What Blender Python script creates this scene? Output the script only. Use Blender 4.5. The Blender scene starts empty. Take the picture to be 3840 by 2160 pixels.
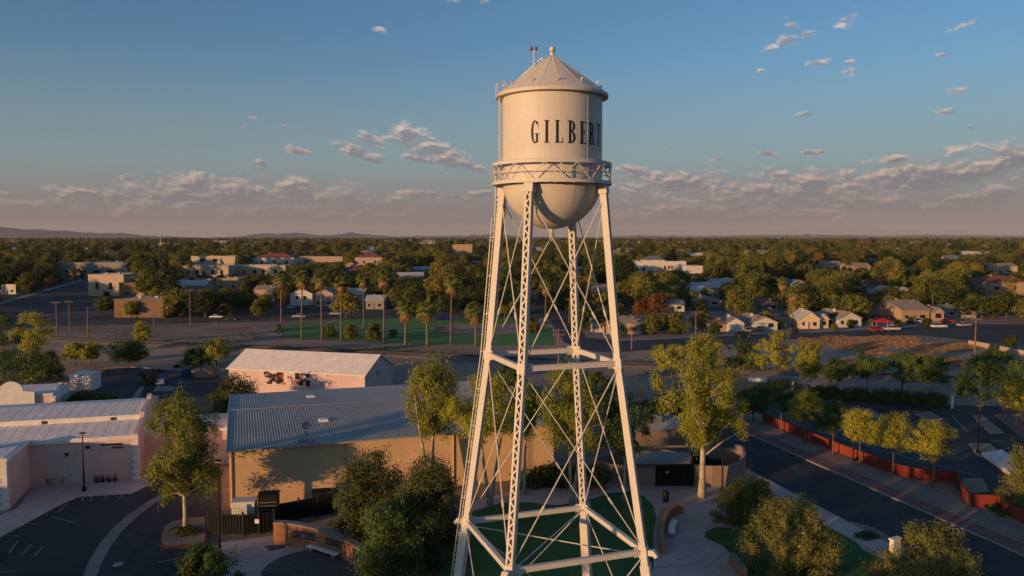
import bpy, bmesh, math, random
import numpy as np
from mathutils import Vector, Matrix, noise as mnoise

scene = bpy.context.scene
COL = scene.collection
R = math.radians

# ------------------------------------------------------------------ camera
FPX, CU, CV, HOR = 2040.0, 1288.0, 724.5, 597.0      # focal length, centre and horizon in units of a 2576-wide picture
CAM_H = 28.0
PITCH = math.atan((CV - HOR) / FPX)
cam_data = bpy.data.cameras.new('camera')
cam = bpy.data.objects.new('camera', cam_data)
COL.objects.link(cam)
cam_data.sensor_width = 36.0
cam_data.lens = 36.0 * FPX / 2576.0
cam_data.clip_start = 0.5
cam_data.clip_end = 120000.0
cam.location = (0, 0, CAM_H)
cam.rotation_euler = (math.pi / 2 - PITCH, 0, 0)
scene.camera = cam

# ------------------------------------------------------------------ view
vs = scene.view_settings
vs.view_transform = 'Standard'
vs.look = 'None'
vs.exposure = 0.0
vs.gamma = 1.0
scene.cycles.max_bounces = 6
scene.cycles.diffuse_bounces = 3
scene.cycles.transparent_max_bounces = 8
scene.cycles.volume_bounces = 0
scene.cycles.caustics_reflective = False
scene.cycles.caustics_refractive = False

# ------------------------------------------------------------------ sun
SUN_AZ, SUN_EL = R(227.5), R(6.0)                      # azimuth clockwise from +Y: low, behind the camera, to its left
sun_data = bpy.data.lights.new('sun', 'SUN')
sun = bpy.data.objects.new('sun', sun_data)
COL.objects.link(sun)
sun_data.energy = 4.7
sun_data.angle = R(0.55)
sun_data.color = (1.0, 0.56, 0.235)
SUNDIR = Vector((math.sin(SUN_AZ) * math.cos(SUN_EL), math.cos(SUN_AZ) * math.cos(SUN_EL), math.sin(SUN_EL)))
sun.rotation_euler = SUNDIR.to_track_quat('Z', 'Y').to_euler()

# ------------------------------------------------------------------ world: Nishita sky, belt of evening haze, cloud field
world = bpy.data.worlds.new('World')
scene.world = world
world.use_nodes = True
wt = world.node_tree


class NB:
    """small node-graph writer"""
    def __init__(s, nt):
        s.nt = nt
    def node(s, typ, **kw):
        n = s.nt.nodes.new(typ)
        for k, v in kw.items():
            setattr(n, k, v)
        return n
    def put(s, sock, v):
        if hasattr(v, 'is_output'):
            s.nt.links.new(v, sock)
        else:
            sock.default_value = v
    def math(s, op, a, b=0.0, c=None, clamp=False):
        n = s.node('ShaderNodeMath', operation=op, use_clamp=clamp)
        s.put(n.inputs[0], a); s.put(n.inputs[1], b)
        if c is not None:
            s.put(n.inputs[2], c)
        return n.outputs[0]
    def vmath(s, op, a, b=(0, 0, 0)):
        n = s.node('ShaderNodeVectorMath', operation=op)
        s.put(n.inputs[0], a); s.put(n.inputs[1], b)
        return n.outputs['Value'] if op in ('LENGTH', 'DOT_PRODUCT') else n.outputs[0]
    def mix(s, f, a, b, mode='MIX'):
        n = s.node('ShaderNodeMix', data_type='RGBA', blend_type=mode, clamp_factor=True)
        s.put(n.inputs[0], f); s.put(n.inputs[6], a); s.put(n.inputs[7], b)
        return n.outputs[2]
    def smooth(s, v, lo, hi, a=0.0, b=1.0):
        n = s.node('ShaderNodeMapRange', interpolation_type='SMOOTHSTEP')
        s.put(n.inputs[0], v)
        n.inputs[1].default_value = lo; n.inputs[2].default_value = hi
        n.inputs[3].default_value = a; n.inputs[4].default_value = b
        return n.outputs[0]
    def noise(s, vec, scale, detail=4.0, rough=0.55, dist=0.0):
        n = s.node('ShaderNodeTexNoise')
        s.put(n.inputs['Vector'], vec)
        n.inputs['Scale'].default_value = scale
        n.inputs['Detail'].default_value = detail
        n.inputs['Roughness'].default_value = rough
        n.inputs['Distortion'].default_value = dist
        return n.outputs[0]


def rgb(r, g, b):
    return (r, g, b, 1.0)


b = NB(wt)
bg = wt.nodes['Background']
tc = b.node('ShaderNodeTexCoord')
d = b.vmath('NORMALIZE', tc.outputs['Generated'])
sep = b.node('ShaderNodeSeparateXYZ'); b.put(sep.inputs[0], d)
az = b.math('ARCTAN2', sep.outputs[0], sep.outputs[1])
el = b.math('ARCSINE', sep.outputs[2])
cmb = b.node('ShaderNodeCombineXYZ'); b.put(cmb.inputs[0], az); b.put(cmb.inputs[1], el)
P = cmb.outputs[0]
sky = b.node('ShaderNodeTexSky', sky_type='NISHITA')
sky.sun_disc = False
sky.sun_elevation = SUN_EL
sky.sun_rotation = SUN_AZ
sky.air_density = 1.0
sky.dust_density = 1.0
sky.ozone_density = 1.5
skyc = b.mix(1.0, sky.outputs[0], rgb(0.755, 1.13, 1.58), 'MULTIPLY')
# evening dust in the lowest degrees of air, the same all the way round and as bright as the sky behind it
SB = 0.1
def skyval(r, g, bb):
    return rgb(r / SB, g / SB, bb / SB)
lum = b.vmath('DOT_PRODUCT', sky.outputs[0], (0.3, 0.5, 0.2))
ref = b.node('ShaderNodeValToRGB')
cr_ = ref.color_ramp
for k, (e_, v_) in enumerate(((0.0, 1.0), (0.7, 1.27), (2.1, 2.2), (4.2, 2.8), (7.0, 2.8), (12.6, 2.24), (20.0, 1.7))):
    el_ = cr_.elements[k] if k < 2 else cr_.elements.new(e_ / 20.0)
    el_.position = e_ / 20.0
    el_.color = rgb(v_ / 3, v_ / 3, v_ / 3)
b.put(ref.inputs[0], b.math('DIVIDE', el, R(20.0), clamp=True))
ratio = b.math('DIVIDE', lum, b.math('MULTIPLY', ref.outputs[0], 3.0))
ratio = b.math('MINIMUM', b.math('MAXIMUM', b.math('MULTIPLY', ratio, 0.75), 1.0), 12.0)
rc_ = b.node('ShaderNodeCombineXYZ')
for k in range(3):
    b.put(rc_.inputs[k], ratio)
def dust(c):
    return b.mix(1.0, c, rc_.outputs[0], 'MULTIPLY')
mid = b.smooth(el, R(2.5), R(14.0), 0.80, 0.0)
skyc = b.mix(mid, skyc, dust(skyval(0.252, 0.300, 0.322)))
low = b.smooth(el, R(0.6), R(5.6), 0.97, 0.0)
skyc = b.mix(low, skyc, dust(skyval(0.228, 0.176, 0.170)))
# clouds: soft ellipses of sky (azimuth, elevation) broken up by noise
CL = [  # centre u, v, half width, half height, tilt in degrees (down to the right positive)
    (560, 478, 210, 36, 3), (760, 492, 230, 40, 5), (430, 500, 300, 22, 2), (900, 500, 130, 20, 6), (640, 535, 420, 22, 1),
    (1035, 348, 62, 40, 18), (1100, 385, 110, 32, 24), (945, 352, 50, 30, 25), (1180, 420, 60, 16, 18), (900, 385, 70, 14, 18),
    (755, 380, 48, 13, 12), (665, 412, 26, 13, 15), (725, 322, 18, 6, 4), (642, 300, 18, 6, 6), (628, 320, 12, 6, 6), (1050, 402, 60, 10, 12),
    (320, 448, 34, 11, 8), (960, 84, 27, 15, -4), (1146, 5, 30, 14, 0), (1218, 16, 13, 7, 10), (495, 2, 22, 8, 0),
    (1700, 468, 190, 36, -2), (2000, 478, 290, 44, -5), (2330, 445, 280, 50, -6), (2560, 405, 120, 42, -6), (1950, 520, 420, 28, -2),
    (2350, 510, 260, 26, -5), (1590, 440, 60, 26, 6), (1950, 440, 46, 24, 0), (2245, 402, 40, 22, 0), (1700, 540, 260, 24, 0),
    (1960, 115, 56, 20, -12), (2010, 98, 30, 10, -10), (1980, 72, 22, 14, 20), (2108, 62, 38, 20, -25), (2046, 168, 36, 12, 0), (2122, 188, 22, 14, -10),
    (2400, 74, 50, 12, -10), (2392, 233, 26, 9, 2), (2360, 286, 36, 11, 0), (2426, 325, 20, 9, 12), (1920, 390, 34, 11, 4), (1802, 401, 28, 9, -4),
    (2030, 385, 36, 7, 2), (1905, 186, 12, 7, 0), (2350, 147, 26, 7, 0), (2020, 292, 30, 9, 0), (2125, 163, 14, 9, 0), (1675, 376, 18, 5, 2),
    (1080, 490, 90, 12, 4), (1215, 488, 40, 14, 0), (1180, 524, 26, 9, 0), (230, 488, 66, 14, 2), (120, 520, 150, 14, 1)]
# the same weather all round: more cloud banks beyond the frame
rng = random.Random(5)
for k in range(6):
    uu = rng.choice([-1, 1]) * rng.uniform(1700, 4600) + CU
    CL.append((uu, rng.uniform(440, 525), rng.uniform(120, 330), rng.uniform(18, 46), rng.uniform(-4, 4)))
wob = b.node('ShaderNodeTexNoise', noise_dimensions='2D')
b.put(wob.inputs['Vector'], P); wob.inputs['Scale'].default_value = 60.0; wob.inputs['Detail'].default_value = 2.0


def cloud_mask(p):
    """depth inside the nearest cloud, and how far towards its sunward upper left"""
    acc = wsum = tsum = None
    for (u, v, rx, ry, tilt) in CL:
        if abs(u - CU) < 1500:
            a0 = math.atan((u - CU) / FPX)
        else:
            a0 = (u - CU) / FPX
        e0 = math.atan((HOR - v) / FPX * math.cos(a0))
        mp = b.node('ShaderNodeMapping', vector_type='TEXTURE')
        b.put(mp.inputs[0], p)
        mp.inputs[1].default_value = (a0, e0, 0)
        mp.inputs[2].default_value = (0, 0, -R(tilt))
        gk = 0.94 if rx < 62 else 1.15
        mp.inputs[3].default_value = (rx / FPX * gk, ry / FPX * gk * 1.05, 1)
        l = b.vmath('LENGTH', mp.outputs[0])
        m = b.math('SUBTRACT', 1.0, l)
        w = b.math('MAXIMUM', m, 0.0)
        t = b.math('MULTIPLY', w, b.vmath('DOT_PRODUCT', mp.outputs[0], (-0.45, 0.85, 0)))
        acc = m if acc is None else b.math('MAXIMUM', acc, m)
        wsum = w if wsum is None else b.math('ADD', wsum, w)
        tsum = t if tsum is None else b.math('ADD', tsum, t)
    return acc, b.math('DIVIDE', tsum, b.math('ADD', wsum, 0.02))


def cloud_noise(p):
    mp = b.node('ShaderNodeMapping'); b.put(mp.inputs[0], p)
    mp.inputs[3].default_value = (1.0, 2.0, 1.0)
    big = b.noise(mp.outputs[0], 33.0, 7.0, 0.62, 0.35)
    fin = b.noise(mp.outputs[0], 130.0, 4.0, 0.6, 0.2)
    return b.math('ADD', b.math('MULTIPLY', big, 0.76), b.math('MULTIPLY', fin, 0.24))


mask, upper = cloud_mask(P)
n0 = cloud_noise(P)
n1 = cloud_noise(b.vmath('ADD', P, (-0.0042, 0.0042, 0)))
raw = b.math('ADD', b.math('MULTIPLY', mask, 1.1), b.math('MULTIPLY', b.math('SUBTRACT', n0, 0.515), 4.0))
dens = b.smooth(raw, 0.0, 0.85)
litf = b.math('ADD', b.math('MULTIPLY', b.math('SUBTRACT', n0, n1), 6.5), 0.36)
litf = b.math('ADD', litf, b.math('MULTIPLY', upper, 0.70))
thick = b.smooth(raw, 0.35, 1.2)
litf = b.math('SUBTRACT', litf, b.math('MULTIPLY', thick, 0.55), clamp=True)
lift = b.smooth(el, R(1.0), R(12.0))
shade = b.mix(lift, skyval(0.198, 0.186, 0.198), skyval(0.25, 0.27, 0.32))
lit = b.mix(lift, skyval(0.60, 0.425, 0.335), skyval(0.72, 0.61, 0.54))
cc = b.mix(litf, shade, lit)
veil = b.smooth(el, R(0.6), R(4.6), 0.12, 0.86)
bank = b.math('MULTIPLY', b.math('MULTIPLY', b.smooth(mask, 0.0, 0.75), b.smooth(n0, 0.34, 0.56)), b.smooth(el, R(5.0), R(8.5), 0.82, 0.0))
skyc = b.mix(b.math('MULTIPLY', bank, veil), skyc, shade)            # soft body of the banks
dens = b.math('MULTIPLY', dens, veil)
skyc = b.mix(dens, skyc, cc)
b.put(bg.inputs[0], skyc)
bg.inputs[1].default_value = SB


# ------------------------------------------------------------------ helpers
def at(u, v, z=0.0):
    """world point on the plane of height z seen at picture position u, v (2576 x 1449 units)"""
    a, bb = (u - CU) / FPX, (CV - v) / FPX
    dy = math.cos(PITCH) + bb * math.sin(PITCH)
    dz = -math.sin(PITCH) + bb * math.cos(PITCH)
    t = (z - CAM_H) / dz
    return Vector((a * t, dy * t, z))


def scale_at(p):
    """picture units per metre at a world point"""
    return FPX / (p.y * math.cos(PITCH) - (p.z - CAM_H) * math.sin(PITCH))


def proj(x, y, z):
    dd = y * math.cos(PITCH) - (z - CAM_H) * math.sin(PITCH)
    up = y * math.sin(PITCH) + (z - CAM_H) * math.cos(PITCH)
    return CU + FPX * x / dd, CV - FPX * up / dd


def link(o):
    COL.objects.link(o)
    return o


def thing(name, label, cat, loc=(0, 0, 0), rotz=0.0, group=None, scale=None):
    o = bpy.data.objects.new(name, None)
    o.empty_display_size = 0.5
    link(o)
    o.location = loc
    o.rotation_euler = (0, 0, rotz)
    if scale is not None:
        o.scale = scale if hasattr(scale, '__len__') else (scale,) * 3
    o['label'] = label
    o['category'] = cat
    if group:
        o['group'] = group
    return o


def tag(o, label=None, cat=None, group=None, kind=None):
    for k, v in (('label', label), ('category', cat), ('group', group), ('kind', kind)):
        if v:
            o[k] = v
    return o


class MB:
    """collects shapes into one mesh"""
    def __init__(s):
        s.v, s.f = [], []
    def add(s, vs_, fs_):
        n = len(s.v)
        s.v.extend([tuple(p) for p in vs_])
        s.f.extend([tuple(i + n for i in f) for f in fs_])
        return s
    def box(s, x0, x1, y0, y1, z0, z1):
        return s.add([(x0, y0, z0), (x1, y0, z0), (x1, y1, z0), (x0, y1, z0), (x0, y0, z1), (x1, y0, z1), (x1, y1, z1), (x0, y1, z1)],
                     [(3, 2, 1, 0), (4, 5, 6, 7), (0, 1, 5, 4), (1, 2, 6, 5), (2, 3, 7, 6), (3, 0, 4, 7)])
    def prism(s, poly, z0, z1):
        """poly: xy points, counter-clockwise"""
        n = len(poly)
        ar = sum(poly[i][0] * poly[(i + 1) % n][1] - poly[(i + 1) % n][0] * poly[i][1] for i in range(n))
        if ar < 0:
            poly = poly[::-1]
        vv = [(p[0], p[1], z0) for p in poly] + [(p[0], p[1], z1) for p in poly]
        ff = [tuple(range(n - 1, -1, -1)), tuple(range(n, 2 * n))]
        ff += [(i, (i + 1) % n, n + (i + 1) % n, n + i) for i in range(n)]
        return s.add(vv, ff)
    def sheet(s, poly, z):
        n = len(poly)
        ar = sum(poly[i][0] * poly[(i + 1) % n][1] - poly[(i + 1) % n][0] * poly[i][1] for i in range(n))
        if ar < 0:
            poly = poly[::-1]
        return s.add([(p[0], p[1], z) for p in poly], [tuple(range(n))])
    def slab(s, pts, off):
        """extrude a planar polygon pts (3-D) by the vector off"""
        n = len(pts)
        off = Vector(off)
        vv = [Vector(p) for p in pts] + [Vector(p) + off for p in pts]
        ff = [tuple(range(n - 1, -1, -1)), tuple(range(n, 2 * n))]
        ff += [(i, (i + 1) % n, n + (i + 1) % n, n + i) for i in range(n)]
        return s.add(vv, ff)
    def beam(s, p0, p1, w, h, side=None):
        p0, p1 = Vector(p0), Vector(p1)
        t = (p1 - p0).normalized()
        if side is None:
            side = t.cross(Vector((0, 0, 1)))
            if side.length < 1e-4:
                side = Vector((1, 0, 0))
        side = (Vector(side) - t * Vector(side).dot(t)).normalized()
        up = side.cross(t).normalized()
        q = []
        for p in (p0, p1):
            for (i, j) in ((-1, -1), (1, -1), (1, 1), (-1, 1)):
                q.append(p + side * (i * w / 2) + up * (j * h / 2))
        return s.add(q, [(0, 1, 2, 3), (7, 6, 5, 4), (0, 4, 5, 1), (1, 5, 6, 2), (2, 6, 7, 3), (3, 7, 4, 0)])
    def tube(s, pts, rad, n=8, cap=True):
        pts = [Vector(p) for p in pts]
        if not hasattr(rad, '__len__'):
            rad = [rad] * len(pts)
        rings = []
        ref = None
        for i, p in enumerate(pts):
            t = (pts[min(i + 1, len(pts) - 1)] - pts[max(i - 1, 0)]).normalized()
            if ref is None:
                ref = t.cross(Vector((0, 0, 1)))
                if ref.length < 1e-3:
                    ref = Vector((1, 0, 0))
            a = (ref - t * ref.dot(t)).normalized()
            c = t.cross(a)
            ref = a
            rings.append([p + (a * math.cos(2 * math.pi * k / n) + c * math.sin(2 * math.pi * k / n)) * rad[i] for k in range(n)])
        vv = [p for r_ in rings for p in r_]
        ff = []
        for i in range(len(rings) - 1):
            for k in range(n):
                ff.append((i * n + k, i * n + (k + 1) % n, (i + 1) * n + (k + 1) % n, (i + 1) * n + k))
        if cap:
            ff.append(tuple(range(n - 1, -1, -1)))
            ff.append(tuple((len(rings) - 1) * n + k for k in range(n)))
        return s.add(vv, ff)
    def lathe(s, prof, n=32, centre=(0, 0), a0=0.0, a1=2 * math.pi):
        """prof: (r, z) pairs from bottom to top"""
        full = abs(a1 - a0 - 2 * math.pi) < 1e-6
        m = n if full else n + 1
        vv, ff = [], []
        for (r_, z) in prof:
            for k in range(m):
                an = a0 + (a1 - a0) * k / n
                vv.append((centre[0] + r_ * math.cos(an), centre[1] + r_ * math.sin(an), z))
        for i in range(len(prof) - 1):
            for k in range(n):
                k2 = (k + 1) % m
                ff.append((i * m + k, i * m + k2, (i + 1) * m + k2, (i + 1) * m + k))
        return s.add(vv, ff)
    def build(s, name, mat, parent=None, org=None, smooth=False, bevel=0.0):
        me = bpy.data.meshes.new(name)
        o_ = Vector(org) if org is not None else Vector((0, 0, 0))
        me.from_pydata([(p[0] - o_[0], p[1] - o_[1], p[2] - o_[2]) for p in s.v], [], s.f)
        me.validate()
        if bevel > 0:
            bm = bmesh.new(); bm.from_mesh(me)
            bmesh.ops.remove_doubles(bm, verts=bm.verts, dist=1e-5)
            bmesh.ops.bevel(bm, geom=[e for e in bm.edges if len(e.link_faces) == 2 and e.calc_face_angle(0) > 0.5], offset=bevel, segments=1, affect='EDGES')
            bm.to_mesh(me); bm.free()
        if smooth:
            for p in me.polygons:
                p.use_smooth = True
        for m in (mat if isinstance(mat, (list, tuple)) else [mat]):
            me.materials.append(m)
        o = bpy.data.objects.new(name, me)
        link(o)
        if parent is not None:
            o.parent = parent
        elif org is not None:
            o.location = o_
        return o


def mesh_obj(name, me, parent=None, loc=(0, 0, 0), rotz=0.0, scale=None):
    o = bpy.data.objects.new(name, me)
    link(o)
    o.parent = parent
    o.location = loc
    o.rotation_euler = (0, 0, rotz)
    if scale is not None:
        o.scale = scale
    return o


def structure(name, mb, mat, **kw):
    o = mb.build(name, mat, **kw)
    o['kind'] = 'structure'
    return o


# ------------------------------------------------------------------ materials
def material(name, col, rough=0.8, var=0.18, scale=1.5, col2=None, bump=0.0, bscale=20.0, metal=0.0, spec=0.3, fine=0.10, fscale=14.0, big=0.0):
    """procedural material: base colour, patches of a second tone, fine mottling, relief"""
    m = bpy.data.materials.new(name)
    m.use_nodes = True
    q = NB(m.node_tree)
    bs = m.node_tree.nodes['Principled BSDF']
    g = q.node('ShaderNodeNewGeometry').outputs['Position']
    c2 = col2 if col2 is not None else tuple(c * (1 - var) for c in col)
    n1_ = q.noise(g, scale, 5.0, 0.6)
    f = q.smooth(n1_, 0.36, 0.66)
    c = q.mix(f, rgb(*col), rgb(*c2))
    if big > 0:
        nb_ = q.smooth(q.noise(g, scale * 0.12, 3.0, 0.5), 0.35, 0.65, 1.0 - big, 1.0 + big * 0.4)
        cx = q.node('ShaderNodeCombineXYZ')
        for i in range(3):
            q.put(cx.inputs[i], nb_)
        c = q.mix(1.0, c, cx.outputs[0], 'MULTIPLY')
    if fine > 0:
        nf = q.smooth(q.noise(g, fscale, 3.0, 0.6), 0.3, 0.7, 1.0 - fine, 1.0 + fine)
        cx = q.node('ShaderNodeCombineXYZ')
        for i in range(3):
            q.put(cx.inputs[i], nf)
        c = q.mix(1.0, c, cx.outputs[0], 'MULTIPLY')
    q.put(bs.inputs['Base Color'], c)
    bs.inputs['Roughness'].default_value = rough
    bs.inputs['Metallic'].default_value = metal
    bs.inputs['Specular IOR Level'].default_value = spec
    if bump > 0:
        bn = q.node('ShaderNodeBump')
        bn.inputs['Strength'].default_value = bump
        bn.inputs['Distance'].default_value = 0.05
        q.put(bn.inputs['Height'], q.noise(g, bscale, 4.0, 0.6))
        q.put(bs.inputs['Normal'], bn.outputs[0])
    return m


def leaf_material(name, col, col2, trans=0.35, vari=0.5, tint=None):
    """foliage: two tones by clump, a different mix for each tree, some light passing through"""
    m = bpy.data.materials.new(name)
    m.use_nodes = True
    nt = m.node_tree
    q = NB(nt)
    bs = nt.nodes['Principled BSDF']
    out = nt.nodes['Material Output']
    oi = q.node('ShaderNodeObjectInfo')
    tcn = q.node('ShaderNodeNewGeometry')
    n_ = q.noise(tcn.outputs['Position'], 0.9, 3.0, 0.6)
    f = q.math('ADD', q.smooth(n_, 0.3, 0.7), q.math('MULTIPLY', q.math('SUBTRACT', oi.outputs['Random'], 0.5), vari * 2), clamp=True)
    c = q.mix(f, rgb(*col), rgb(*col2))
    if tint:
        r2 = q.math('FRACT', q.math('MULTIPLY', oi.outputs['Random'], 17.31))
        c = q.mix(q.smooth(r2, 0.80, 0.93), c, rgb(*tint[0]))
        r3 = q.math('FRACT', q.math('MULTIPLY', oi.outputs['Random'], 43.7))
        c = q.mix(q.smooth(r3, 0.965, 0.985, 0.0, 0.8), c, rgb(*tint[1]))
    hv = q.smooth(q.noise(tcn.outputs['Position'], 5.0, 2.0, 0.6), 0.3, 0.7, 0.75, 1.22)
    cx = q.node('ShaderNodeCombineXYZ')
    for i in range(3):
        q.put(cx.inputs[i], hv)
    c = q.mix(1.0, c, cx.outputs[0], 'MULTIPLY')
    q.put(bs.inputs['Base Color'], c)
    bs.inputs['Roughness'].default_value = 0.6
    bs.inputs['Specular IOR Level'].default_value = 0.2
    tr = q.node('ShaderNodeBsdfTranslucent')
    q.put(tr.inputs[0], c)
    mx = q.node('ShaderNodeMixShader')
    mx.inputs[0].default_value = trans
    nt.links.new(bs.outputs[0], mx.inputs[1])
    nt.links.new(tr.outputs[0], mx.inputs[2])
    nt.links.new(mx.outputs[0], out.inputs[0])
    return m


def brick_material(name, c1, c2, mortar, sx=0.4, sz=0.2, rough=0.85):
    m = bpy.data.materials.new(name)
    m.use_nodes = True
    q = NB(m.node_tree)
    bs = m.node_tree.nodes['Principled BSDF']
    g = q.node('ShaderNodeNewGeometry').outputs['Position']
    s3 = q.node('ShaderNodeSeparateXYZ'); q.put(s3.inputs[0], g)
    cx = q.node('ShaderNodeCombineXYZ')
    q.put(cx.inputs[0], q.math('ADD', s3.outputs[0], q.math('MULTIPLY', s3.outputs[1], 0.6)))
    q.put(cx.inputs[1], s3.outputs[2])
    br = q.node('ShaderNodeTexBrick')
    q.put(br.inputs['Vector'], cx.outputs[0])
    br.inputs['Color1'].default_value = rgb(*c1)
    br.inputs['Color2'].default_value = rgb(*c2)
    br.inputs['Mortar'].default_value = rgb(*mortar)
    br.inputs['Scale'].default_value = 1.0
    br.inputs['Mortar Size'].default_value = 0.012
    br.inputs['Brick Width'].default_value = sx
    br.inputs['Row Height'].default_value = sz
    c = q.mix(q.smooth(q.noise(g, 0.8, 4.0, 0.6), 0.3, 0.7, 0.0, 0.35), br.outputs[0], rgb(*[x * 0.6 for x in c2]))
    q.put(bs.inputs['Base Color'], c)
    bs.inputs['Roughness'].default_value = rough
    bn = q.node('ShaderNodeBump'); bn.inputs['Strength'].default_value = 0.5; bn.inputs['Distance'].default_value = 0.01
    q.put(bn.inputs['Height'], q.math('SUBTRACT', 1.0, br.outputs['Fac'])); q.put(bs.inputs['Normal'], bn.outputs[0])
    return m


M = {}
M['tower'] = material('tower_paint', (0.58, 0.54, 0.49), 0.55, 0.10, 0.7, col2=(0.55, 0.51, 0.46), fine=0.03, fscale=6.0, bump=0.08, bscale=9.0)
def weather(mat, amount=0.16):
    """faint vertical runs of dirt on painted steel"""
    q = NB(mat.node_tree)
    bs = mat.node_tree.nodes['Principled BSDF']
    src = bs.inputs['Base Color'].links[0].from_socket
    g = q.node('ShaderNodeNewGeometry').outputs['Position']
    mp = q.node('ShaderNodeMapping'); q.put(mp.inputs[0], g); mp.inputs[3].default_value = (3.2, 3.2, 0.16)
    f = q.smooth(q.noise(mp.outputs[0], 1.6, 5.0, 0.7), 0.50, 0.74, 0.0, amount)
    sp = q.smooth(q.noise(g, 7.0, 3.0, 0.7), 0.66, 0.74, 0.0, amount * 1.6)
    c = q.mix(f, src, rgb(0.26, 0.19, 0.13))
    c = q.mix(sp, c, rgb(0.24, 0.13, 0.07))
    q.put(bs.inputs['Base Color'], c)
def cracked(mat):
    """sealed cracks and worn wheel tracks in old asphalt"""
    q = NB(mat.node_tree)
    bs = mat.node_tree.nodes['Principled BSDF']
    src = bs.inputs['Base Color'].links[0].from_socket
    g = q.node('ShaderNodeNewGeometry').outputs['Position']
    wv = q.node('ShaderNodeTexNoise'); q.put(wv.inputs['Vector'], g); wv.inputs['Scale'].default_value = 0.5
    p_ = q.vmath('ADD', g, q.vmath('MULTIPLY', wv.outputs['Color'], (2.2, 2.2, 0)))
    vo = q.node('ShaderNodeTexVoronoi', feature='DISTANCE_TO_EDGE'); q.put(vo.inputs['Vector'], p_); vo.inputs['Scale'].default_value = 0.16
    f = q.smooth(vo.outputs['Distance'], 0.004, 0.016, 0.55, 0.0)
    c = q.mix(f, src, rgb(0.012, 0.012, 0.013))
    mp = q.node('ShaderNodeMapping'); q.put(mp.inputs[0], g); mp.inputs[2].default_value = (0, 0, 0.27); mp.inputs[3].default_value = (0.55, 0.03, 1)
    w = q.smooth(q.noise(mp.outputs[0], 1.0, 3.0, 0.6), 0.45, 0.7, 0.0, 0.35)
    c = q.mix(w, c, rgb(0.085, 0.084, 0.082))
    q.put(bs.inputs['Base Color'], c)
weather(M['tower'], 0.13)
M['tower_dark'] = material('tower_underside', (0.42, 0.40, 0.37), 0.7, 0.15, 1.0)
M['black_paint'] = material('black_paint', (0.012, 0.011, 0.012), 0.6, 0.2, 4.0)
M['red_lens'] = material('red_lens', (0.22, 0.02, 0.015), 0.3, 0.1, 8.0)
M['dirt'] = material('dirt', (0.42, 0.285, 0.20), 0.95, 0.3, 0.05, col2=(0.27, 0.19, 0.14), bump=0.4, bscale=1.2, fine=0.22, fscale=1.1, big=0.3)
M['far_ground'] = material('far_ground', (0.11, 0.09, 0.066), 0.95, 0.4, 0.03, col2=(0.05, 0.05, 0.032), fine=0.25, fscale=0.3, big=0.3)
M['gravel'] = material('gravel', (0.30, 0.23, 0.195), 0.95, 0.25, 0.4, bump=0.5, bscale=8.0, fine=0.25, fscale=6.0)
M['asphalt'] = material('asphalt', (0.040, 0.044, 0.048), 0.85, 0.25, 0.25, col2=(0.055, 0.056, 0.057), bump=0.25, bscale=18.0, fine=0.16, fscale=9.0, big=0.25)
cracked(M['asphalt'])
M['asphalt_old'] = material('asphalt_old', (0.085, 0.086, 0.088), 0.9, 0.25, 0.12, col2=(0.062, 0.062, 0.063), fine=0.15, fscale=3.0, big=0.2)
M['concrete'] = material('concrete', (0.32, 0.28, 0.245), 0.9, 0.2, 0.5, fine=0.12, bump=0.15, bscale=10.0, big=0.15)
M['kerb'] = material('kerb', (0.36, 0.315, 0.28), 0.9, 0.2, 1.2, fine=0.12)
M['plaza'] = material('plaza_paving', (0.62, 0.455, 0.39), 0.9, 0.2, 0.35, col2=(0.52, 0.385, 0.335), fine=0.14, fscale=4.0, big=0.2)
M['pavers'] = material('red_pavers', (0.24, 0.12, 0.105), 0.9, 0.25, 1.0, fine=0.25, fscale=5.0)
M['dark_pavers'] = material('dark_pavers', (0.13, 0.11, 0.105), 0.9, 0.25, 1.0, fine=0.25, fscale=5.0)
M['white_line'] = material('road_paint', (0.42, 0.42, 0.41), 0.8, 0.35, 1.5, fine=0.35, fscale=4.0)
M['lawn'] = material('lawn', (0.085, 0.185, 0.046), 0.95, 0.3, 0.22, col2=(0.058, 0.135, 0.036), bump=0.8, bscale=25.0, fine=0.3, fscale=7.0, big=0.3)
M['park_lawn'] = material('park_lawn', (0.115, 0.25, 0.062), 0.95, 0.35, 0.06, col2=(0.080, 0.19, 0.050), fine=0.22, fscale=1.2, big=0.3)
M['pink'] = material('pink_stucco', (0.70, 0.52, 0.46), 0.9, 0.12, 0.6, fine=0.08, bump=0.15, bscale=14.0, big=0.12)
M['pink_pale'] = material('pale_pink_stucco', (0.60, 0.45, 0.45), 0.9, 0.12, 0.6, fine=0.08, bump=0.12, bscale=14.0, big=0.1)
M['white'] = material('white_trim', (0.76, 0.73, 0.69), 0.8, 0.12, 1.0, fine=0.08)
M['white_roof'] = material('white_roof_coating', (0.82, 0.74, 0.69), 0.75, 0.2, 0.5, col2=(0.72, 0.65, 0.61), fine=0.12, fscale=3.0)
M['tan'] = material('tan_wall', (0.70, 0.475, 0.285), 0.9, 0.10, 0.5, fine=0.08, bump=0.12, bscale=12.0, big=0.12)
M['block'] = brick_material('tan_block', (0.30, 0.22, 0.17), (0.26, 0.19, 0.15), (0.20, 0.16, 0.13), 0.4, 0.2)
M['metal_roof'] = material('grey_metal_roof', (0.44, 0.43, 0.405), 0.65, 0.12, 0.4, col2=(0.37, 0.37, 0.355), metal=0.15, fine=0.06, big=0.12)
M['skylight'] = material('skylight_plastic', (0.75, 0.70, 0.66), 0.4, 0.05, 2.0)
M['brick'] = brick_material('orange_brick', (0.46, 0.19, 0.08), (0.38, 0.155, 0.07), (0.25, 0.17, 0.12), 0.4, 0.13)
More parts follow.
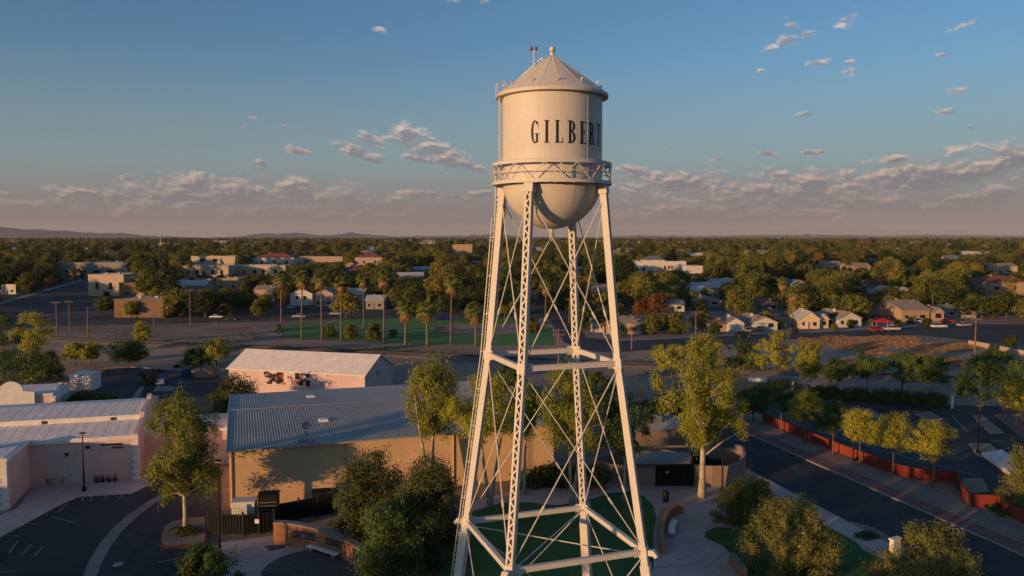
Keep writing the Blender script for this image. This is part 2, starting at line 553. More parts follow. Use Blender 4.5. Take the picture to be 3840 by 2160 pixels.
M['red_wall'] = material('red_stucco', (0.25, 0.043, 0.03), 0.9, 0.2, 0.5, fine=0.1, big=0.2)
M['stone'] = material('cap_stone', (0.28, 0.25, 0.22), 0.9, 0.2, 1.0, fine=0.12)
M['black_metal'] = material('black_metal', (0.012, 0.013, 0.014), 0.6, 0.3, 3.0)
M['dark_screen'] = material('dark_screen', (0.006, 0.007, 0.008), 0.8, 0.3, 1.0)
M['grey_metal'] = material('grey_metal', (0.30, 0.31, 0.32), 0.5, 0.15, 2.0, metal=0.3)
M['white_metal'] = material('white_metal', (0.62, 0.62, 0.62), 0.5, 0.1, 2.0)
M['glass'] = material('window_glass', (0.02, 0.024, 0.03), 0.15, 0.2, 2.0, spec=0.6)
M['wood'] = material('pole_wood', (0.20, 0.12, 0.075), 0.9, 0.25, 2.0)
M['bark'] = material('bark', (0.15, 0.115, 0.085), 0.95, 0.3, 3.0)
M['pale_bark'] = material('pale_bark', (0.46, 0.40, 0.32), 0.85, 0.25, 2.0, col2=(0.30, 0.25, 0.19))
M['palm_bark'] = material('palm_bark', (0.19, 0.135, 0.10), 0.95, 0.25, 2.5)
M['plaque'] = material('bronze_plaque', (0.045, 0.042, 0.036), 0.5, 0.4, 3.0)
M['mountain'] = material('mountain', (0.075, 0.068, 0.082), 0.95, 0.3, 0.0006, fine=0.0)
M['door_white'] = material('white_door', (0.55, 0.53, 0.54), 0.6, 0.08, 2.0)
M['teal_edge'] = material('teal_edging', (0.07, 0.11, 0.105), 0.8, 0.2, 2.0)
M['ballast'] = material('ballast', (0.20, 0.165, 0.145), 0.95, 0.3, 0.3, fine=0.25, fscale=3.0)
M['rail'] = material('rail_steel', (0.06, 0.045, 0.038), 0.6, 0.3, 1.0)
M['soil'] = material('dark_mulch', (0.060, 0.048, 0.036), 0.95, 0.3, 1.0, fine=0.25)
M['orange'] = material('safety_orange', (0.75, 0.20, 0.03), 0.6, 0.1, 3.0)
M['green_sign'] = material('green_sign', (0.03, 0.26, 0.16), 0.5, 0.1, 3.0)
M['tyre'] = material('tyre', (0.02, 0.02, 0.02), 0.9, 0.2, 3.0)
M['lamp_glass'] = material('lamp_glass', (0.7, 0.68, 0.6), 0.3, 0.05, 3.0)

LM = {
    'euc': leaf_material('leaf_gum', (0.340, 0.350, 0.068), (0.190, 0.215, 0.046), 0.42, 0.3),
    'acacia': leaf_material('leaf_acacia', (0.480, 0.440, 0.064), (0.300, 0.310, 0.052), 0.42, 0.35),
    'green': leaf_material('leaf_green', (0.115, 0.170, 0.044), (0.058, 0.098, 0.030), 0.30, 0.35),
    'dark': leaf_material('leaf_dark', (0.145, 0.155, 0.042), (0.058, 0.080, 0.027), 0.28, 0.3),
    'sage': leaf_material('leaf_sage', (0.320, 0.295, 0.080), (0.150, 0.165, 0.054), 0.30, 0.3),
    'town': leaf_material('leaf_town', (0.205, 0.205, 0.048), (0.046, 0.066, 0.024), 0.36, 0.85, tint=((0.30, 0.255, 0.055), (0.28, 0.155, 0.05))),
    'rust': leaf_material('leaf_rust', (0.26, 0.10, 0.036), (0.19, 0.085, 0.034), 0.30, 0.3),
    'palm': leaf_material('leaf_palm', (0.220, 0.240, 0.062), (0.140, 0.170, 0.048), 0.30, 0.4),
    'skirt': leaf_material('leaf_palm_dead', (0.36, 0.20, 0.09), (0.28, 0.155, 0.075), 0.25, 0.3),
    'dry': leaf_material('dry_grass', (0.46, 0.24, 0.10), (0.37, 0.22, 0.11), 0.3, 0.3),
}


# ------------------------------------------------------------------ ground, roads, lawns
def gpoly(pts, z=0.0):
    return [(at(u, v).x, at(u, v).y) for (u, v) in pts]


gm = MB()
rad = [0, 40, 80, 140, 220, 330, 480, 700, 1000, 1500, 2300, 3600, 6000, 10000, 18000, 32000, 60000]
NG = 48
vv = [(0, 110, 0)]
for r_ in rad[1:]:
    for k in range(NG):
        an = 2 * math.pi * k / NG
        vv.append((r_ * math.cos(an), 110 + r_ * math.sin(an), 0))
ff = [(0, 1 + k, 1 + (k + 1) % NG) for k in range(NG)]
for i in range(len(rad) - 2):
    o0, o1 = 1 + i * NG, 1 + (i + 1) * NG
    for k in range(NG):
        ff.append((o0 + k, o1 + k, o1 + (k + 1) % NG, o0 + (k + 1) % NG))
gm.add(vv, ff)
structure('ground', gm, M['far_ground'])


def flat(name, pts, z, mat, world=False):
    m = MB()
    m.sheet(pts if world else gpoly(pts), z)
    return structure(name, m, mat)


# bare desert soil round the near blocks, out to the back street
flat('dirt_ground', [(-700, 2200), (-500, 1000), (-100, 842), (120, 822), (690, 808), (1000, 802), (1400, 800), (1500, 850), (1640, 868), (1900, 852), (2300, 832),
                     (2750, 845), (3300, 1000), (3300, 2200)], 0.012, M['dirt'])
A_DIR = Vector((0.961, 0.276, 0)).normalized()           # town grid: across and away
B_DIR = Vector((-0.276, 0.961, 0)).normalized()
RAIL_DIR = Vector((0.961, -0.277, 0)).normalized()


def pt(p, s=0.0, t=0.0, z=0.0, a=A_DIR, bb=B_DIR):
    return Vector((p.x + a.x * s + bb.x * t, p.y + a.y * s + bb.y * t, z))


# --- park
park_pts = [(684, 836), (700, 822), (760, 812), (850, 804), (1000, 800), (1290, 800), (1390, 826), (1395, 868), (1250, 870), (1130, 868), (1000, 864), (850, 858), (740, 852)]
flat('park_lawn', park_pts, 0.03, M['park_lawn'])
flat('park_path', [(800, 818), (850, 803), (860, 803), (818, 816), (850, 822), (960, 822), (1055, 820), (1056, 822), (960, 825), (845, 824)], 0.045, M['concrete'])
flat('playground_sand', [(1090, 828), (1150, 815), (1320, 815), (1330, 838), (1200, 842), (1110, 838)], 0.045, M['dirt'])

# --- streets
flat('avenue', [(-400, 868), (-60, 783), (206, 707), (300, 683), (312, 686), (232, 742), (130, 786), (60, 812), (-60, 850), (-380, 960)], 0.030, M['asphalt'])
flat('avenue_verge', [(-300, 842), (-60, 776), (206, 703), (206, 707), (-60, 783), (-300, 856)], 0.035, M['concrete'])
flat('back_street', [(60, 815), (230, 804), (480, 799), (644, 794), (870, 787), (1050, 782), (1280, 778), (1280, 782), (1050, 787), (870, 792), (644, 801), (400, 811), (180, 817), (60, 826)], 0.034, M['asphalt_old'])
flat('corner_lot', [(150, 790), (240, 762), (300, 770), (290, 798), (200, 803), (130, 806)], 0.028, M['asphalt_old'])
flat('side_street', [(1378, 800), (1432, 800), (1475, 846), (1560, 858), (1700, 852), (1900, 842), (1985, 839), (2100, 834), (2307, 822), (2430, 818), (2700, 822),
                     (2700, 872), (2560, 868), (2440, 857), (2310, 843), (2150, 847), (1985, 854), (1900, 862), (1700, 876), (1560, 886), (1480, 885), (1420, 862)], 0.034, M['asphalt'])
flat('verge', [(1475, 842), (1560, 853), (1700, 847), (1900, 837), (2100, 829), (2307, 817), (2307, 822), (2100, 834), (1900, 842), (1700, 852), (1560, 858), (1470, 848)], 0.040, M['concrete'])
flat('house_lots', [(1440, 846), (1440, 800), (1600, 790), (1800, 782), (2300, 770), (2560, 772), (2600, 816), (2307, 816), (2100, 828), (1900, 836), (1700, 846), (1560, 852)], 0.026, M['gravel'])

# --- railway
r0, r1 = at(125, 854), at(2366, 958)
rl0, rl1 = r0 - RAIL_DIR * 420, r1 + RAIL_DIR * 260
rn = Vector((-RAIL_DIR.y, RAIL_DIR.x, 0))
bm_ = MB()
prof = [(-3.6, 0.02), (-2.0, 0.55), (2.0, 0.55), (3.6, 0.02)]
vv = [(p.x + rn.x * s, p.y + rn.y * s, z) for p in (rl0, rl1) for (s, z) in prof]
bm_.add(vv, [(0, 4, 5, 1), (1, 5, 6, 2), (2, 6, 7, 3)])
rail_bed = structure('railway_bed', bm_, M['ballast'])
for s in (-0.72, 0.72):
    m = MB()
    m.beam(rl0 + rn * s + Vector((0, 0, 0.75)), rl1 + rn * s + Vector((0, 0, 0.75)), 0.10, 0.16)
    m.build('rail', M['rail'], rail_bed)
sl = MB(); sl.box(-0.13, 0.13, -1.3, 1.3, 0, 0.16)
slm = sl.build('sleeper', M['wood'], rail_bed)
slm.rotation_euler = (0, 0, math.atan2(RAIL_DIR.y, RAIL_DIR.x))
L = (r1 - r0).length
for k in range(230):
    p = r0 + RAIL_DIR * (k * L / 230 - 6)
    o = slm if k == 0 else link(slm.copy())
    o.parent = rail_bed
    o.location = (p.x, p.y, 0.50)

# --- near car park on the left, with its concrete gutter, kerbs and stripes
lot = flat('car_park', [(-420, 1760), (-420, 1530), (0, 1354), (150, 1272), (196, 1251), (330, 1243), (382, 1218), (412, 1186), (470, 1165), (556, 1180), (558, 1300), (520, 1303),
                        (430, 1318), (404, 1340), (398, 1372), (410, 1380), (520, 1380), (520, 1440), (515, 1760)], 0.020, M['asphalt'])
g_l = [(418, 1236), (365, 1266), (322, 1296), (280, 1332), (248, 1372), (222, 1415), (205, 1460), (180, 1560)]
g_r = [(434, 1240), (388, 1268), (348, 1298), (308, 1335), (278, 1375), (255, 1418), (240, 1462), (222, 1560)]
flat('gutter_strip', g_l + g_r[::-1], 0.032, M['concrete'])
side = [(-420, 1530), (0, 1354), (150, 1272), (196, 1251), (330, 1243), (382, 1218), (412, 1186)]
side_in = [(-420, 1400), (0, 1300), (40, 1284), (78, 1236), (90, 1229), (345, 1207), (400, 1168)]
m = MB(); m.prism(gpoly(side + side_in[::-1]), 0.0, 0.14)
pv = structure('pavement', m, M['plaza'])
stripe = []
for (u0, v0, u1, v1) in ((18, 1348, 52, 1350), (60, 1318, 95, 1318), (100, 1292, 120, 1294), (205, 1262, 212, 1248), (227, 1262, 233, 1247), (265, 1258, 270, 1246), (300, 1256, 308, 1244),
                         (20, 1395, 45, 1362), (55, 1398, 78, 1370), (85, 1400, 108, 1376), (130, 1300, 190, 1316), (395, 1415, 455, 1404), (-20, 1440, 40, 1438), (145, 1290, 170, 1266)):
    p0, p1 = at(u0, v0), at(u1, v1)
    w = (p1 - p0).normalized()
    nn = Vector((-w.y, w.x, 0)) * 0.05
    m = MB(); m.sheet([(q.x, q.y) for q in (p0 + nn, p1 + nn, p1 - nn, p0 - nn)], 0.034)
    m.build('parking_line', M['white_line'], lot)
p = at(298, 1420)
m = MB(); m.sheet([(p.x - .35, p.y - .5), (p.x + .4, p.y - .4), (p.x + .3, p.y + .5), (p.x - .4, p.y + .4)], 0.036); m.build('painted_patch', M['white_line'], lot)

# --- back car park
lot2 = flat('rear_car_park', [(90, 1060), (150, 1010), (180, 985), (232, 955), (265, 928), (330, 925), (470, 934), (560, 950), (620, 985), (640, 1000), (560, 1120), (430, 1150), (360, 1050)], 0.020, M['asphalt'])
for (u0, v0, u1, v1) in ((300, 972, 335, 972), (225, 965, 290, 975), (330, 1012, 356, 975), (420, 960, 480, 962), (300, 938, 380, 938)):
    p0, p1 = at(u0, v0), at(u1, v1)
    w = (p1 - p0).normalized(); nn = Vector((-w.y, w.x, 0)) * 0.07
    m = MB(); m.sheet([(q.x, q.y) for q in (p0 + nn, p1 + nn, p1 - nn, p0 - nn)], 0.034); m.build('parking_line', M['white_line'], lot2)
for isl in ([(145, 1005), (178, 960), (200, 955), (186, 1000)], [(385, 985), (430, 985), (440, 975), (395, 972)], [(330, 1005), (352, 975), (362, 975), (345, 1010)]):
    m = MB(); m.prism(gpoly(isl), 0.0, 0.15); m.build('kerb_island', M['concrete'], lot2)
m = MB(); m.prism(gpoly([(262, 928), (330, 924), (470, 933), (500, 938), (500, 935), (470, 930), (330, 921), (262, 925)]), 0.0, 0.14); m.build('kerb', M['kerb'], lot2)

# --- planter island with a red kerb round the gum tree
isl = [(402, 1368), (403, 1345), (412, 1326), (432, 1312), (470, 1304), (520, 1300), (524, 1340), (520, 1372), (470, 1376), (420, 1382), (408, 1380)]
m = MB(); m.prism(gpoly(isl), 0.0, 0.14)
planter = structure('planter_island', m, M['red_wall'])
ip = gpoly(isl); cx_ = sum(q[0] for q in ip) / len(ip); cy_ = sum(q[1] for q in ip) / len(ip)
m = MB(); m.sheet([(cx_ + (q[0] - cx_) * .91, cy_ + (q[1] - cy_) * .91) for q in ip], 0.150); m.build('gravel_bed', M['gravel'], planter)

# --- pale plaza on the left with the dark disc
flat('left_plaza', [(556, 1365), (690, 1348), (760, 1370), (960, 1420), (1060, 1560), (1060, 1900), (500, 1900), (520, 1440), (548, 1440)], 0.024, M['plaza'])
dc = at(800, 1432)
m = MB(); m.sheet([(dc.x + 4.6 * math.cos(k * math.pi / 18), dc.y + 4.6 * math.sin(k * math.pi / 18)) for k in range(36)], 0.036)
structure('dark_paving_disc', m, M['dark_pavers'])

# --- plaza and lawns under the tower
flat('plaza', [(900, 1300), (1190, 1262), (1300, 1235), (1500, 1212), (1720, 1225), (1874, 1182), (2052, 1274), (2232, 1366), (2402, 1453), (2700, 1612), (2700, 2100), (900, 2100)], 0.022, M['plaza'])
flat('tower_lawn', [(1120, 1330), (1180, 1290), (1260, 1266), (1330, 1264), (1400, 1272), (1470, 1262), (1530, 1242), (1580, 1236), (1620, 1248), (1645, 1275), (1652, 1310), (1648, 1360), (1640, 1480),
                   (1600, 1900), (1060, 1900), (1080, 1460)], 0.036, M['lawn'])
flat('shrub_lawn', [(1772, 1352), (1775, 1338), (1800, 1326), (1850, 1330), (1900, 1318), (1990, 1298), (2060, 1290), (2100, 1310), (2125, 1340), (2170, 1382), (2235, 1415), (2290, 1450), (2420, 1560),
                   (2200, 1700), (2000, 1560), (1880, 1445), (1820, 1375)], 0.036, M['lawn'])
flat('gravel_bed', [(2128, 1318), (2142, 1312), (2200, 1328), (2270, 1370), (2300, 1400), (2290, 1420), (2235, 1412), (2170, 1374), (2135, 1340)], 0.046, M['gravel'])
# paving joints that show as pale lines
plz = bpy.data.objects['plaza']
for (u0, v0, u1, v1) in ((1690, 1338, 1790, 1326), (1700, 1410, 1775, 1385), (1770, 1430, 1826, 1390), (1640, 1430, 1760, 1418), (2040, 1312, 2130, 1330), (2105, 1345, 2160, 1340),
                         (1935, 1204, 1960, 1240), (1700, 1270, 1800, 1262), (1650, 1370, 1760, 1356), (570, 1420, 650, 1400), (590, 1449, 690, 1430)):
    p0, p1 = at(u0, v0), at(u1, v1)
    w = (p1 - p0).normalized(); nn = Vector((-w.y, w.x, 0)) * 0.06
    m = MB(); m.sheet([(q.x, q.y) for q in (p0 + nn, p1 + nn, p1 - nn, p0 - nn)], 0.040); m.build('paving_joint', M['kerb'], plz)

# --- right-hand road with its kerbs, red paver walk and gravel strip
rf = [at(u, v) for (u, v) in ((1885, 1095), (2250, 1258), (2576, 1402))]
rdir = (rf[0] - rf[2]).normalized()
rnrm = Vector((-rdir.y, rdir.x, 0))
if rnrm.x > 0:
    rnrm = -rnrm                                            # towards the near side
F0, F1 = rf[2] - rdir * 60, rf[0] + rdir * 26


def strip(name, d0, d1, z0, z1, mat, e0=F0, e1=F1):
    q = [e0 + rnrm * d0, e1 + rnrm * d0, e1 + rnrm * d1, e0 + rnrm * d1]
    m_ = MB()
    if z1 is None:
        m_.sheet([(p_.x, p_.y) for p_ in q], z0)
    else:
        m_.prism([(p_.x, p_.y) for p_ in q], z0, z1)
    return structure(name, m_, mat)


strip('road', 0, 9.3, 0.030, None, M['asphalt'])
strip('far_kerb', -0.25, 0, 0.0, 0.14, M['kerb'])
strip('near_kerb', 9.3, 9.55, 0.0, 0.14, M['kerb'])
strip('paver_walk', -2.3, -0.25, 0.0, 0.135, M['pavers'])
strip('gravel_strip', -6.0, -2.3, 0.0, 0.125, M['gravel'])
strip('near_pavement', 9.55, 12.0, 0.0, 0.13, M['plaza'], F0, rf[0] - rdir * 6)

# --- right-hand car park
lot3 = flat('side_car_park', [(1800, 990), (1900, 1036), (1930, 1050), (2100, 1118), (2300, 1178), (2410, 1190), (2440, 1242), (2520, 1260), (2760, 1360), (2900, 1250), (2760, 1030), (2400, 1018), (2150, 1000), (1960, 990)], 0.020, M['asphalt'])
for isl in ([(2165, 1032), (2190, 1027), (2215, 1050), (2190, 1056)], [(2300, 1042), (2340, 1037), (2372, 1056), (2335, 1060)], [(2445, 1048), (2470, 1046), (2525, 1090), (2490, 1092)],
            [(2438, 1118), (2490, 1118), (2520, 1146), (2460, 1150)], [(2415, 1208), (2470, 1205), (2488, 1238), (2440, 1242)], [(2050, 1020), (2075, 1018), (2098, 1036), (2062, 1040)]):
    q = gpoly(isl)
    m = MB(); m.prism(q, 0.0, 0.15); io = m.build('kerb_island', M['kerb'], lot3)
    cx_ = sum(a_[0] for a_ in q) / 4; cy_ = sum(a_[1] for a_ in q) / 4
    m = MB(); m.sheet([(cx_ + (a_[0] - cx_) * .86, cy_ + (a_[1] - cy_) * .86) for a_ in q], 0.160); m.build('island_gravel', M['dirt'], io)
for (u0, v0, u1, v1) in ((2357, 1056, 2385, 1083), (2397, 1048, 2432, 1086), (2205, 1056, 2226, 1070), (2340, 1100, 2470, 1105), (2100, 1098, 2330, 1166), (2360, 1172, 2460, 1198), (1985, 1060, 2100, 1098),
                         (2490, 1108, 2560, 1115), (2250, 1033, 2330, 1037), (2120, 1072, 2150, 1068), (2160, 1090, 2200, 1082), (2330, 1120, 2370, 1118)):
    p0, p1 = at(u0, v0), at(u1, v1)
    w = (p1 - p0).normalized(); nn = Vector((-w.y, w.x, 0)) * 0.07
    m = MB(); m.sheet([(q.x, q.y) for q in (p0 + nn, p1 + nn, p1 - nn, p0 - nn)], 0.034); m.build('parking_line', M['white_line'], lot3)
m = MB(); m.sheet(gpoly([(2500, 1045), (2576, 1035), (2700, 1080), (2660, 1120), (2576, 1105)]), 0.034); m.build('red_paving', M['pavers'], lot3)
p0 = [at(u, v) for (u, v) in ((2470, 1148), (2520, 1140), (2580, 1180), (2540, 1198))]
m = MB(); m.prism([(q.x, q.y) for q in p0], 0.02, 0.5); m.build('concrete_ramp', M['white_roof'], lot3)
flat('lot_verge', [(1880, 992), (2000, 985), (2200, 996), (2400, 1012), (2760, 1022), (2760, 1030), (2400, 1019), (2150, 1001), (1960, 991)], 0.044, M['concrete'])

# --- mountains on the skyline
def mountain(name, prof, dist, depth, seed):
    """prof: (u, v) skyline points"""
    us = [q[0] for q in prof]
    n = max(40, int((us[-1] - us[0]) / 3))
    rows = 7
    vv, ff = [], []
    for i in range(n + 1):
        u = us[0] + (us[-1] - us[0]) * i / n
        for k in range(len(prof) - 1):
            if prof[k][0] <= u <= prof[k + 1][0]:
                f_ = (u - prof[k][0]) / (prof[k + 1][0] - prof[k][0]); v = prof[k][1] * (1 - f_) + prof[k + 1][1] * f_
                break
        hgt = max(0, (HOR - v)) / FPX * dist + CAM_H
        hgt = CAM_H + (hgt - CAM_H) * (0.95 + 0.30 * mnoise.noise(Vector((u * 0.11, seed, 0))) + 0.18 * mnoise.noise(Vector((u * 0.33, seed, 3))))
        for j in range(rows):
            t = j / (rows - 1)
            sh = math.sin(math.pi * t) ** 1.2
            nz = 1 + 0.35 * mnoise.noise(Vector((u * 0.05, t * 4, seed))) * (1 - abs(2 * t - 1) ** 0.2)
            y = dist + (t - 0.5) * depth
            vv.append(((u - CU) / FPX * dist, y, hgt * sh * nz if 0 < j < rows - 1 else -2.0))
    for i in range(n):
        for j in range(rows - 1):
            ff.append((i * rows + j, (i + 1) * rows + j, (i + 1) * rows + j + 1, i * rows + j + 1))
    m_ = MB(); m_.add(vv, ff)
    o = structure(name, m_, M['mountain'], smooth=True)
    return o


mountain('mountain_ridge', [(-500, 597), (-300, 580), (-150, 586), (-40, 582), (10, 573), (24, 576), (45, 585), (70, 581), (85, 575), (102, 576), (130, 581), (165, 582), (205, 590), (222, 585), (250, 589), (300, 587), (340, 592), (400, 594), (470, 598)], 21000, 5000, 1.0)
mountain('mountain_ridge', [(560, 598), (640, 593), (668, 586), (690, 590), (720, 587), (752, 586), (800, 592), (850, 590), (885, 586), (930, 590), (990, 595), (1060, 594), (1150, 593), (1215, 591), (1235, 587), (1300, 593), (1380, 596), (1480, 598)], 23000, 5000, 4.0)
mountain('mountain_ridge', [(1480, 598), (1600, 592), (1680, 593), (1780, 594), (1900, 591), (2050, 591), (2150, 592), (2200, 594), (2280, 592), (2340, 591), (2400, 592), (2600, 594), (2900, 588), (3100, 598)], 26000, 5000, 9.0)


# ------------------------------------------------------------------ vegetation
def leaves(name, clumps, per, size, rng_, mat, droop=0.0, sub=6, aspect=0.55, flat_=0.0):
    """mesh of many small leaf faces; clumps: rows of cx, cy, cz, rx, ry, rz"""
    cl = np.array(clumps, float)
    n = len(cl)
    sd = rng_.normal(size=(n, sub, 3))
    sd /= np.linalg.norm(sd, axis=2, keepdims=True)
    sr = rng_.uniform(0.35, 0.95, size=(n, sub, 1)) ** 0.6
    sc_ = cl[:, None, :3] + sd * sr * cl[:, None, 3:6]
    k = max(1, int(per / sub))
    lo = rng_.normal(size=(n, sub, k, 3)) * 0.30 * cl[:, None, None, 3:6]
    pos = (sc_[:, :, None, :] + lo).reshape(-1, 3)
    cen = np.repeat(cl[:, :3], sub * k, axis=0)
    N = len(pos)
    outd = pos - cen
    outd /= np.linalg.norm(outd, axis=1, keepdims=True) + 1e-6
    gc = cl[:, :3].mean(axis=0)
    og_ = pos - gc
    og_ /= np.linalg.norm(og_, axis=1, keepdims=True) + 1e-6
    nr = rng_.normal(size=(N, 3)) * 0.75 + 0.7 * outd + 0.8 * og_ + np.array([0, 0, 0.2])
    nr /= np.linalg.norm(nr, axis=1, keepdims=True)
    tg = rng_.normal(size=(N, 3)) - np.array([0, 0, droop * 2.0])
    tg -= nr * np.sum(tg * nr, axis=1, keepdims=True)
    tg /= np.linalg.norm(tg, axis=1, keepdims=True) + 1e-6
    sdv = np.cross(nr, tg)
    L_ = size * rng_.uniform(0.6, 1.3, size=(N, 1))
    W_ = L_ * aspect
    q = np.stack([pos - tg * L_ / 2, pos + sdv * W_ / 2, pos + tg * L_ / 2, pos - sdv * W_ / 2], axis=1).reshape(-1, 3)
    me = bpy.data.meshes.new(name)
    me.vertices.add(4 * N); me.vertices.foreach_set('co', q.astype(np.float32).ravel())
    me.loops.add(4 * N); me.loops.foreach_set('vertex_index', np.arange(4 * N, dtype=np.int32))
    me.polygons.add(N); me.polygons.foreach_set('loop_start', np.arange(0, 4 * N, 4, dtype=np.int32))
    me.polygons.foreach_set('loop_total', np.full(N, 4, dtype=np.int32))
    me.update(calc_edges=True)
    me.materials.append(mat)
    return me


PROFILE = {
    'oval': lambda t: math.sin(math.pi * (0.12 + 0.80 * t)) ** 0.75,
    'dome': lambda t: math.sqrt(max(0, 1 - (max(0, t - 0.25) / 0.78) ** 2)) * (0.75 + t if t < 0.25 else 1.0),
    'vase': lambda t: (0.45 + 0.75 * t) if t < 0.6 else math.sqrt(max(0, 1 - ((t - 0.6) / 0.42) ** 2)),
    'cone': lambda t: max(0.05, 1 - t) ** 0.8,
    'bush': lambda t: math.sqrt(max(0, 1 - (max(0, t - 0.1) / 0.92) ** 2)),
}


def clump_set(rng_, z0, z1, rx, ry, n, rc, prof, stretch=1.0, surf=0.55, ragged=0.25, lean=(0, 0)):
    out = []
    tries = 0
    ph = rng_.uniform(0, 6.28, 3)
    while len(out) < n and tries < n * 60:
        tries += 1
        t = rng_.uniform(0, 1)
        an = rng_.uniform(0, 2 * math.pi)
        env = PROFILE[prof](t) * (1 + ragged * math.sin(2 * an + ph[0] + 3 * t) * 0.6 + ragged * math.sin(3 * an + ph[1] - 5 * t) * 0.5)
        f_ = rng_.uniform(surf, 1.0) if rng_.uniform() < 0.75 else rng_.uniform(0, surf)
        x, y = math.cos(an) * rx * env * f_, math.sin(an) * ry * env * f_
        z = z0 + (z1 - z0) * t
        x += lean[0] * t; y += lean[1] * t
        s = rc * rng_.uniform(0.65, 1.25)
        if all((x - c[0]) ** 2 + (y - c[1]) ** 2 + ((z - c[2]) / stretch) ** 2 > (0.72 * rc) ** 2 for c in out):
            out.append((x, y, z, s, s, s * stretch * rng_.uniform(0.75, 1.1)))
    return out


def trunk_mesh(rng_, H, th, tr, clumps, mat, stems=1, lean=(0, 0), limbs=14, n=7):
    m_ = MB()
    tops = []
    for s in range(stems):
        an = rng_.uniform(0, 6.28)
        sp = 0 if stems == 1 else 0.16 * H
        wob = [(0, 0)]
        segs = 7
        pts, rr = [], []
        ex, ey = lean[0] * 0.7 + sp * math.cos(an + s * 6.28 / max(1, stems)), lean[1] * 0.7 + sp * math.sin(an + s * 6.28 / max(1, stems))
        a1_, a2_ = rng_.uniform(-1, 1), rng_.uniform(-1, 1)
        for i in range(segs + 1):
            t = i / segs
            pts.append((ex * t + a1_ * 0.03 * H * math.sin(t * 4.2) * t, ey * t + a2_ * 0.03 * H * math.sin(t * 3.7) * t, H * 0.9 * t - 0.1))
            rr.append(max(0.03, tr * (1 - 0.88 * t) * (1.35 if i == 0 else 1.0)))
        m_.tube(pts, rr, n)
        tops.append((pts, rr))
    order = list(range(len(clumps)))
    rng_.shuffle(order)
    order = sorted(order, key=lambda i_: -math.hypot(clumps[i_][0], clumps[i_][1]) if i_ < 3 else 0)
    for ci in order[:limbs]:
        c = clumps[ci]
        pts, rr = tops[ci % stems]
        dist = math.hypot(c[0], c[1])
        zt = max(th * 0.75, c[2] - 0.9 * dist - 0.4)
        zt = min(zt, H * 0.8)
        f_ = (zt + 0.1) / (H * 0.9) * (len(pts) - 1)
        i = min(int(f_), len(pts) - 2); fr = f_ - i
        p0_ = Vector(pts[i]) * (1 - fr) + Vector(pts[i + 1]) * fr
        r0_ = (rr[i] * (1 - fr) + rr[i + 1] * fr) * 0.55
        p1_ = Vector(c[:3])
        mid_ = p0_ * 0.5 + p1_ * 0.5 + Vector((rng_.uniform(-.3, .3), rng_.uniform(-.3, .3), rng_.uniform(-.1, .5)))
        m_.tube([p0_, mid_, p1_], [max(0.03, r0_), max(0.025, r0_ * 0.6), 0.02], 5, cap=False)
    me = bpy.data.meshes.new('trunk')
    me.from_pydata(m_.v, [], m_.f)
    for p_ in me.polygons:
        p_.use_smooth = True
    me.materials.append(mat)
    return me


def tree_meshes(seed, H, th, cr, prof='oval', n=34, rc=1.1, per=260, leaf=0.3, mat='euc', bark='pale_bark', tr=0.25, stems=1, droop=0.3, stretch=1.0, lean=(0, 0), cry=None, ragged=0.25, limbs=16, surf=0.55, extra=()):
    rg = np.random.default_rng(seed)
    cs = clump_set(rg, th, H - rc * 0.6, cr - rc * 0.45, (cry or cr) - rc * 0.45, n, rc, prof, stretch, ragged=ragged, lean=lean, surf=surf)
    cs = list(extra) + cs
    return trunk_mesh(rg, H, th, tr, cs, M[bark], stems, lean, limbs), leaves('crown', cs, per, leaf, rg, LM[mat], droop)


def hero_tree(label, u, v, vtop, wpx, seed, name='tree', cat='tree', group=None, clear=0.4, uoff=0.0, extra=(), **kw):
    """a tree standing where its foot is seen; height and width follow from its place"""
    p_ = at(u, v)
    vt = vtop
    k = (HOR - vt) / FPX                                      # slope of the ray to the top
    H = CAM_H + p_.y * (k)
    cr = wpx / scale_at(Vector((p_.x, p_.y, H * 0.6))) / 2
    lean = (uoff / scale_at(p_), 0)
    t_ = thing(name, label, cat, p_, 0, group)
    ex = []
    for (eu, ev, er_) in extra:                               # clumps that hang apart from the crown
        ex.append(((eu - u) / scale_at(p_), 0.3, CAM_H + p_.y * (HOR - ev) / FPX, er_, er_, er_ * 1.3))
    tm, cm = tree_meshes(seed, H, H * clear, cr, lean=lean, extra=ex, **kw)
    mesh_obj('trunk', tm, t_)
    mesh_obj('crown', cm, t_)
    return t_


# --- the named near trees
hero_tree('tall pale-trunked gum tree in the red-kerbed planter island', 467, 1334, 986, 172, 11, clear=0.32, n=48, rc=0.88, per=510, leaf=0.234, prof='oval', tr=0.23, stretch=1.5, droop=0.8, ragged=0.5, limbs=26, surf=0.5, extra=[(415, 1262, .75), (536, 1225, .95), (440, 1215, .7)])
hero_tree('slender gum tree in front of the tan wall, nearest the metal roof', 1086, 1246, 908, 155, 12, clear=0.50, n=42, rc=1.0, per=510, leaf=0.234, prof='oval', tr=0.24, stems=2, stretch=1.4, droop=0.7, limbs=18)
hero_tree('sunlit gum tree behind the tower leg that carries the ladder', 1232, 1276, 945, 205, 13, clear=0.56, n=34, rc=1.05, per=476, leaf=0.234, prof='dome', mat='acacia', tr=0.22, stems=2, stretch=1.2, droop=0.7, limbs=18)
hero_tree('bent-trunked gum tree at the end of the orange tan wall', 1318, 1244, 985, 120, 14, clear=0.60, n=20, rc=1.0, per=442, leaf=0.234, prof='vase', tr=0.22, stretch=1.2, droop=0.7, uoff=14)
hero_tree('multi-stemmed gum tree seen between the two middle tower legs', 1437, 1274, 925, 190, 15, clear=0.46, n=48, rc=1.05, per=493, leaf=0.234, prof='oval', tr=0.22, stems=3, stretch=1.3, droop=0.7, limbs=20)
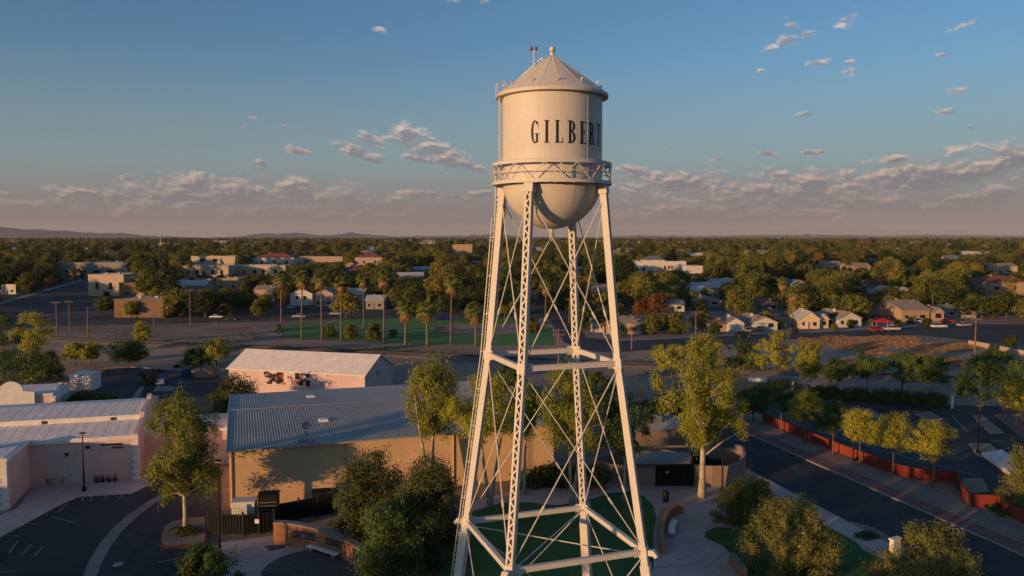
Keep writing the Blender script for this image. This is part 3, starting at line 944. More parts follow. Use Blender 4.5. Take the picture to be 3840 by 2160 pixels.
hero_tree('thin gum tree at the lawn edge behind the tower leg nearest the road', 1570, 1262, 985, 150, 16, clear=0.45, n=30, rc=1.0, per=408, leaf=0.234, prof='dome', mat='green', tr=0.18, stretch=1.2, droop=0.6)
hero_tree('tall golden gum tree with a thick pale trunk beside the block enclosure', 1765, 1251, 846, 200, 17, clear=0.34, n=52, rc=1.0, per=527, leaf=0.234, prof='oval', mat='acacia', tr=0.38, stretch=1.5, droop=0.8, ragged=0.5, limbs=30, surf=0.5, extra=[(1862, 1092, .95), (1845, 1060, .8), (1738, 1090, .8)])
hero_tree('dark bushy tree behind the curved brick sign wall', 930, 1372, 1140, 175, 21, clear=0.10, n=64, rc=1.15, per=510, leaf=0.203, prof='bush', mat='dark', bark='bark', tr=0.25, ragged=0.3)
hero_tree('broad dark bushy tree against the tower leg that carries the ladder', 1075, 1415, 1163, 235, 22, clear=0.08, n=90, rc=1.15, per=510, leaf=0.203, prof='bush', mat='dark', bark='bark', tr=0.25, ragged=0.3)
hero_tree('low dark shrubby tree in the shade at the foot of the bushy pair', 985, 1470, 1255, 190, 23, clear=0.06, n=50, rc=1.1, per=476, leaf=0.203, prof='bush', mat='green', bark='bark', tr=0.2)
hero_tree('dark round shrub beside the plaza lawn, smaller of the near pair', 1885, 1318, 1204, 180, 24, name='shrub', cat='shrub', clear=0.05, n=70, rc=0.85, per=476, leaf=0.172, prof='bush', mat='dark', bark='bark', tr=0.12)
hero_tree('large sunlit sage shrub on the plaza lawn', 1992, 1436, 1268, 250, 25, name='shrub', cat='shrub', clear=0.05, n=95, rc=0.85, per=544, leaf=0.156, prof='bush', mat='sage', bark='bark', tr=0.12, ragged=0.3)
hero_tree('wispy sunlit shrub beside the white sign pillar', 2345, 1475, 1340, 270, 26, name='shrub', cat='shrub', clear=0.05, n=80, rc=0.75, per=476, leaf=0.156, prof='bush', mat='sage', bark='bark', tr=0.10, ragged=0.45)
hero_tree('pale green tree cut by the frame above the end of the red wall', 2585, 1292, 1128, 140, 27, clear=0.08, n=44, rc=0.9, per=476, leaf=0.187, prof='bush', mat='sage', bark='bark', tr=0.15)
hero_tree('dark shrub at the bottom edge below the planter island', 515, 1500, 1386, 155, 28, name='shrub', cat='shrub', clear=0.05, n=40, rc=0.8, per=442, leaf=0.187, prof='bush', mat='green', bark='bark', tr=0.1, ragged=0.4)
# street trees along the red wall
G1 = 'street trees along the red wall'
for i, (u, v, vt, w, mt, lb, sd) in enumerate((
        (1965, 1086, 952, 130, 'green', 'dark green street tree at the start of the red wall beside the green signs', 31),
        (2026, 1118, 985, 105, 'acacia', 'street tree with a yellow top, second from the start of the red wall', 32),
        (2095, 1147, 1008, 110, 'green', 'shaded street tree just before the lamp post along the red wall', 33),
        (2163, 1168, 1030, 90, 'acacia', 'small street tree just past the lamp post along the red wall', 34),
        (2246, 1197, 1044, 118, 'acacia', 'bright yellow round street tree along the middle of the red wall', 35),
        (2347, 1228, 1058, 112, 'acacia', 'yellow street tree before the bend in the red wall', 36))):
    hero_tree(lb, u, v, vt, w, sd, group=G1, clear=0.48, n=32, rc=0.8, per=357, leaf=0.187, prof='dome', mat=mt, bark='bark', tr=0.11, droop=0.3, stretch=0.8)
# car park trees
G2 = 'trees of the side car park and the railway edge'
for (u, v, vt, w, mt, lb, sd, cl_) in (
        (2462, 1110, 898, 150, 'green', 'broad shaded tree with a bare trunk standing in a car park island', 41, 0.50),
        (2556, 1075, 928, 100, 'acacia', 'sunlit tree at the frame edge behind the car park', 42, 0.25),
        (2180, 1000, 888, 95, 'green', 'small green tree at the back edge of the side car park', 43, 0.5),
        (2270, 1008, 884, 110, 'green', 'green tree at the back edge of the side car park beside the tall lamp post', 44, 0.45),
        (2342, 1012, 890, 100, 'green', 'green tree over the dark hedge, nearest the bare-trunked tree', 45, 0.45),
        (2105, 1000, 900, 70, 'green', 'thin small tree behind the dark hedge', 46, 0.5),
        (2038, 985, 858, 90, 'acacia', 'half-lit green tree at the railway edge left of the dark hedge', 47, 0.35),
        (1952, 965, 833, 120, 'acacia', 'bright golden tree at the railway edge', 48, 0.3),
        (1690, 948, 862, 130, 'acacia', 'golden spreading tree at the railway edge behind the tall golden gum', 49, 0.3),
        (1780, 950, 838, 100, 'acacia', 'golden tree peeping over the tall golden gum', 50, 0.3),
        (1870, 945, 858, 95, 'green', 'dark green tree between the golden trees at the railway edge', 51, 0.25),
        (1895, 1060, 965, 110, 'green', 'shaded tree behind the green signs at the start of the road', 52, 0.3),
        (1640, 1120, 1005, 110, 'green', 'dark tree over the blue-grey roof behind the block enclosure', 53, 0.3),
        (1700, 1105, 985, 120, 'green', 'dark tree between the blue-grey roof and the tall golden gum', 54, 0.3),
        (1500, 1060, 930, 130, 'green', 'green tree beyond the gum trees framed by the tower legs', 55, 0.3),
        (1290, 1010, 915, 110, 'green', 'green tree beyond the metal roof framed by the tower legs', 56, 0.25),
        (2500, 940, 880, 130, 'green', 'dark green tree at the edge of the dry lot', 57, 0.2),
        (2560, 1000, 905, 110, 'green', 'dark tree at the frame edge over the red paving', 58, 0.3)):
    hero_tree(lb, u, v, vt, w, sd, group=G2, clear=cl_, n=34, rc=0.95, per=190, leaf=0.32, prof='dome', mat=mt, bark='bark', tr=0.13, stretch=0.85)
# trees at the left edge and the rear car park
G3 = 'trees round the rear car park'
for (u, v, vt, w, mt, lb, sd, cl_, pf) in (
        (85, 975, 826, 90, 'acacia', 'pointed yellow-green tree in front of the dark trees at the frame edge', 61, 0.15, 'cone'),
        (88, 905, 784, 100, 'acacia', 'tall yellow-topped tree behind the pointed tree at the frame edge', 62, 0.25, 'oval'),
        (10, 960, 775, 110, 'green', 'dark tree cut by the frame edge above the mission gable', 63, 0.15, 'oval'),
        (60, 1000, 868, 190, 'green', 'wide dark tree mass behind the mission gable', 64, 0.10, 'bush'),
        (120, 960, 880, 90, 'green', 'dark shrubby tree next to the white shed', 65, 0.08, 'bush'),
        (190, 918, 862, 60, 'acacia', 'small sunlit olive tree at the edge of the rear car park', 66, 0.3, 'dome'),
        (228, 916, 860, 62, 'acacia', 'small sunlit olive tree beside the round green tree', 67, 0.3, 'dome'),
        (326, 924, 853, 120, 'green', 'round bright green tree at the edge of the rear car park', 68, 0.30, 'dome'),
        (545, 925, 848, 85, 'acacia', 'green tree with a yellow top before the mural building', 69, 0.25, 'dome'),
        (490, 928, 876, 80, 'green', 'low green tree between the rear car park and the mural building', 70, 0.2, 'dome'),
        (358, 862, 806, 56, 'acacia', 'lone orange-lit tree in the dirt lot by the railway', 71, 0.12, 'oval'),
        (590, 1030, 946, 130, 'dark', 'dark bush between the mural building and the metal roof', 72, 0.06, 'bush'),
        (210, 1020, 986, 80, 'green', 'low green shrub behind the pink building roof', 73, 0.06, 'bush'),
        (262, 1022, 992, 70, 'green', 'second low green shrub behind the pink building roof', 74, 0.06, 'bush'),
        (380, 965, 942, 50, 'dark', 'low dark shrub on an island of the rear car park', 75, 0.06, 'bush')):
    hero_tree(lb, u, v, vt, w, sd, group=G3, clear=cl_, n=36, rc=max(0.5, w * 0.011), per=200, leaf=0.34, prof=pf, mat=mt, bark='bark', tr=0.14, stretch=0.85)

# low plants on the ground
def ground_cover(name, label, cat, u, v, wpx, hm, seed, mat, per=120, n=20, leaf=0.16, dy=1.0):
    p_ = at(u, v)
    rx = wpx / scale_at(p_) / 2
    rg = np.random.default_rng(seed)
    cs = []
    for i in range(n):
        an, f_ = rg.uniform(0, 6.28), math.sqrt(rg.uniform(0, 1))
        cs.append((math.cos(an) * rx * f_ * .7, math.sin(an) * rx * f_ * dy * .7, hm * rg.uniform(0.3, 0.65), max(.2, rx * 0.34), max(.2, rx * 0.34), hm * 0.4))
    t_ = mesh_obj(name, leaves(name, cs, per, leaf, rg, LM[mat]), None, p_)
    tag(t_, label, cat)
    return t_


ground_cover('ground_cover', 'dark ground cover under the pale gum in the planter island', 'ground cover', 467, 1342, 92, 0.5, 81, 'dark', n=30)
ground_cover('ground_cover', 'flat dark ground cover in the gravel bed beside the road', 'ground cover', 2180, 1354, 66, 0.5, 82, 'green', n=22)
for (u, v, w, lb) in ((2440, 1272, 16, 'tiny green desert plant below the bend of the red wall'), (2495, 1285, 16, 'tiny green desert plant below the straight end of the red wall'),
                      (2520, 1298, 14, 'tiny desert plant beside the sunlit tip of the red wall'), (268, 936, 22, 'small round shrub by the kerb of the rear car park, nearest the white shed'),
                      (350, 944, 22, 'small round shrub by the kerb of the rear car park below the round green tree'), (396, 936, 26, 'small green shrub by the kerb of the rear car park beside the bins'),
                      (446, 925, 22, 'dark small shrub by the mural building side of the rear car park')):
    ground_cover('desert_plant', lb, 'plant', u, v, w, 0.7, u, 'green', per=90, n=8, leaf=0.3)


# ------------------------------------------------------------------ the water tower
TX, TY, PHI = 2.4, 49.15, 0.44
RT = 3.0                                                     # tank radius
Z_EQ, Z_TOP = 31.5, 36.42
tower = thing('water_tower', 'tall cream steel water tower with lattice legs and black GILBERT lettering', 'water tower', (TX, TY, 0))
TO = (0, 0, 0)


def tdir(a):
    return Vector((math.sin(a), -math.cos(a), 0))


def ttan(a):
    return Vector((math.cos(a), math.sin(a), 0))


def tpos(a, r_, z):
    q = tdir(a) * r_
    return Vector((q.x, q.y, z))


def tb(mb, name, mat=None, parent=None, smooth=False, bevel=0.0):
    return mb.build(name, mat or M['tower'], parent or tower, None, smooth, bevel)


# --- tank: cylinder and round bottom
m = MB()
prof = [(0.02, Z_EQ - RT)]
for i in range(1, 25):
    an = -math.pi / 2 + math.pi / 2 * i / 24
    prof.append((RT * math.cos(an), Z_EQ + RT * math.sin(an)))
prof += [(RT, 32.6), (RT, 33.9), (RT, 35.2), (RT, Z_TOP)]
m.lathe(prof, 96)
tank = tb(m, 'tank', smooth=True)
for z in (33.15, 34.85):                                     # horizontal lap seams
    m = MB(); m.lathe([(RT - .01, z - .05), (RT + .007, z - .05), (RT + .007, z + .05), (RT - .01, z + .05)], 96)
    tb(m, 'plate_seam', parent=tank)
for k in range(10):                                          # meridian seams of the bowl and joints of the shell plates
    a = -PHI + 0.86 - math.pi / 5 * 2 + k * 2 * math.pi / 10
    m = MB()
    pts = []
    for i in range(3, 25):
        an = -math.pi / 2 + math.pi / 2 * i / 24
        pts.append((RT * math.cos(an) + .006, Z_EQ + RT * math.sin(an)))
    pv_ = []
    for (rr, z) in pts:
        w = min(0.03, rr * 0.05)
        for s in (-1, 1):
            q = tpos(a, rr, z) + ttan(a) * (s * w); pv_.append(q)
    m.add(pv_, [(2 * i, 2 * i + 1, 2 * i + 3, 2 * i + 2) for i in range(len(pts) - 1)])
    tb(m, 'bowl_seam', parent=tank)
for a in (0.705, -1.95, 2.6):
    m = MB(); m.beam(tpos(a, RT + .004, Z_EQ), tpos(a, RT + .004, Z_TOP), 0.07, 0.02, ttan(a)); tb(m, 'shell_seam', parent=tank)
m = MB(); m.lathe([(0.0, 27.78), (0.13, 27.78), (0.13, 28.45), (0.22, 28.6)], 16); tb(m, 'outlet_pipe', parent=tank, smooth=True)

# --- lettering
LH = 1.27


def arcpoly(cx, cy, ox, oy, ix, iy, a0, a1, n=14, dx=0.0):
    out = []
    for i in range(n):
        t0, t1 = R(a0 + (a1 - a0) * i / n), R(a0 + (a1 - a0) * (i + 1) / n)
        out.append([(cx + ox * math.cos(t0), cy + oy * math.sin(t0)), (cx + ox * math.cos(t1), cy + oy * math.sin(t1)),
                    (cx + dx + ix * math.cos(t1), cy + iy * math.sin(t1)), (cx + dx + ix * math.cos(t0), cy + iy * math.sin(t0))])
    return out


def rect(x0, y0, x1, y1):
    return [[(x0, y0), (x1, y0), (x1, y1), (x0, y1)]]


def serifs(x0, x1, ys):
    o = []
    for y in ys:
        o += rect(x0, y, x1, y + 0.045)
    return o


GL = {
    'G': arcpoly(.19, .5, .19, .515, .075, .455, 48, 318, 22, .0) + rect(.235, .03, .335, .40) + rect(.185, .40, .385, .44) + [[(.335, .62), (.345, .96), (.315, .96), (.30, .86)]] + rect(.30, .86, .315, .94),
    'I': rect(.05, .0, .17, 1.0) + serifs(0, .22, (0, .955)),
    'L': rect(.05, .0, .165, 1.0) + serifs(0, .215, (.955,)) + rect(0, 0, .36, .045) + [[(.30, .045), (.36, .045), (.365, .28), (.335, .12)]],
    'B': rect(.05, .0, .16, 1.0) + serifs(0, .17, (0, .955)) + arcpoly(.15, .75, .19, .25, .085, .205, -90, 90) + arcpoly(.15, .262, .215, .262, .105, .215, -90, 90),
    'E': rect(.05, .0, .16, 1.0) + serifs(0, .17, (0, .955)) + rect(.15, 0, .35, .045) + rect(.15, .955, .34, 1.0) + rect(.15, .485, .27, .53) + [[(.30, .045), (.35, .045), (.36, .27), (.33, .12)], [(.29, .955), (.34, .955), (.345, .75), (.32, .88)], [(.245, .38), (.27, .38), (.27, .64), (.245, .64)]],
    'R': rect(.05, .0, .16, 1.0) + serifs(0, .215, (0,)) + serifs(0, .17, (.955,)) + arcpoly(.15, .74, .20, .26, .09, .215, -90, 90) + [[(.17, .50), (.27, .50), (.385, .02), (.285, .02)]] + rect(.28, .0, .43, .03),
    'T': rect(.16, .0, .27, 1.0) + serifs(.11, .32, (0,)) + rect(.02, .955, .41, 1.0) + [[(.02, .955), (.06, .955), (.035, .80), (.012, .74)], [(.41, .955), (.37, .955), (.395, .80), (.418, .74)]],
}
def letter_angle(u):
    """bearing on the tank seen at picture position u"""
    lo, hi = -1.2, 1.5
    for _ in range(50):
        md = (lo + hi) / 2
        q_ = tpos(md, RT, 34.0)
        if proj(TX + q_.x, TY + q_.y, 34.0)[0] < u: lo = md
        else: hi = md
    return math.degrees(lo)
for ch, deg, wd in zip('GILBERT', [letter_angle(u_) for u_ in (1346, 1375.5, 1406, 1438, 1466.5, 1489)] + [letter_angle(1489) + 14.6], (.385, .22, .36, .365, .36, .43, .43)):
    m = MB()
    zb = 33.32
    for poly in GL[ch]:
        q = []
        for (x, y) in poly:
            ang = R(deg) + (x - wd / 2) * LH / RT
            q.append(tpos(ang, RT + 0.014, zb + y * LH))
        m.add(q, [tuple(range(len(q)))])
    tb(m, 'letter', M['black_paint'], tank)

# --- roof
m = MB()
m.lathe([(RT - .02, Z_TOP - .16), (3.34, Z_TOP - .16), (3.36, Z_TOP - .05), (3.36, Z_TOP + .02), (0.16, 38.80), (0.12, 38.95), (0.0, 38.96)], 72)
roof = tb(m, 'roof')
for k in range(16):
    a = 0.12 + k * 2 * math.pi / 16
    m = MB(); m.beam(tpos(a, 3.33, Z_TOP + .03), tpos(a, 0.17, 38.80), 0.05, 0.035, ttan(a)); tb(m, 'roof_seam', parent=roof)
m = MB()
prof = [(0.10, 38.9), (0.14, 38.98), (0.10, 39.04)] + [(0.185 * math.cos(R(t)), 39.19 + 0.185 * math.sin(R(t))) for t in range(-60, 91, 15)]
m.lathe(prof, 20); tb(m, 'finial', parent=roof, smooth=True)
for k in range(12):
    a = 0.05 + k * 2 * math.pi / 12
    p = tpos(a, 2.86, Z_TOP + .42)
    m = MB(); m.beam(p, p + Vector((0, 0, .17)), .06, .06, ttan(a)); m.beam(p + Vector((0, 0, .16)), p + tdir(a) * .14 + Vector((0, 0, .20)), .09, .09, ttan(a)); tb(m, 'roof_lug', parent=roof)
m = MB()                                                      # ladder laid up the roof
a = R(-112)
for s in (-.2, .2):
    m.beam(tpos(a, 3.2, Z_TOP + .30) + ttan(a) * s, tpos(a, .55, 38.72) + ttan(a) * s, .045, .06, ttan(a))
for i in range(12):
    f_ = i / 11
    q = tpos(a, 3.2 * (1 - f_) + .55 * f_, (Z_TOP + .30) * (1 - f_) + 38.72 * f_)
    m.beam(q - ttan(a) * .2, q + ttan(a) * .2, .035, .035)
for f_ in (0.02, .5, .98):
    q = tpos(a, 3.2 * (1 - f_) + .55 * f_, (Z_TOP + .30) * (1 - f_) + 38.72 * f_)
    for s in (-.2, .2):
        m.beam(q + ttan(a) * s, q + ttan(a) * s - Vector((0, 0, .32)), .035, .035)
tb(m, 'roof_ladder', parent=roof)
m = MB(); p = tpos(R(-90), 1.10, 37.95)
m.tube([p, p + Vector((0, 0, 1.15))], .035, 8); m.box(p.x - .06, p.x + .06, p.y - .06, p.y + .06, p.z, p.z + .25); m.beam(p + Vector((-.16, 0, 1.12)), p + Vector((.16, 0, 1.12)), .05, .05)
ol = tb(m, 'beacon_mast', parent=roof)
m = MB()
for s in (-.14, .14):
    m.lathe([(0.0, p.z + 1.14), (.07, p.z + 1.14), (.08, p.z + 1.3), (.05, p.z + 1.38), (0, p.z + 1.40)], 12, (p.x + s, p.y))
tb(m, 'beacon_lamp', M['red_lens'], roof, smooth=True)
m = MB(); a = R(-75)                                           # hand hoop where the ladder meets the eave
for s in (-.22, .22):
    m.tube([tpos(a, 3.4, Z_TOP - .2) + ttan(a) * s, tpos(a, 3.4, Z_TOP + .55) + ttan(a) * s, tpos(a, 3.05, Z_TOP + .75) + ttan(a) * s, tpos(a, 2.8, Z_TOP + .4) + ttan(a) * s], .03, 6)
m.beam(tpos(a, 3.4, Z_TOP + .5) - ttan(a) * .22, tpos(a, 3.4, Z_TOP + .5) + ttan(a) * .22, .03, .03)
tb(m, 'ladder_hoop', parent=roof)
m = MB()                                                      # ladder up the tank
a = R(-80)
for s in (-.2, .2):
    m.beam(tpos(a, RT + .2, 31.3) + ttan(a) * s, tpos(a, RT + .2, Z_TOP - .1) + ttan(a) * s, .05, .05, ttan(a))
for i in range(17):
    q = tpos(a, RT + .2, 31.5 + i * .29); m.beam(q - ttan(a) * .2, q + ttan(a) * .2, .03, .03)
for z in (32.6, 34.2, 35.8):
    for s in (-.2, .2):
        m.beam(tpos(a, RT + .2, z) + ttan(a) * s, tpos(a, RT - .01, z) + ttan(a) * s, .04, .04)
tb(m, 'tank_ladder', parent=tank)

# --- balcony
BR = 3.56
m = MB()
m.lathe([(RT - .01, 31.16), (BR, 31.16), (BR, 31.22), (RT - .01, 31.22)], 96)
balc = tb(m, 'balcony', M['tower'])
m = MB(); m.lathe([(BR - .02, 31.10), (BR + .03, 31.10), (BR + .03, 31.30), (BR - .02, 31.30), (BR - .02, 31.10)], 96); tb(m, 'edge_channel', parent=balc)
m = MB(); m.lathe([(BR - .08, 32.21), (BR + .02, 32.21), (BR + .02, 32.40), (BR - .08, 32.43), (BR - .08, 32.21)], 96); tb(m, 'top_rail', parent=balc)
m = MB(); m.lathe([(BR - .03, 31.77), (BR + .01, 31.77), (BR + .01, 31.82), (BR - .03, 31.82), (BR - .03, 31.77)], 96); tb(m, 'mid_rail', parent=balc)
NB_ = 24
for k in range(NB_):
    a0, a1 = k * 2 * math.pi / NB_ + .10, (k + 1) * 2 * math.pi / NB_ + .10
    z0, z1 = (31.28, 32.24) if k % 2 == 0 else (32.24, 31.28)
    m = MB(); m.beam(tpos(a0, BR - .01, z0), tpos(a1, BR - .01, z1), .06, .04); tb(m, 'rail_brace', parent=balc)
    if k % 6 == 0:
        m = MB(); m.beam(tpos(a0, BR - .05, 31.2), tpos(a0, BR - .05, 32.25), .06, .06, ttan(a0)); tb(m, 'rail_post', parent=balc)
for k in range(20):
    a0 = k * 2 * math.pi / 20
    m = MB(); m.beam(tpos(a0, RT, 31.11), tpos(a0, BR - .03, 31.11), .06, .08); tb(m, 'floor_bracket', parent=balc)

# --- legs
ZA, RA, ZB, RB = 20.61, 4.25, 9.555, 5.90
RTOP, ZTOPL = 3.25, 31.1
NODES = [(0.0, RB + 0.152 * ZB), (ZB, RB), (ZA, RA), (ZTOPL, RTOP)]


def leg_r(z):
    for (z0, r0_), (z1, r1_) in zip(NODES, NODES[1:]):
        if z <= z1:
            return r0_ + (r1_ - r0_) * (z - z0) / (z1 - z0)
    return RTOP


LW = 0.195
for k in range(4):
    a = -PHI + k * math.pi / 2
    er, et = tdir(a), ttan(a)
    m = MB()
    for (z0, r0_), (z1, r1_) in zip(NODES[1:], NODES[2:]):
        p0_, p1_ = tpos(a, r0_, z0), tpos(a, r1_, z1)
        for s in (-1, 1):
            m.beam(p0_ + et * (s * LW), p1_ + et * (s * LW), .03, .39, et)                       # channel web
            for q in (-1, 1):
                m.beam(p0_ + et * (s * (LW - .05)) + er * (q * .19), p1_ + et * (s * (LW - .05)) + er * (q * .19), .09, .022, et)   # flange
    leg = tb(m, 'leg')
    m = MB()
    zz = ZB + 0.2
    i = 0
    while zz < ZTOPL - .35:
        step = .36
        for q in (-1, 1):
            s0 = -1 if (i % 2 == 0) else 1
            p0_ = tpos(a, leg_r(zz), zz) + er * (q * .207) + et * (s0 * (LW - .05))
            p1_ = tpos(a, leg_r(zz + step), zz + step) + er * (q * .207) - et * (s0 * (LW - .05))
            m.beam(p0_, p1_, .095, .014, (p1_ - p0_).cross(er))
        zz += step
        i += 1
    lc = tb(m, 'lacing', parent=leg); lc['kind'] = 'stuff'
    # plated foot below the lower strut
    m = MB(); m.beam(tpos(a, NODES[0][1], 0.5), tpos(a, leg_r(ZB - .75), ZB - .75), .56, .56, et); m.beam(tpos(a, leg_r(ZB - .8), ZB - .8), tpos(a, leg_r(ZB), ZB), .44, .44, et); tb(m, 'leg_casing', parent=leg, bevel=.02)
    m = MB(); c_ = tpos(a, NODES[0][1], 0); m.box(c_.x - .9, c_.x + .9, c_.y - .9, c_.y + .9, 0, .6); tb(m, 'footing', M['concrete'], leg, bevel=.05)
    # seat under the balcony
    m = MB(); m.beam(tpos(a, RTOP + .06, 30.55), tpos(a, RTOP - .02, 31.12), .56, .5, et); m.beam(tpos(a, RT - .3, 30.75), tpos(a, RTOP + .1, 30.75), .09, .75, et); tb(m, 'leg_seat', parent=leg)
    for (z, hgt) in ((ZA, .62), (ZB, .66)):
        m = MB(); m.beam(tpos(a, leg_r(z - hgt / 2), z - hgt / 2), tpos(a, leg_r(z + hgt / 2), z + hgt / 2), .50, .50, et); tb(m, 'joint_box', parent=leg, bevel=.02)
    m = MB(); q = tpos(a, RB + .28, ZB); m.beam(q, q + er * .32, .30, .34, et); m.beam(q + er * .3 - Vector((0, 0, .1)), q + er * .48 + Vector((0, 0, .06)), .40, .44, et); tb(m, 'floodlight', parent=leg, bevel=.02)
    # struts and rods to the next leg
    a2 = a + math.pi / 2
    for (z, r_) in ((ZA, RA), (ZB, RB)):
        p0_, p1_ = tpos(a, r_, z), tpos(a2, r_, z)
        w = (p1_ - p0_).normalized()
        m = MB(); m.beam(p0_ + w * .2, p1_ - w * .2, .20, .30)
        for dz in (-.14, .14):
            m.beam(p0_ + w * .2 + Vector((0, 0, dz)), p1_ - w * .2 + Vector((0, 0, dz)), .28, .03)
        tb(m, 'strut')
        for (pp, sg) in ((p0_, 1), (p1_, -1)):
            m = MB(); m.beam(pp + w * (sg * .18), pp + w * (sg * .62), .03, .58); tb(m, 'gusset')
    for (zl, zh) in ((0.7, ZB - .15), (ZB + .15, ZA - .15), (ZA + .15, 30.4)):
        for (aa, ab) in ((a, a2), (a2, a)):
            p0_, p1_ = tpos(aa, leg_r(zl), zl), tpos(ab, leg_r(zh), zh)
            w = (p1_ - p0_).normalized()
            nrm_ = (p1_ - p0_).cross(Vector((0, 0, 1))).normalized() * (.05 if aa == a else -.05)
            m = MB(); m.tube([p0_ + nrm_, p1_ + nrm_], .036, 6)
            c_ = p0_ * .72 + p1_ * .28 + nrm_; m.tube([c_ - w * .25, c_ - w * .18, c_ + w * .18, c_ + w * .25], [.045, .075, .075, .045], 6)
            tb(m, 'brace_rod')
for k in (0, 1):
    a = -PHI + k * math.pi / 2
    m = MB(); m.tube([tpos(a, RB - .3, ZB - .1 - .12 * k), tpos(a + math.pi, RB - .3, ZB - .1 - .12 * k)], .035, 6); tb(m, 'brace_rod')
# ladder up the leg beside the tank ladder
a = -PHI + 3 * math.pi / 2
er, et = tdir(a), ttan(a)
m = MB()
zs = [3.0, ZB, ZA, 29.2]
for (z0, z1) in zip(zs, zs[1:]):
    for s in (-.2, .2):
        m.beam(tpos(a, leg_r(z0) + .50, z0) + et * s, tpos(a, leg_r(z1) + .50, z1) + et * s, .05, .05, et)
z = 3.1
while z < 29.2:
    q = tpos(a, leg_r(z) + .50, z)
    m.beam(q - et * .2, q + et * .2, .045, .045)
    z += .34
for z in np.arange(4, 29, 2.4):
    for s in (-.2, .2):
        q = tpos(a, leg_r(z) + .50, z) + et * s; m.beam(q, q - er * .28, .04, .04)
tb(m, 'leg_ladder')
m = MB()
for s in (-.22, .22):
    m.beam(tpos(a, 3.72, 28.9) + et * s, tpos(a, 3.66, 32.3) + et * s, .055, .055, et)
for i in range(11):
    q = tpos(a, 3.7, 29.0 + i * .3); m.beam(q - et * .22, q + et * .22, .04, .04)
for z in (29.4, 30.3):
    m.beam(tpos(a, 3.7, z), tpos(a, 3.1, z + .1), .35, .12)
tb(m, 'balcony_ladder')


# ------------------------------------------------------------------ buildings near the tower
def frame(o, a_):
    """coordinates of a building: along its front, back from it, up"""
    a_ = Vector((a_.x, a_.y, 0)).normalized()
    b_ = Vector((-a_.y, a_.x, 0))
    return lambda s, t, z: Vector((o.x + a_.x * s + b_.x * t, o.y + a_.y * s + b_.y * t, z))


def fbox(mb, F, s0, s1, t0, t1, z0, z1):
    q = [F(s0, t0, z0), F(s1, t0, z0), F(s1, t1, z0), F(s0, t1, z0), F(s0, t0, z1), F(s1, t0, z1), F(s1, t1, z1), F(s0, t1, z1)]
    return mb.add(q, [(3, 2, 1, 0), (4, 5, 6, 7), (0, 1, 5, 4), (1, 2, 6, 5), (2, 3, 7, 6), (3, 0, 4, 7)])


def fpoly(mb, F, pts, t0, t1):
    """pts (s, z) profile extruded from t0 to t1"""
    off = F(0, t1, 0) - F(0, t0, 0)
    return mb.slab([F(s, t0, z) for (s, z) in pts], off)


def tpoly(mb, F, pts, s0, s1):
    """pts (t, z) profile extruded from s0 to s1"""
    off = F(s1, 0, 0) - F(s0, 0, 0)
    return mb.slab([F(s0, t, z) for (t, z) in pts], off)


# --- metal-roofed hall
E0, E1 = at(570, 1133, 6.2), at(1400, 1068, 6.2)
hall = thing('hall', 'long tan hall with a grey ribbed metal roof behind the black fence', 'building', (E0.x, E0.y, 0))
HO = (E0.x, E0.y, 0)
FH = frame(E0, E1 - E0)
LEN = (E1 - E0).length
TD, ZR = 15.4, 7.15
m = MB()
tpoly(m, FH, [(0.35, 0), (0.35, 6.12), (TD, ZR - .1), (2 * TD - .35, 6.12), (2 * TD - .35, 0)], 0.2, LEN - .2)
hw = m.build('wall', M['tan'], hall, HO)
npan = int(LEN / 0.30)
pm = MB(); pw = LEN / npan
sl_ = (ZR - 6.2) / TD
def panel_mesh(t0, t1, z0, z1):
    mm = MB()
    F0_ = FH
    def q(s, t, z): return F0_(s, t, z)
    prof_ = [(0, .0), (pw * .30, .0), (pw * .36, .03), (pw * .64, .03), (pw * .70, .0), (pw, .0)]
    vv_ = [q(s, t, z + h) for (t, z) in ((t0, z0), (t1, z1)) for (s, h) in prof_]
    n_ = len(prof_)
    mm.add(vv_, [(i, i + 1, n_ + i + 1, n_ + i) for i in range(n_ - 1)])
    return mm
first = {}
ax = (FH(1, 0, 0) - FH(0, 0, 0))
for side_ in (0, 1):
    for k in range(npan):
        if side_ not in first:
            mm = panel_mesh(-.25, TD, 6.2, ZR) if side_ == 0 else panel_mesh(TD, 2 * TD + .25, ZR, 6.2)
            first[side_] = mm.build('roof_panel', M['metal_roof'], hall, HO)
            o = first[side_]
        else:
            o = link(first[side_].copy()); o.parent = hall
        o.location = ax * (k * pw)
m = MB(); tpoly(m, FH, [(TD - .35, ZR + .03), (TD, ZR + .12), (TD + .35, ZR + .03)], -.05, LEN + .05); m.build('ridge_cap', M['metal_roof'], hall, HO)
for s in (-.06, LEN):
    m = MB(); tpoly(m, FH, [(-.25, 6.0), (-.25, 6.32), (TD, ZR + .14), (2 * TD + .25, 6.32), (2 * TD + .25, 6.0), (TD, ZR - .2)], s, s + .07); m.build('verge_trim', M['white_metal'], hall, HO)
m = MB(); fbox(m, FH, 0, LEN, -.33, -.2, 6.05, 6.2); m.build('gutter', M['metal_roof'], hall, HO)
for (u, v) in ((783, 998), (815, 1058)):
    best = None
    for t in np.linspace(0, 2 * TD, 160):
        z = 6.2 + sl_ * min(t, 2 * TD - t)
        for s in np.linspace(0, LEN, 160):
            p = FH(s, t, z); uu, v2 = proj(p.x, p.y, z)
            e = (uu - u) ** 2 + (v2 - v) ** 2
            if best is None or e < best[0]:
                best = (e, s, t, z)
    _, s, t, z = best
    m = MB(); fbox(m, FH, s - .55, s + .55, t - .6, t + .6, z - .1, z + .14)
    sk = m.build('skylight', M['skylight'], hall, HO)
    m = MB(); fbox(m, FH, s - .45, s + .45, t - .5, t + .5, z + .14, z + .24); m.build('skylight_dome', M['skylight'], sk, HO)
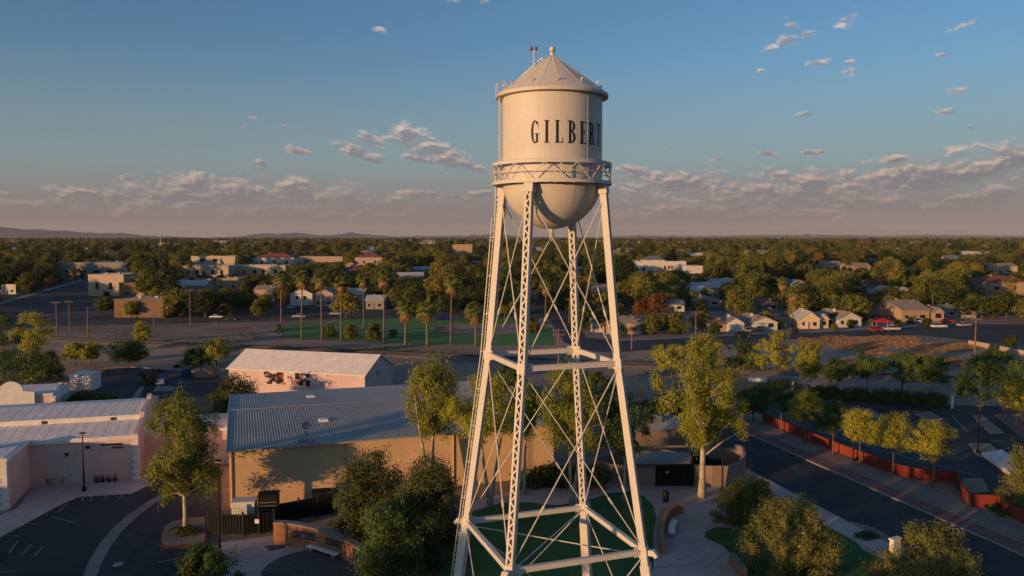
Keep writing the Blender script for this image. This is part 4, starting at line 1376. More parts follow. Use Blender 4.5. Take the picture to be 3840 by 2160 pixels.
# satellite dish on its mast standing above the eave
p = FH(8.0, .8, 6.3)
dish = thing('satellite_dish', 'grey satellite dish on a mast at the eave of the ribbed metal roof', 'dish', p)
m = MB(); m.box(-.8, .8, -.15, .15, 0.05, .2); m.box(-.9, -.6, -.3, .3, 0.05, .35); m.tube([(0, 0, .1), (0, 0, 1.5)], .05, 8); m.tube([(-.3, 0, .15), (0, 0, .9)], .03, 6); m.tube([(.3, 0, .15), (0, 0, .9)], .03, 6); m.build('mast', M['grey_metal'], dish)
m = MB(); vv = []
for i in range(5):
    for k in range(16):
        rr = .5 * i / 4; an = k * math.pi / 8
        vv.append((rr * math.cos(an), .25 - rr * rr * .7, 1.7 + rr * math.sin(an) * .8 - rr * rr * .2))
m.add(vv, [(i * 16 + k, i * 16 + (k + 1) % 16, (i + 1) * 16 + (k + 1) % 16, (i + 1) * 16 + k) for i in range(4) for k in range(16)])
m.build('reflector', M['grey_metal'], dish, smooth=True)
# wall details: downpipe, vertical panel joints
for s in (0.4, 12.0, 24.0):
    m = MB(); p0_, p1_ = FH(s, .25, .1), FH(s, .25, 6.05); m.tube([p0_, p1_], .06, 8); m.build('downpipe', M['tan'], hall, HO)

# --- mural building
E0, E1 = at(573, 927, 4.5), at(918, 945, 4.5)
mural = thing('mural_building', 'pink gabled building with a pale roof and a black and red mural', 'building', (E0.x, E0.y, 0))
MO = (E0.x, E0.y, 0)
FM = frame(E0, E1 - E0); LM_ = (E1 - E0).length; hd, zr = 5.9, 7.2
m = MB(); tpoly(m, FM, [(.15, 0), (.15, 4.5), (hd, zr - .08), (2 * hd - .15, 4.5), (2 * hd - .15, 0)], .1, LM_ - .1); m.build('wall', M['pink_pale'], mural, MO)
for (t0, z0, t1, z1) in ((-.25, 4.42, hd, zr), (hd, zr, 2 * hd + .25, 4.42)):
    m = MB(); tpoly(m, FM, [(t0, z0), (t1, z1), (t1, z1 + .12), (t0, z0 + .12)], -.2, LM_ + .2); m.build('roof', M['white_roof'], mural, MO)
# mural: a patchwork of flat painted shapes round a pale oval
mw = random.Random(3)
mus = [at(670, 960, 2.5), at(782, 966, 2.5)]
s0 = 7.8; s1 = 16.4
cols = {'red': material('mural_red', (0.30, 0.05, 0.06), .9), 'black': material('mural_black', (0.025, 0.02, 0.025), .9), 'pale': material('mural_pale', (0.62, 0.56, 0.55), .9), 'rose': material('mural_rose', (0.36, 0.17, 0.17), .9)}
for k in range(46):
    s = mw.uniform(s0, s1); z = mw.uniform(2.3, 4.2)
    if abs((s - 12.4) / 1.5) ** 2 + ((z - 3.45) / 0.9) ** 2 < 1:
        continue
    w, h = mw.uniform(.4, 1.1), mw.uniform(.3, .8)
    cm = mw.choice(['red', 'black', 'black', 'black', 'rose'])
    m = MB(); fbox(m, FM, s - w / 2, s + w / 2, .10 - .004 * (k % 8), .149, max(.8, z - h / 2), min(4.3, z + h / 2)); m.build('mural_shape', cols[cm], mural, MO)
m = MB(); m.slab([FM(12.4 + 1.25 * math.cos(k * math.pi / 12), .11, 3.45 + .72 * math.sin(k * math.pi / 12)) for k in range(24)], FM(0, .03, 0) - FM(0, 0, 0)); ov = m.build('mural_oval', cols['pale'], mural, MO)
m = MB(); fbox(m, FM, 12.0, 12.9, .09, .108, 3.3, 3.65); m.build('mural_mark', cols['red'], ov, MO)
m = MB(); fbox(m, FM, LM_ - .1, LM_ + .02, 4.6, 6.2, 3.7, 4.5); vt = m.build('gable_vent', M['grey_metal'], mural, MO)
m = MB(); fbox(m, FM, LM_ - .1, LM_ - .02, 8.2, 9.1, 0, 2.1); m.build('door', M['door_white'], mural, MO)

# --- pink building with the stepped roof
C0 = at(345, 1207)
pink = thing('pink_building', 'pink stucco building with white corner quoins and stepped pale roofs', 'building', (C0.x, C0.y, 0))
PO = (C0.x, C0.y, 0)
FP = frame(C0, A_DIR)
WL = -36.0
m = MB(); tpoly(m, FP, [(0, 0), (0, 5.15), (5.0, 5.95), (5.0, 6.5), (11, 7.0), (17, 6.2), (17, 0)], WL, -.25); m.build('wall', M['pink'], pink, PO)
m = MB(); tpoly(m, FP, [(-.15, 5.16), (-.15, 5.28), (4.99, 6.10), (4.99, 5.97)], WL, -.25); lr = m.build('lower_roof', M['white_roof'], pink, PO)
m = MB(); tpoly(m, FP, [(4.8, 6.52), (4.8, 6.66), (11, 7.16), (17.2, 6.36), (17.2, 6.2), (11, 7.02)], WL, -.25); ur = m.build('upper_roof', M['white_roof'], pink, PO)
for k in range(56):                                            # battens of the pale roofs
    s = -1.2 - k * 1.2
    if s < WL: break
    m = MB(); tpoly(m, FP, [(-.15, 5.285), (-.15, 5.291), (4.98, 6.111), (4.98, 6.105)], s - .04, s + .04); m.build('roof_batten', M['white_roof'], lr, PO)
    m = MB(); tpoly(m, FP, [(4.8, 6.665), (4.8, 6.671), (11, 7.171), (11, 7.165)], s - .04, s + .04); m.build('roof_batten', M['white_roof'], ur, PO)
m = MB(); fbox(m, FP, WL, -.25, -.22, -.03, 4.86, 5.15); m.build('cornice', M['white'], pink, PO)
m = MB(); fbox(m, FP, WL, -.25, 4.9, 4.995, 6.0, 6.5); cs_ = m.build('clerestory', M['white'], pink, PO)
for s in (-3.2, -10.6, -17.6, -24):
    m = MB(); fbox(m, FP, s - .3, s + .3, 4.86, 4.91, 6.12, 6.46); m.build('vent', M['plaque'], cs_, PO)
m = MB(); tpoly(m, FP, [(-.25, 0), (-.25, 5.5), (1.0, 5.75), (4.6, 6.3), (4.7, 7.0), (10.3, 7.45), (10.4, 7.85), (11.0, 8.05), (11.6, 7.85), (11.7, 7.45), (17.2, 6.6), (17.2, 0)], -.25, .25); m.build('gable_parapet', M['pink_pale'], pink, PO)
for i in range(13):                                            # quoins up the corner
    w = .75 if i % 2 == 0 else .45
    m = MB(); fbox(m, FP, .25 - w, .262, -.275, -.245, .1 + i * .40, .46 + i * .40); m.build('quoin', M['white'], pink, PO)
    m = MB(); fbox(m, FP, .245, .275, -.25, w - .25, .1 + i * .40, .46 + i * .40); m.build('quoin', M['white'], pink, PO)


def s_on_front(u, F=FP, t=0.0, z=1.0):
    lo, hi = -40.0, 20.0
    for _ in range(50):
        md = (lo + hi) / 2
        p_ = F(md, t, z)
        if proj(p_.x, p_.y, z)[0] < u: lo = md
        else: hi = md
    return lo


s = s_on_front(189); m = MB(); fbox(m, FP, s - .5, s + .5, -.05, 0.0, .14, 2.2); dr = m.build('door', M['door_white'], pink, PO)
m = MB(); fbox(m, FP, s - .44, s - .36, -.1, -.05, 1.05, 1.2); m.build('handle', M['black_metal'], dr, PO)
s = s_on_front(286); ltr = thing_s = s
# small raised lettering on the wall (two short lines, too small to read in the photograph) and a bracket lamp
wm = random.Random(9)
x = s - 1.25
for i in range(11):
    w = wm.uniform(.12, .22); m = MB(); fbox(m, FP, x, x + w, -.03, 0.0, 4.22, 4.46); m.build('wall_letter', M['plaque'], pink, PO); x += w + .05
x = s - .1
for i in range(6):
    w = wm.uniform(.12, .2); m = MB(); fbox(m, FP, x, x + w, -.03, 0.0, 3.85, 4.06); m.build('wall_letter', M['plaque'], pink, PO); x += w + .05
s = s_on_front(225); m = MB(); fbox(m, FP, s - .05, s + .05, -.5, 0, 4.35, 4.42); fbox(m, FP, s - .2, s + .2, -.62, -.35, 4.15, 4.45); m.build('wall_lamp', M['black_metal'], pink, PO)
s = s_on_front(170); m = MB(); fbox(m, FP, s - .2, s + .2, -.05, 0, 3.3, 3.7); m.build('wall_vent', M['plaque'], pink, PO)
# wing towards the camera
Q0 = at(76, 1230)
sW = s_on_front(76)
m = MB(); fbox(m, FP, WL, sW, -7.9, -.02, 0, 5.1); m.build('wing_wall', M['pink'], pink, PO)
m = MB(); fbox(m, FP, WL, sW + .12, -8.02, -.3, 5.1, 5.42); m.build('wing_parapet', M['white'], pink, PO)
m = MB(); fbox(m, FP, WL, sW - .3, -7.6, -.35, 5.42, 5.46); wr = m.build('wing_roof', M['white_roof'], pink, PO)
for i in range(12):
    w = .75 if i % 2 == 0 else .45
    m = MB(); fbox(m, FP, sW - w, sW + .03, -7.935, -7.905, .1 + i * .41, .47 + i * .41); m.build('quoin', M['white'], pink, PO)
    m = MB(); fbox(m, FP, sW + .005, sW + .035, -7.9, -7.9 + w, .1 + i * .41, .47 + i * .41); m.build('quoin', M['white'], pink, PO)
m = MB(); fbox(m, FP, sW + .003, sW + .05, -5.6, -4.6, .14, 2.3); m.build('door', M['door_white'], pink, PO)
m = MB(); fbox(m, FP, sW - 3.2, sW - 2.2, -3.4, -2.4, 5.46, 6.2); m.build('roof_unit', M['grey_metal'], pink, PO)
# low link to the hall
Q1 = at(362, 1182); FL = frame(Q1, A_DIR)
lk = thing('link_building', 'low pink stucco link with white quoins between the stepped-roof building and the hall', 'building', (Q1.x, Q1.y, 0))
LO = (Q1.x, Q1.y, 0)
m = MB(); fbox(m, FL, -.5, 10.2, 0, 9, 0, 4.2); m.build('wall', M['pink'], lk, LO)
m = MB(); fbox(m, FL, -.6, 10.3, -.1, 9.1, 4.2, 4.5); m.build('parapet', M['white'], lk, LO)
m = MB(); fbox(m, FL, -.3, 10.0, .2, 8.8, 4.5, 4.54); m.build('roof', M['white_roof'], lk, LO)
for sc_ in (-.5, 10.2):
    for i in range(9):
        w = .7 if i % 2 == 0 else .42
        x0_, x1_ = (sc_ - .02, sc_ + w) if sc_ < 0 else (sc_ - w, sc_ + .02)
        m = MB(); fbox(m, FL, x0_, x1_, -.03, -.003, .1 + i * .42, .48 + i * .42); m.build('quoin', M['white'], lk, LO)

# --- mission-gabled building beyond
Q2 = at(30, 1052)
miss = thing('mission_building', 'sunlit curved mission gable rising behind the pink stepped roofs', 'building', (Q2.x, Q2.y, 0))
XO = (Q2.x, Q2.y, 0)
FX = frame(Q2, A_DIR)
sy = scale_at(Vector((Q2.x, Q2.y, 8)))
zt = CAM_H - (963 - HOR) / FPX * Q2.y
w_ = 28 / sy
prof = [(-3.2, 0), (3.2, 0), (3.2, zt - 1.75), (2.2, zt - 1.6), (w_ + .15, zt - 1.5)]
prof += [(w_ * math.cos(R(t)), zt - w_ * 1.0 + w_ * 1.0 * math.sin(R(t))) for t in range(0, 181, 12)]
prof += [(-w_ - .15, zt - 1.5), (-2.2, zt - 1.6), (-3.2, zt - 1.75)]
m = MB(); fpoly(m, FX, prof, 0, .55); m.build('curved_gable', M['white'], miss, XO)
m = MB(); fbox(m, FX, -12, 5.6, .56, 10, 0, zt - 2.4); m.build('wall', M['pink'], miss, XO)
m = MB(); fbox(m, FX, -12.1, 5.7, .5, 10.1, zt - 2.4, zt - 2.2); m.build('roof', M['white_roof'], miss, XO)
m = MB(); tpoly(m, FX, [(.0, zt - 3.4), (.0, zt - 2.9), (4.6, zt - 1.2), (9.2, zt - 2.9), (9.2, zt - 3.4)], 5.62, 6.1); m.build('gable_parapet', M['white'], miss, XO)

# --- white shed in the rear car park
Q3 = at(176, 984)
sh = thing('shed', 'small white shed standing in the rear car park', 'shed', (Q3.x, Q3.y, 0)); FS = frame(Q3, Vector((1, 0.05, 0)))
SO = (Q3.x, Q3.y, 0); k_ = 1 / scale_at(Q3)
m = MB(); fbox(m, FS, 0, 52 * k_, 0, 4, 0, 40 * k_); m.build('wall', M['white_roof'], sh, SO)
m = MB(); fbox(m, FS, -.1, 52 * k_ + .1, -.1, 4.1, 40 * k_, 40 * k_ + .15); m.build('roof', M['white_metal'], sh, SO)
m = MB(); fbox(m, FS, 1.0, 2.2, -.04, 0, .1, 2.1); m.build('door', M['white_metal'], sh, SO)
for (u, w_, lb) in ((246, 4, 'thin white post beside the white shed'), (374, 20, 'pale concrete block on the island of the rear car park'), (402, 20, 'second pale concrete block on the island of the rear car park')):
    p = at(u, 966); k_ = 1 / scale_at(p)
    m = MB(); m.box(-w_ * k_ / 2, w_ * k_ / 2, -.4, .4, 0, 1.0 if w_ > 10 else 1.4); o = m.build('concrete_block' if w_ > 10 else 'post', M['white_roof'] if w_ > 10 else M['white'], bevel=.04); o.location = p; tag(o, lb, 'block' if w_ > 10 else 'post')
p = at(468, 948); m = MB(); m.box(-.8, .8, -.6, .6, 0, 1.3); m.box(-.85, .85, -.65, .65, 1.3, 1.42); o = m.build('bin', material('bin_blue', (0.02, 0.035, 0.09), .6), bevel=.04); o.location = p; tag(o, 'dark blue bin at the edge of the rear car park', 'bin')
p = at(520, 946); be = thing('bin_enclosure', 'brown block bin enclosure beside the mural building', 'enclosure', p)
m = MB(); m.box(-2, 2, -1.5, -1.3, 0, 1.8); m.box(-2, -1.8, -1.3, 1.5, 0, 1.8); m.box(1.8, 2, -1.3, 1.5, 0, 1.8); m.box(-1.8, 1.8, 1.3, 1.5, 0, 1.8); m.build('wall', M['block'], be)
m = MB(); m.box(-1.1, 1.1, -.9, .9, .05, 1.5); m.build('skip', M['black_metal'], be)

# --- roof of the grey building behind the enclosure
Q4 = at(1600, 1140); gb = thing('grey_roof_building', 'low building with blue-grey hipped roofs behind the block enclosure', 'building', (Q4.x, Q4.y, 0))
FG = frame(Q4, A_DIR); GO = (Q4.x, Q4.y, 0)
m = MB(); fbox(m, FG, 0, 9, 0, 8, 0, 2.9); m.build('wall', M['block'], gb, GO)
zz = 2.92
m = MB(); m.add([FG(-.4, -.4, zz), FG(9.4, -.4, zz), FG(9.4, 8.4, zz), FG(-.4, 8.4, zz), FG(3.4, 4, 4.6), FG(5.6, 4, 4.6)], [(0, 1, 5, 4), (1, 2, 5), (2, 3, 4, 5), (3, 0, 4), (3, 2, 1, 0)]); m.build('roof', M['metal_roof'], gb, GO)
m = MB(); fbox(m, FG, 3.0, 4.2, 1.0, 2.2, 3.5, 4.5); m.build('roof_unit', M['grey_metal'], gb, GO)

# --- block-walled enclosure with the black gate
en = thing('block_enclosure', 'tan block-walled utility enclosure with a black gate and pale canopy', 'enclosure', at(1648, 1222))
EO = tuple(at(1648, 1222))
def wall_run(mb, pts, z0, z1, th):
    """a wall of constant thickness along ground points; z1 may vary"""
    n_ = len(pts)
    if not hasattr(z1, '__len__'):
        z1 = [z1] * n_
    nr_ = []
    for i in range(n_):
        d_ = (pts[min(i + 1, n_ - 1)] - pts[max(i - 1, 0)]).normalized()
        nr_.append(Vector((-d_.y, d_.x, 0)) * th / 2)
    vv_ = []
    for i, p_ in enumerate(pts):
        for (s_, z_) in ((1, z0), (1, z1[i]), (-1, z1[i]), (-1, z0)):
            vv_.append((p_.x + nr_[i].x * s_, p_.y + nr_[i].y * s_, z_))
    ff_ = []
    for i in range(n_ - 1):
        for k_ in range(4):
            ff_.append((i * 4 + k_, i * 4 + (k_ + 1) % 4, i * 4 + 4 + (k_ + 1) % 4, i * 4 + 4 + k_))
    ff_ += [(3, 2, 1, 0), tuple((n_ - 1) * 4 + k_ for k_ in range(4))]
    mb.add(vv_, ff_)
    return mb
wl = [at(u, v) for (u, v) in ((1500, 1200), (1540, 1213), (1600, 1220), (1647, 1223))]
m = MB(); wall_run(m, wl, 0, 2.1, .3); m.build('wall', M['block'], en, EO)
wr_ = [at(u, v) for (u, v) in ((1746, 1222), (1790, 1224), (1835, 1222), (1862, 1214), (1872, 1202), (1868, 1186), (1850, 1178))]
m = MB(); wall_run(m, wr_, 0, [2.4, 2.4, 2.3, 2.5, 3.0, 3.0, 3.0], .3); m.build('wall', M['block'], en, EO)
wb = [at(u, v) for (u, v) in ((1850, 1178), (1740, 1168), (1600, 1172), (1500, 1200))]
m = MB(); wall_run(m, wb, 0, 2.4, .3); m.build('wall', M['block'], en, EO)
g0, g1 = at(1649, 1223), at(1744, 1222)
m = MB(); wall_run(m, [g0, g1], .05, 2.35, .08); gt = m.build('gate', M['dark_screen'], en, EO)
gd = (g1 - g0)
for i in range(9):
    p = g0 + gd * (i / 8); m = MB(); m.box(p.x - .04, p.x + .04, p.y - .09, p.y - .02, .05, 2.42); m.build('gate_bar', M['black_metal'], gt, EO)
p = g0 + gd * .30; m = MB(); m.box(p.x - .12, p.x + .12, p.y - .12, p.y - .1, 1.5, 1.75); m.build('gate_notice', M['white'], gt, EO)
cp = [at(1575, 1168, 2.5), at(1738, 1166, 2.75), at(1734, 1140, 2.9), at(1590, 1136, 2.7)]
m = MB(); m.slab(cp, (0, 0, .12)); m.build('canopy', M['concrete'], en, EO)
for q in cp:
    m = MB(); m.box(q.x - .07, q.x + .07, q.y + .05, q.y + .19, 0, q.z); m.build('canopy_post', M['black_metal'], en, EO)
for q in (at(1800, 1196), at(1760, 1190)):
    m = MB(); m.box(q.x - .8, q.x + .8, q.y - .6, q.y + .6, 0, 2.2); m.build('equipment_box', M['black_metal'], en, EO)

# --- black screen fence and service units before the hall
fn = thing('fence', 'black screened metal fence in front of the tan hall wall', 'fence', at(690, 1340)); FO = tuple(at(690, 1340))
fp = [at(u, v) for (u, v) in ((524, 1340), (560, 1346), (612, 1347), (652, 1344), (690, 1338), (702, 1318), (752, 1308), (800, 1300), (850, 1292))]
for q0, q1 in zip(fp, fp[1:]):
    w = (q1 - q0).normalized()
    n_ = 14
    m = MB(); m.beam(q0 + w * .05 + Vector((0, 0, 1.05)), q1 - w * .05 + Vector((0, 0, 1.05)), .03, 1.75); pn = m.build('fence_panel', M['dark_screen'], fn, FO)
    m = MB()
    for z in (.16, 1.96):
        m.beam(q0 + Vector((0, 0, z)), q1 + Vector((0, 0, z)), .07, .06)
    m.build('fence_rail', M['black_metal'], pn, FO)
    nn = Vector((-w.y, w.x, 0)) * -.06
    for i in range(1, 7):
        p = q0 + (q1 - q0) * (i / 7) + nn
        m = MB(); m.box(p.x - .025, p.x + .025, p.y - .02, p.y + .02, .1, 2.05); m.build('picket', M['black_metal'], pn, FO)
for q in fp:
    m = MB(); m.box(q.x - .09, q.x + .09, q.y - .09, q.y + .09, 0, 2.25); m.build('fence_post', M['black_metal'], fn, FO)
p = fp[3] + (fp[2] - fp[3]) * .1; m = MB(); m.box(p.x - .2, p.x + .2, p.y - .13, p.y - .09, 1.1, 1.5); m.build('fence_notice', M['white'], fn, FO)
def unit(u, v, w, dpt, h, mat, label, cat, name, rot=.15):
    p_ = at(u, v); t_ = thing(name, label, cat, p_, rot)
    m_ = MB(); m_.box(-w / 2, w / 2, -dpt / 2, dpt / 2, .12, h); m_.build('casing', mat, t_, bevel=.03)
    m_ = MB(); m_.box(-w / 2 - .05, w / 2 + .05, -dpt / 2 - .05, dpt / 2 + .05, h, h + .08); m_.build('lid', mat, t_)
    m_ = MB(); m_.box(-w / 2 - .1, w / 2 + .1, -dpt / 2 - .1, dpt / 2 + .1, 0, .12); m_.build('base', M['concrete'], t_)
    for i in range(5):
        m_ = MB(); m_.box(-w / 2 + .15, w / 2 - .15, -dpt / 2 - .03, -dpt / 2 - .001, .4 + i * (h - .7) / 5, .4 + i * (h - .7) / 5 + .05); m_.build('louvre', M['grey_metal'], t_)
    return t_
unit(616, 1308, 2.2, 1.6, 2.0, M['white_metal'], 'white service unit behind the black fence', 'unit', 'air_unit')
unit(677, 1304, 1.9, 1.5, 2.5, M['dark_screen'], 'tall black cabinet behind the black fence next to the white unit', 'cabinet', 'cabinet')
unit(820, 1286, 2.6, 1.5, 2.1, M['dark_screen'], 'long dark cabinet behind the black fence beside the bushy tree', 'cabinet', 'cabinet')

# --- curved brick sign wall with plaques and bench
sw = thing('sign_wall', 'curved orange brick wall with three dark plaques and a stone cap', 'wall', at(800, 1385)); WO = tuple(at(800, 1385))
base = [at(u, v) for (u, v) in ((690, 1371), (730, 1371), (775, 1377), (815, 1386), (855, 1399), (895, 1418), (929, 1441), (965, 1475))]
fine = []
for i in range(len(base) - 1):
    p0_, p1_, p2_, p3_ = base[max(0, i - 1)], base[i], base[i + 1], base[min(len(base) - 1, i + 2)]
    for j in range(4):
        t = j / 4
        fine.append(.5 * ((2 * p1_) + (p2_ - p0_) * t + (2 * p0_ - 5 * p1_ + 4 * p2_ - p3_) * t * t + (3 * p1_ - p0_ - 3 * p2_ + p3_) * t ** 3))
fine.append(base[-1])
ht = [2.1 - .55 * i / (len(fine) - 1) for i in range(len(fine))]
m = MB(); wall_run(m, fine, 0, ht, .5); m.build('brick_wall', M['brick'], sw, WO)
m = MB()
nf = len(fine)
for i in range(nf - 1):
    p0_, p1_ = fine[i], fine[i + 1]
    p0_ = Vector((p0_.x, p0_.y, ht[i] + .06)); p1_ = Vector((p1_.x, p1_.y, ht[i + 1] + .06))
    m.beam(p0_, p1_ + (p1_ - p0_).normalized() * .06, .72 + .002 * (i % 2), .12 + .002 * (i % 2))
m.build('stone_cap', M['stone'], sw, WO)
for (f0, f1) in ((.17, .36), (.46, .62), (.71, .84)):
    i0, i1 = f0 * (nf - 1), f1 * (nf - 1)
    seg = [i0] + [i for i in range(math.ceil(i0), int(i1) + 1)] + [i1]
    pts_ = []
    for x in seg:
        i = min(int(x), nf - 2); pts_.append(fine[i] + (fine[i + 1] - fine[i]) * (x - i))
    mid_ = pts_[len(pts_) // 2]
    off = []
    for i, q in enumerate(pts_):
        d_ = (pts_[min(i + 1, len(pts_) - 1)] - pts_[max(0, i - 1)]).normalized(); n_ = Vector((-d_.y, d_.x, 0))
        if n_.y > 0: n_ = -n_
        off.append(q + n_ * .27)
    m = MB(); wall_run(m, off, .85, 1.45, .05); pq = m.build('plaque', M['plaque'], sw, WO)
    for r_ in range(2):                                       # raised lines of lettering, unreadable in the photograph
        for x in np.linspace(.12, .88, 9):
            i = x * (len(off) - 1); j = min(int(i), len(off) - 2); q = off[j] + (off[j + 1] - off[j]) * (i - j)
            d_ = (off[j + 1] - off[j]).normalized(); n_ = Vector((-d_.y, d_.x, 0)); n_ = -n_ if n_.y > 0 else n_
            c_ = q + n_ * .03; m = MB(); m.beam(c_ - d_ * .06 + Vector((0, 0, 1.05 + r_ * .22)), c_ + d_ * .06 + Vector((0, 0, 1.05 + r_ * .22)), .03, .12); m.build('plaque_letter', M['stone'], pq, WO)
bp0, bp1 = at(776, 1384), at(850, 1408)
bn_ = thing('stone_bench', 'pale stone bench in front of the curved brick wall', 'bench', bp0)
d_ = (bp1 - bp0).normalized(); n_ = Vector((d_.y, -d_.x, 0))
m = MB(); m.beam(bp0 + Vector((0, 0, .46)), bp1 + Vector((0, 0, .46)), .55, .12); m.build('seat', M['white_roof'], bn_, tuple(bp0), bevel=.02)
for f_ in (.12, .88):
    q = bp0 + (bp1 - bp0) * f_; m = MB(); m.beam(q, q + Vector((0, 0, .40)), .35, .4, d_); m.build('leg', M['stone'], bn_, tuple(bp0))
p = at(688, 1382); m = MB(); m.prism([(q.x, q.y) for q in (at(664, 1376), at(712, 1372), at(716, 1379), at(680, 1386))], .03, .1); structure('teal_edging', m, M['teal_edge'])

# --- curved seat wall by the tower lawn
sw2 = thing('seat_wall', 'crescent brick seat wall with a pale bench at the edge of the tower lawn', 'wall', at(1665, 1330)); S2 = tuple(at(1665, 1330))
arc = [at(u, v) for (u, v) in ((1716, 1290), (1700, 1292), (1684, 1302), (1672, 1318), (1665, 1340), (1664, 1365), (1668, 1396))]
m = MB(); wall_run(m, arc, 0, [.95, .95, .9, .85, .8, .8, .8], .45); m.build('brick_wall', M['brick'], sw2, S2)
arc2 = [at(u, v) for (u, v) in ((1700, 1276), (1680, 1288), (1664, 1308), (1654, 1332), (1650, 1360), (1652, 1394))]
m = MB(); wall_run(m, arc2, 0, .5, .55); m.build('low_step', M['stone'], sw2, S2)
m = MB(); wall_run(m, [q + Vector((0, 0, 0)) for q in arc], .96, 1.04, .6)
q0, q1 = at(1698, 1320), at(1690, 1352)
m = MB(); wall_run(m, [q0, (q0 + q1) / 2 + Vector((-.15, 0, 0)), q1], .36, .5, .6); m.build('bench_seat', M['white_roof'], sw2, S2)
for q in (q0, q1):
    m = MB(); m.box(q.x - .2, q.x + .2, q.y - .2, q.y + .2, 0, .36); m.build('bench_leg', M['stone'], sw2, S2)
p = at(1675, 1262); tb_ = thing('litter_bin', 'dark round litter bin on the plaza before the black gate', 'bin', p)
m = MB(); m.lathe([(0, .02), (.3, .02), (.34, 1.0), (.36, 1.02), (.36, 1.1), (0.0, 1.1)], 16); m.build('body', M['black_metal'], tb_, smooth=False)
m = MB(); m.lathe([(.2, 1.1), (.28, 1.12), (.22, 1.22), (0, 1.25)], 16); m.build('lid', M['black_metal'], tb_)
p0, p1 = at(1840, 1418), at(1872, 1462)
sw3 = thing('low_brick_wall', 'short orange brick wall at the bottom edge under the sage shrub', 'wall', p0)
m = MB(); wall_run(m, [p0, (p0 + p1) / 2, p1], 0, .9, .45); m.build('brick_wall', M['brick'], sw3, tuple(p0))
m = MB(); wall_run(m, [p0, (p0 + p1) / 2, p1], .902, .98, .55); m.build('cap', M['stone'], sw3, tuple(p0))
p = at(2250, 1432); wp = thing('sign_pillar', 'white sign pillar standing among shrubs near the road', 'sign', p, .5)
m = MB(); m.box(-.5, .5, -.2, .2, 0, 2.6); m.build('pillar', M['white'], wp, bevel=.03)
m = MB(); m.box(-.55, .55, -.25, .25, 2.6, 2.72); m.build('cap', M['white'], wp)

# --- red wall along the car park
rw = thing('red_wall', 'long low red stucco wall with bends between the road and the car park', 'wall', at(2100, 1136)); RO = tuple(at(2100, 1136))
rp = [at(u, v) for (u, v) in ((1920, 1060), (2010, 1098), (2100, 1136), (2200, 1174), (2270, 1198), (2330, 1210), (2404, 1214), (2424, 1254), (2440, 1274), (2518, 1277), (2545, 1300), (2600, 1330), (2700, 1375))]
m = MB(); wall_run(m, rp, 0, 1.25, .3); m.build('wall', M['red_wall'], rw, RO)
m = MB(); wall_run(m, rp, 1.252, 1.31, .36); m.build('cap', M['red_wall'], rw, RO)

# --- hedge and posts along the railway side of the car park
hr = np.random.default_rng(99)
hp = [at(2040, 1000), at(2370, 1024)]
for k in range(11):
    q = hp[0] + (hp[1] - hp[0]) * ((k + .5) / 11)
    cs = [(hr.uniform(-1.9, 1.9), hr.uniform(-.7, .7), hr.uniform(.3, 1.9), .75, .75, .65) for _ in range(22)]
    o = mesh_obj('hedge_shrub', leaves('hedge_shrub', cs, 110, .26, hr, LM['dark']), None, q)
    tag(o, ['first', 'second', 'third', 'fourth', 'fifth', 'sixth', 'seventh', 'eighth', 'ninth', 'tenth', 'eleventh'][k] + ' dark hedge shrub from the golden trees in the car park hedge', 'shrub', 'dark hedge shrubs along the railway')
for (u, v, lb) in ((1994, 990, 'pale post at the railway edge, nearest the golden tree'), (2037, 994, 'pale post at the near end of the dark hedge'), (2115, 1004, 'pale post standing in front of the dark hedge'), (2395, 1028, 'pale post past the far end of the dark hedge')):
    p = at(u, v); m = MB(); m.box(-.13, .13, -.13, .13, 0, 2.0); m.box(-.17, .17, -.17, .17, 2.0, 2.1); o = m.build('post', M['white_roof']); o.location = p; tag(o, lb, 'post')
p = at(1906, 962); cn = thing('container', 'white container beside the railway at the back of the car park', 'container', p, -.28)
m = MB(); m.box(-1.7, 1.7, -.8, .8, .1, .9); m.build('body', M['white_metal'], cn, bevel=.04)
m = MB(); m.box(-1.75, 1.75, -.85, .85, .9, .98); m.build('roof', M['white_metal'], cn)
for s in (-1.2, 1.2):
    m = MB(); m.box(s - .2, s + .2, -.8, .8, 0, .1); m.build('skid', M['black_metal'], cn)


# --- lamp posts, signs, barrels, poles
def lamp_post(u, v, vtop, label, thick=.07):
    p_ = at(u, v); H = CAM_H + p_.y * (HOR - vtop) / FPX
    t_ = thing('lamp_post', label, 'lamp post', p_, 0, 'black lamp posts')
    m_ = MB(); m_.lathe([(0, .02), (.26, .02), (.26, .5), (thick + .04, .62), (thick, H * .5), (thick * .8, H - .1)], 12); m_.build('pole', M['black_metal'], t_)
    m_ = MB(); m_.box(-.28, .28, -.28, .28, H - .12, H); m_.build('lamp_head', M['black_metal'], t_, bevel=.03)
    m_ = MB(); m_.box(-.22, .22, -.22, .22, H - .16, H - .121); m_.build('lamp_glass', M['lamp_glass'], t_)
    return t_
lamp_post(212, 1238, 1094, 'black lamp post in front of the pink building wall')
lamp_post(554, 1420, 1165, 'black lamp post between the planter island and the fence')
lamp_post(1817, 1237, 1068, 'black lamp post beside the block enclosure and the road')
lamp_post(2146, 1163, 1040, 'black lamp post along the red wall')
lamp_post(2266, 1056, 945, 'black lamp post at the back of the side car park')
lamp_post(2460, 1142, 1020, 'black lamp post in the near island of the side car park')
for (u, v, w, z, lb) in ((1905, 1046, .7, 2.4, 'small green sign behind the larger green one'), (1918, 1062, 1.0, 2.7, 'larger green sign at the start of the red wall')):
    p = at(u, v); t_ = thing('green_sign', lb, 'sign', p)
    m = MB(); m.tube([(0, 0, 0), (0, 0, z)], .05, 6); m.build('post', M['grey_metal'], t_)
    m = MB(); m.box(-w / 2, w / 2, -.09, -.055, z - 1.3, z); m.build('panel', M['green_sign'], t_)
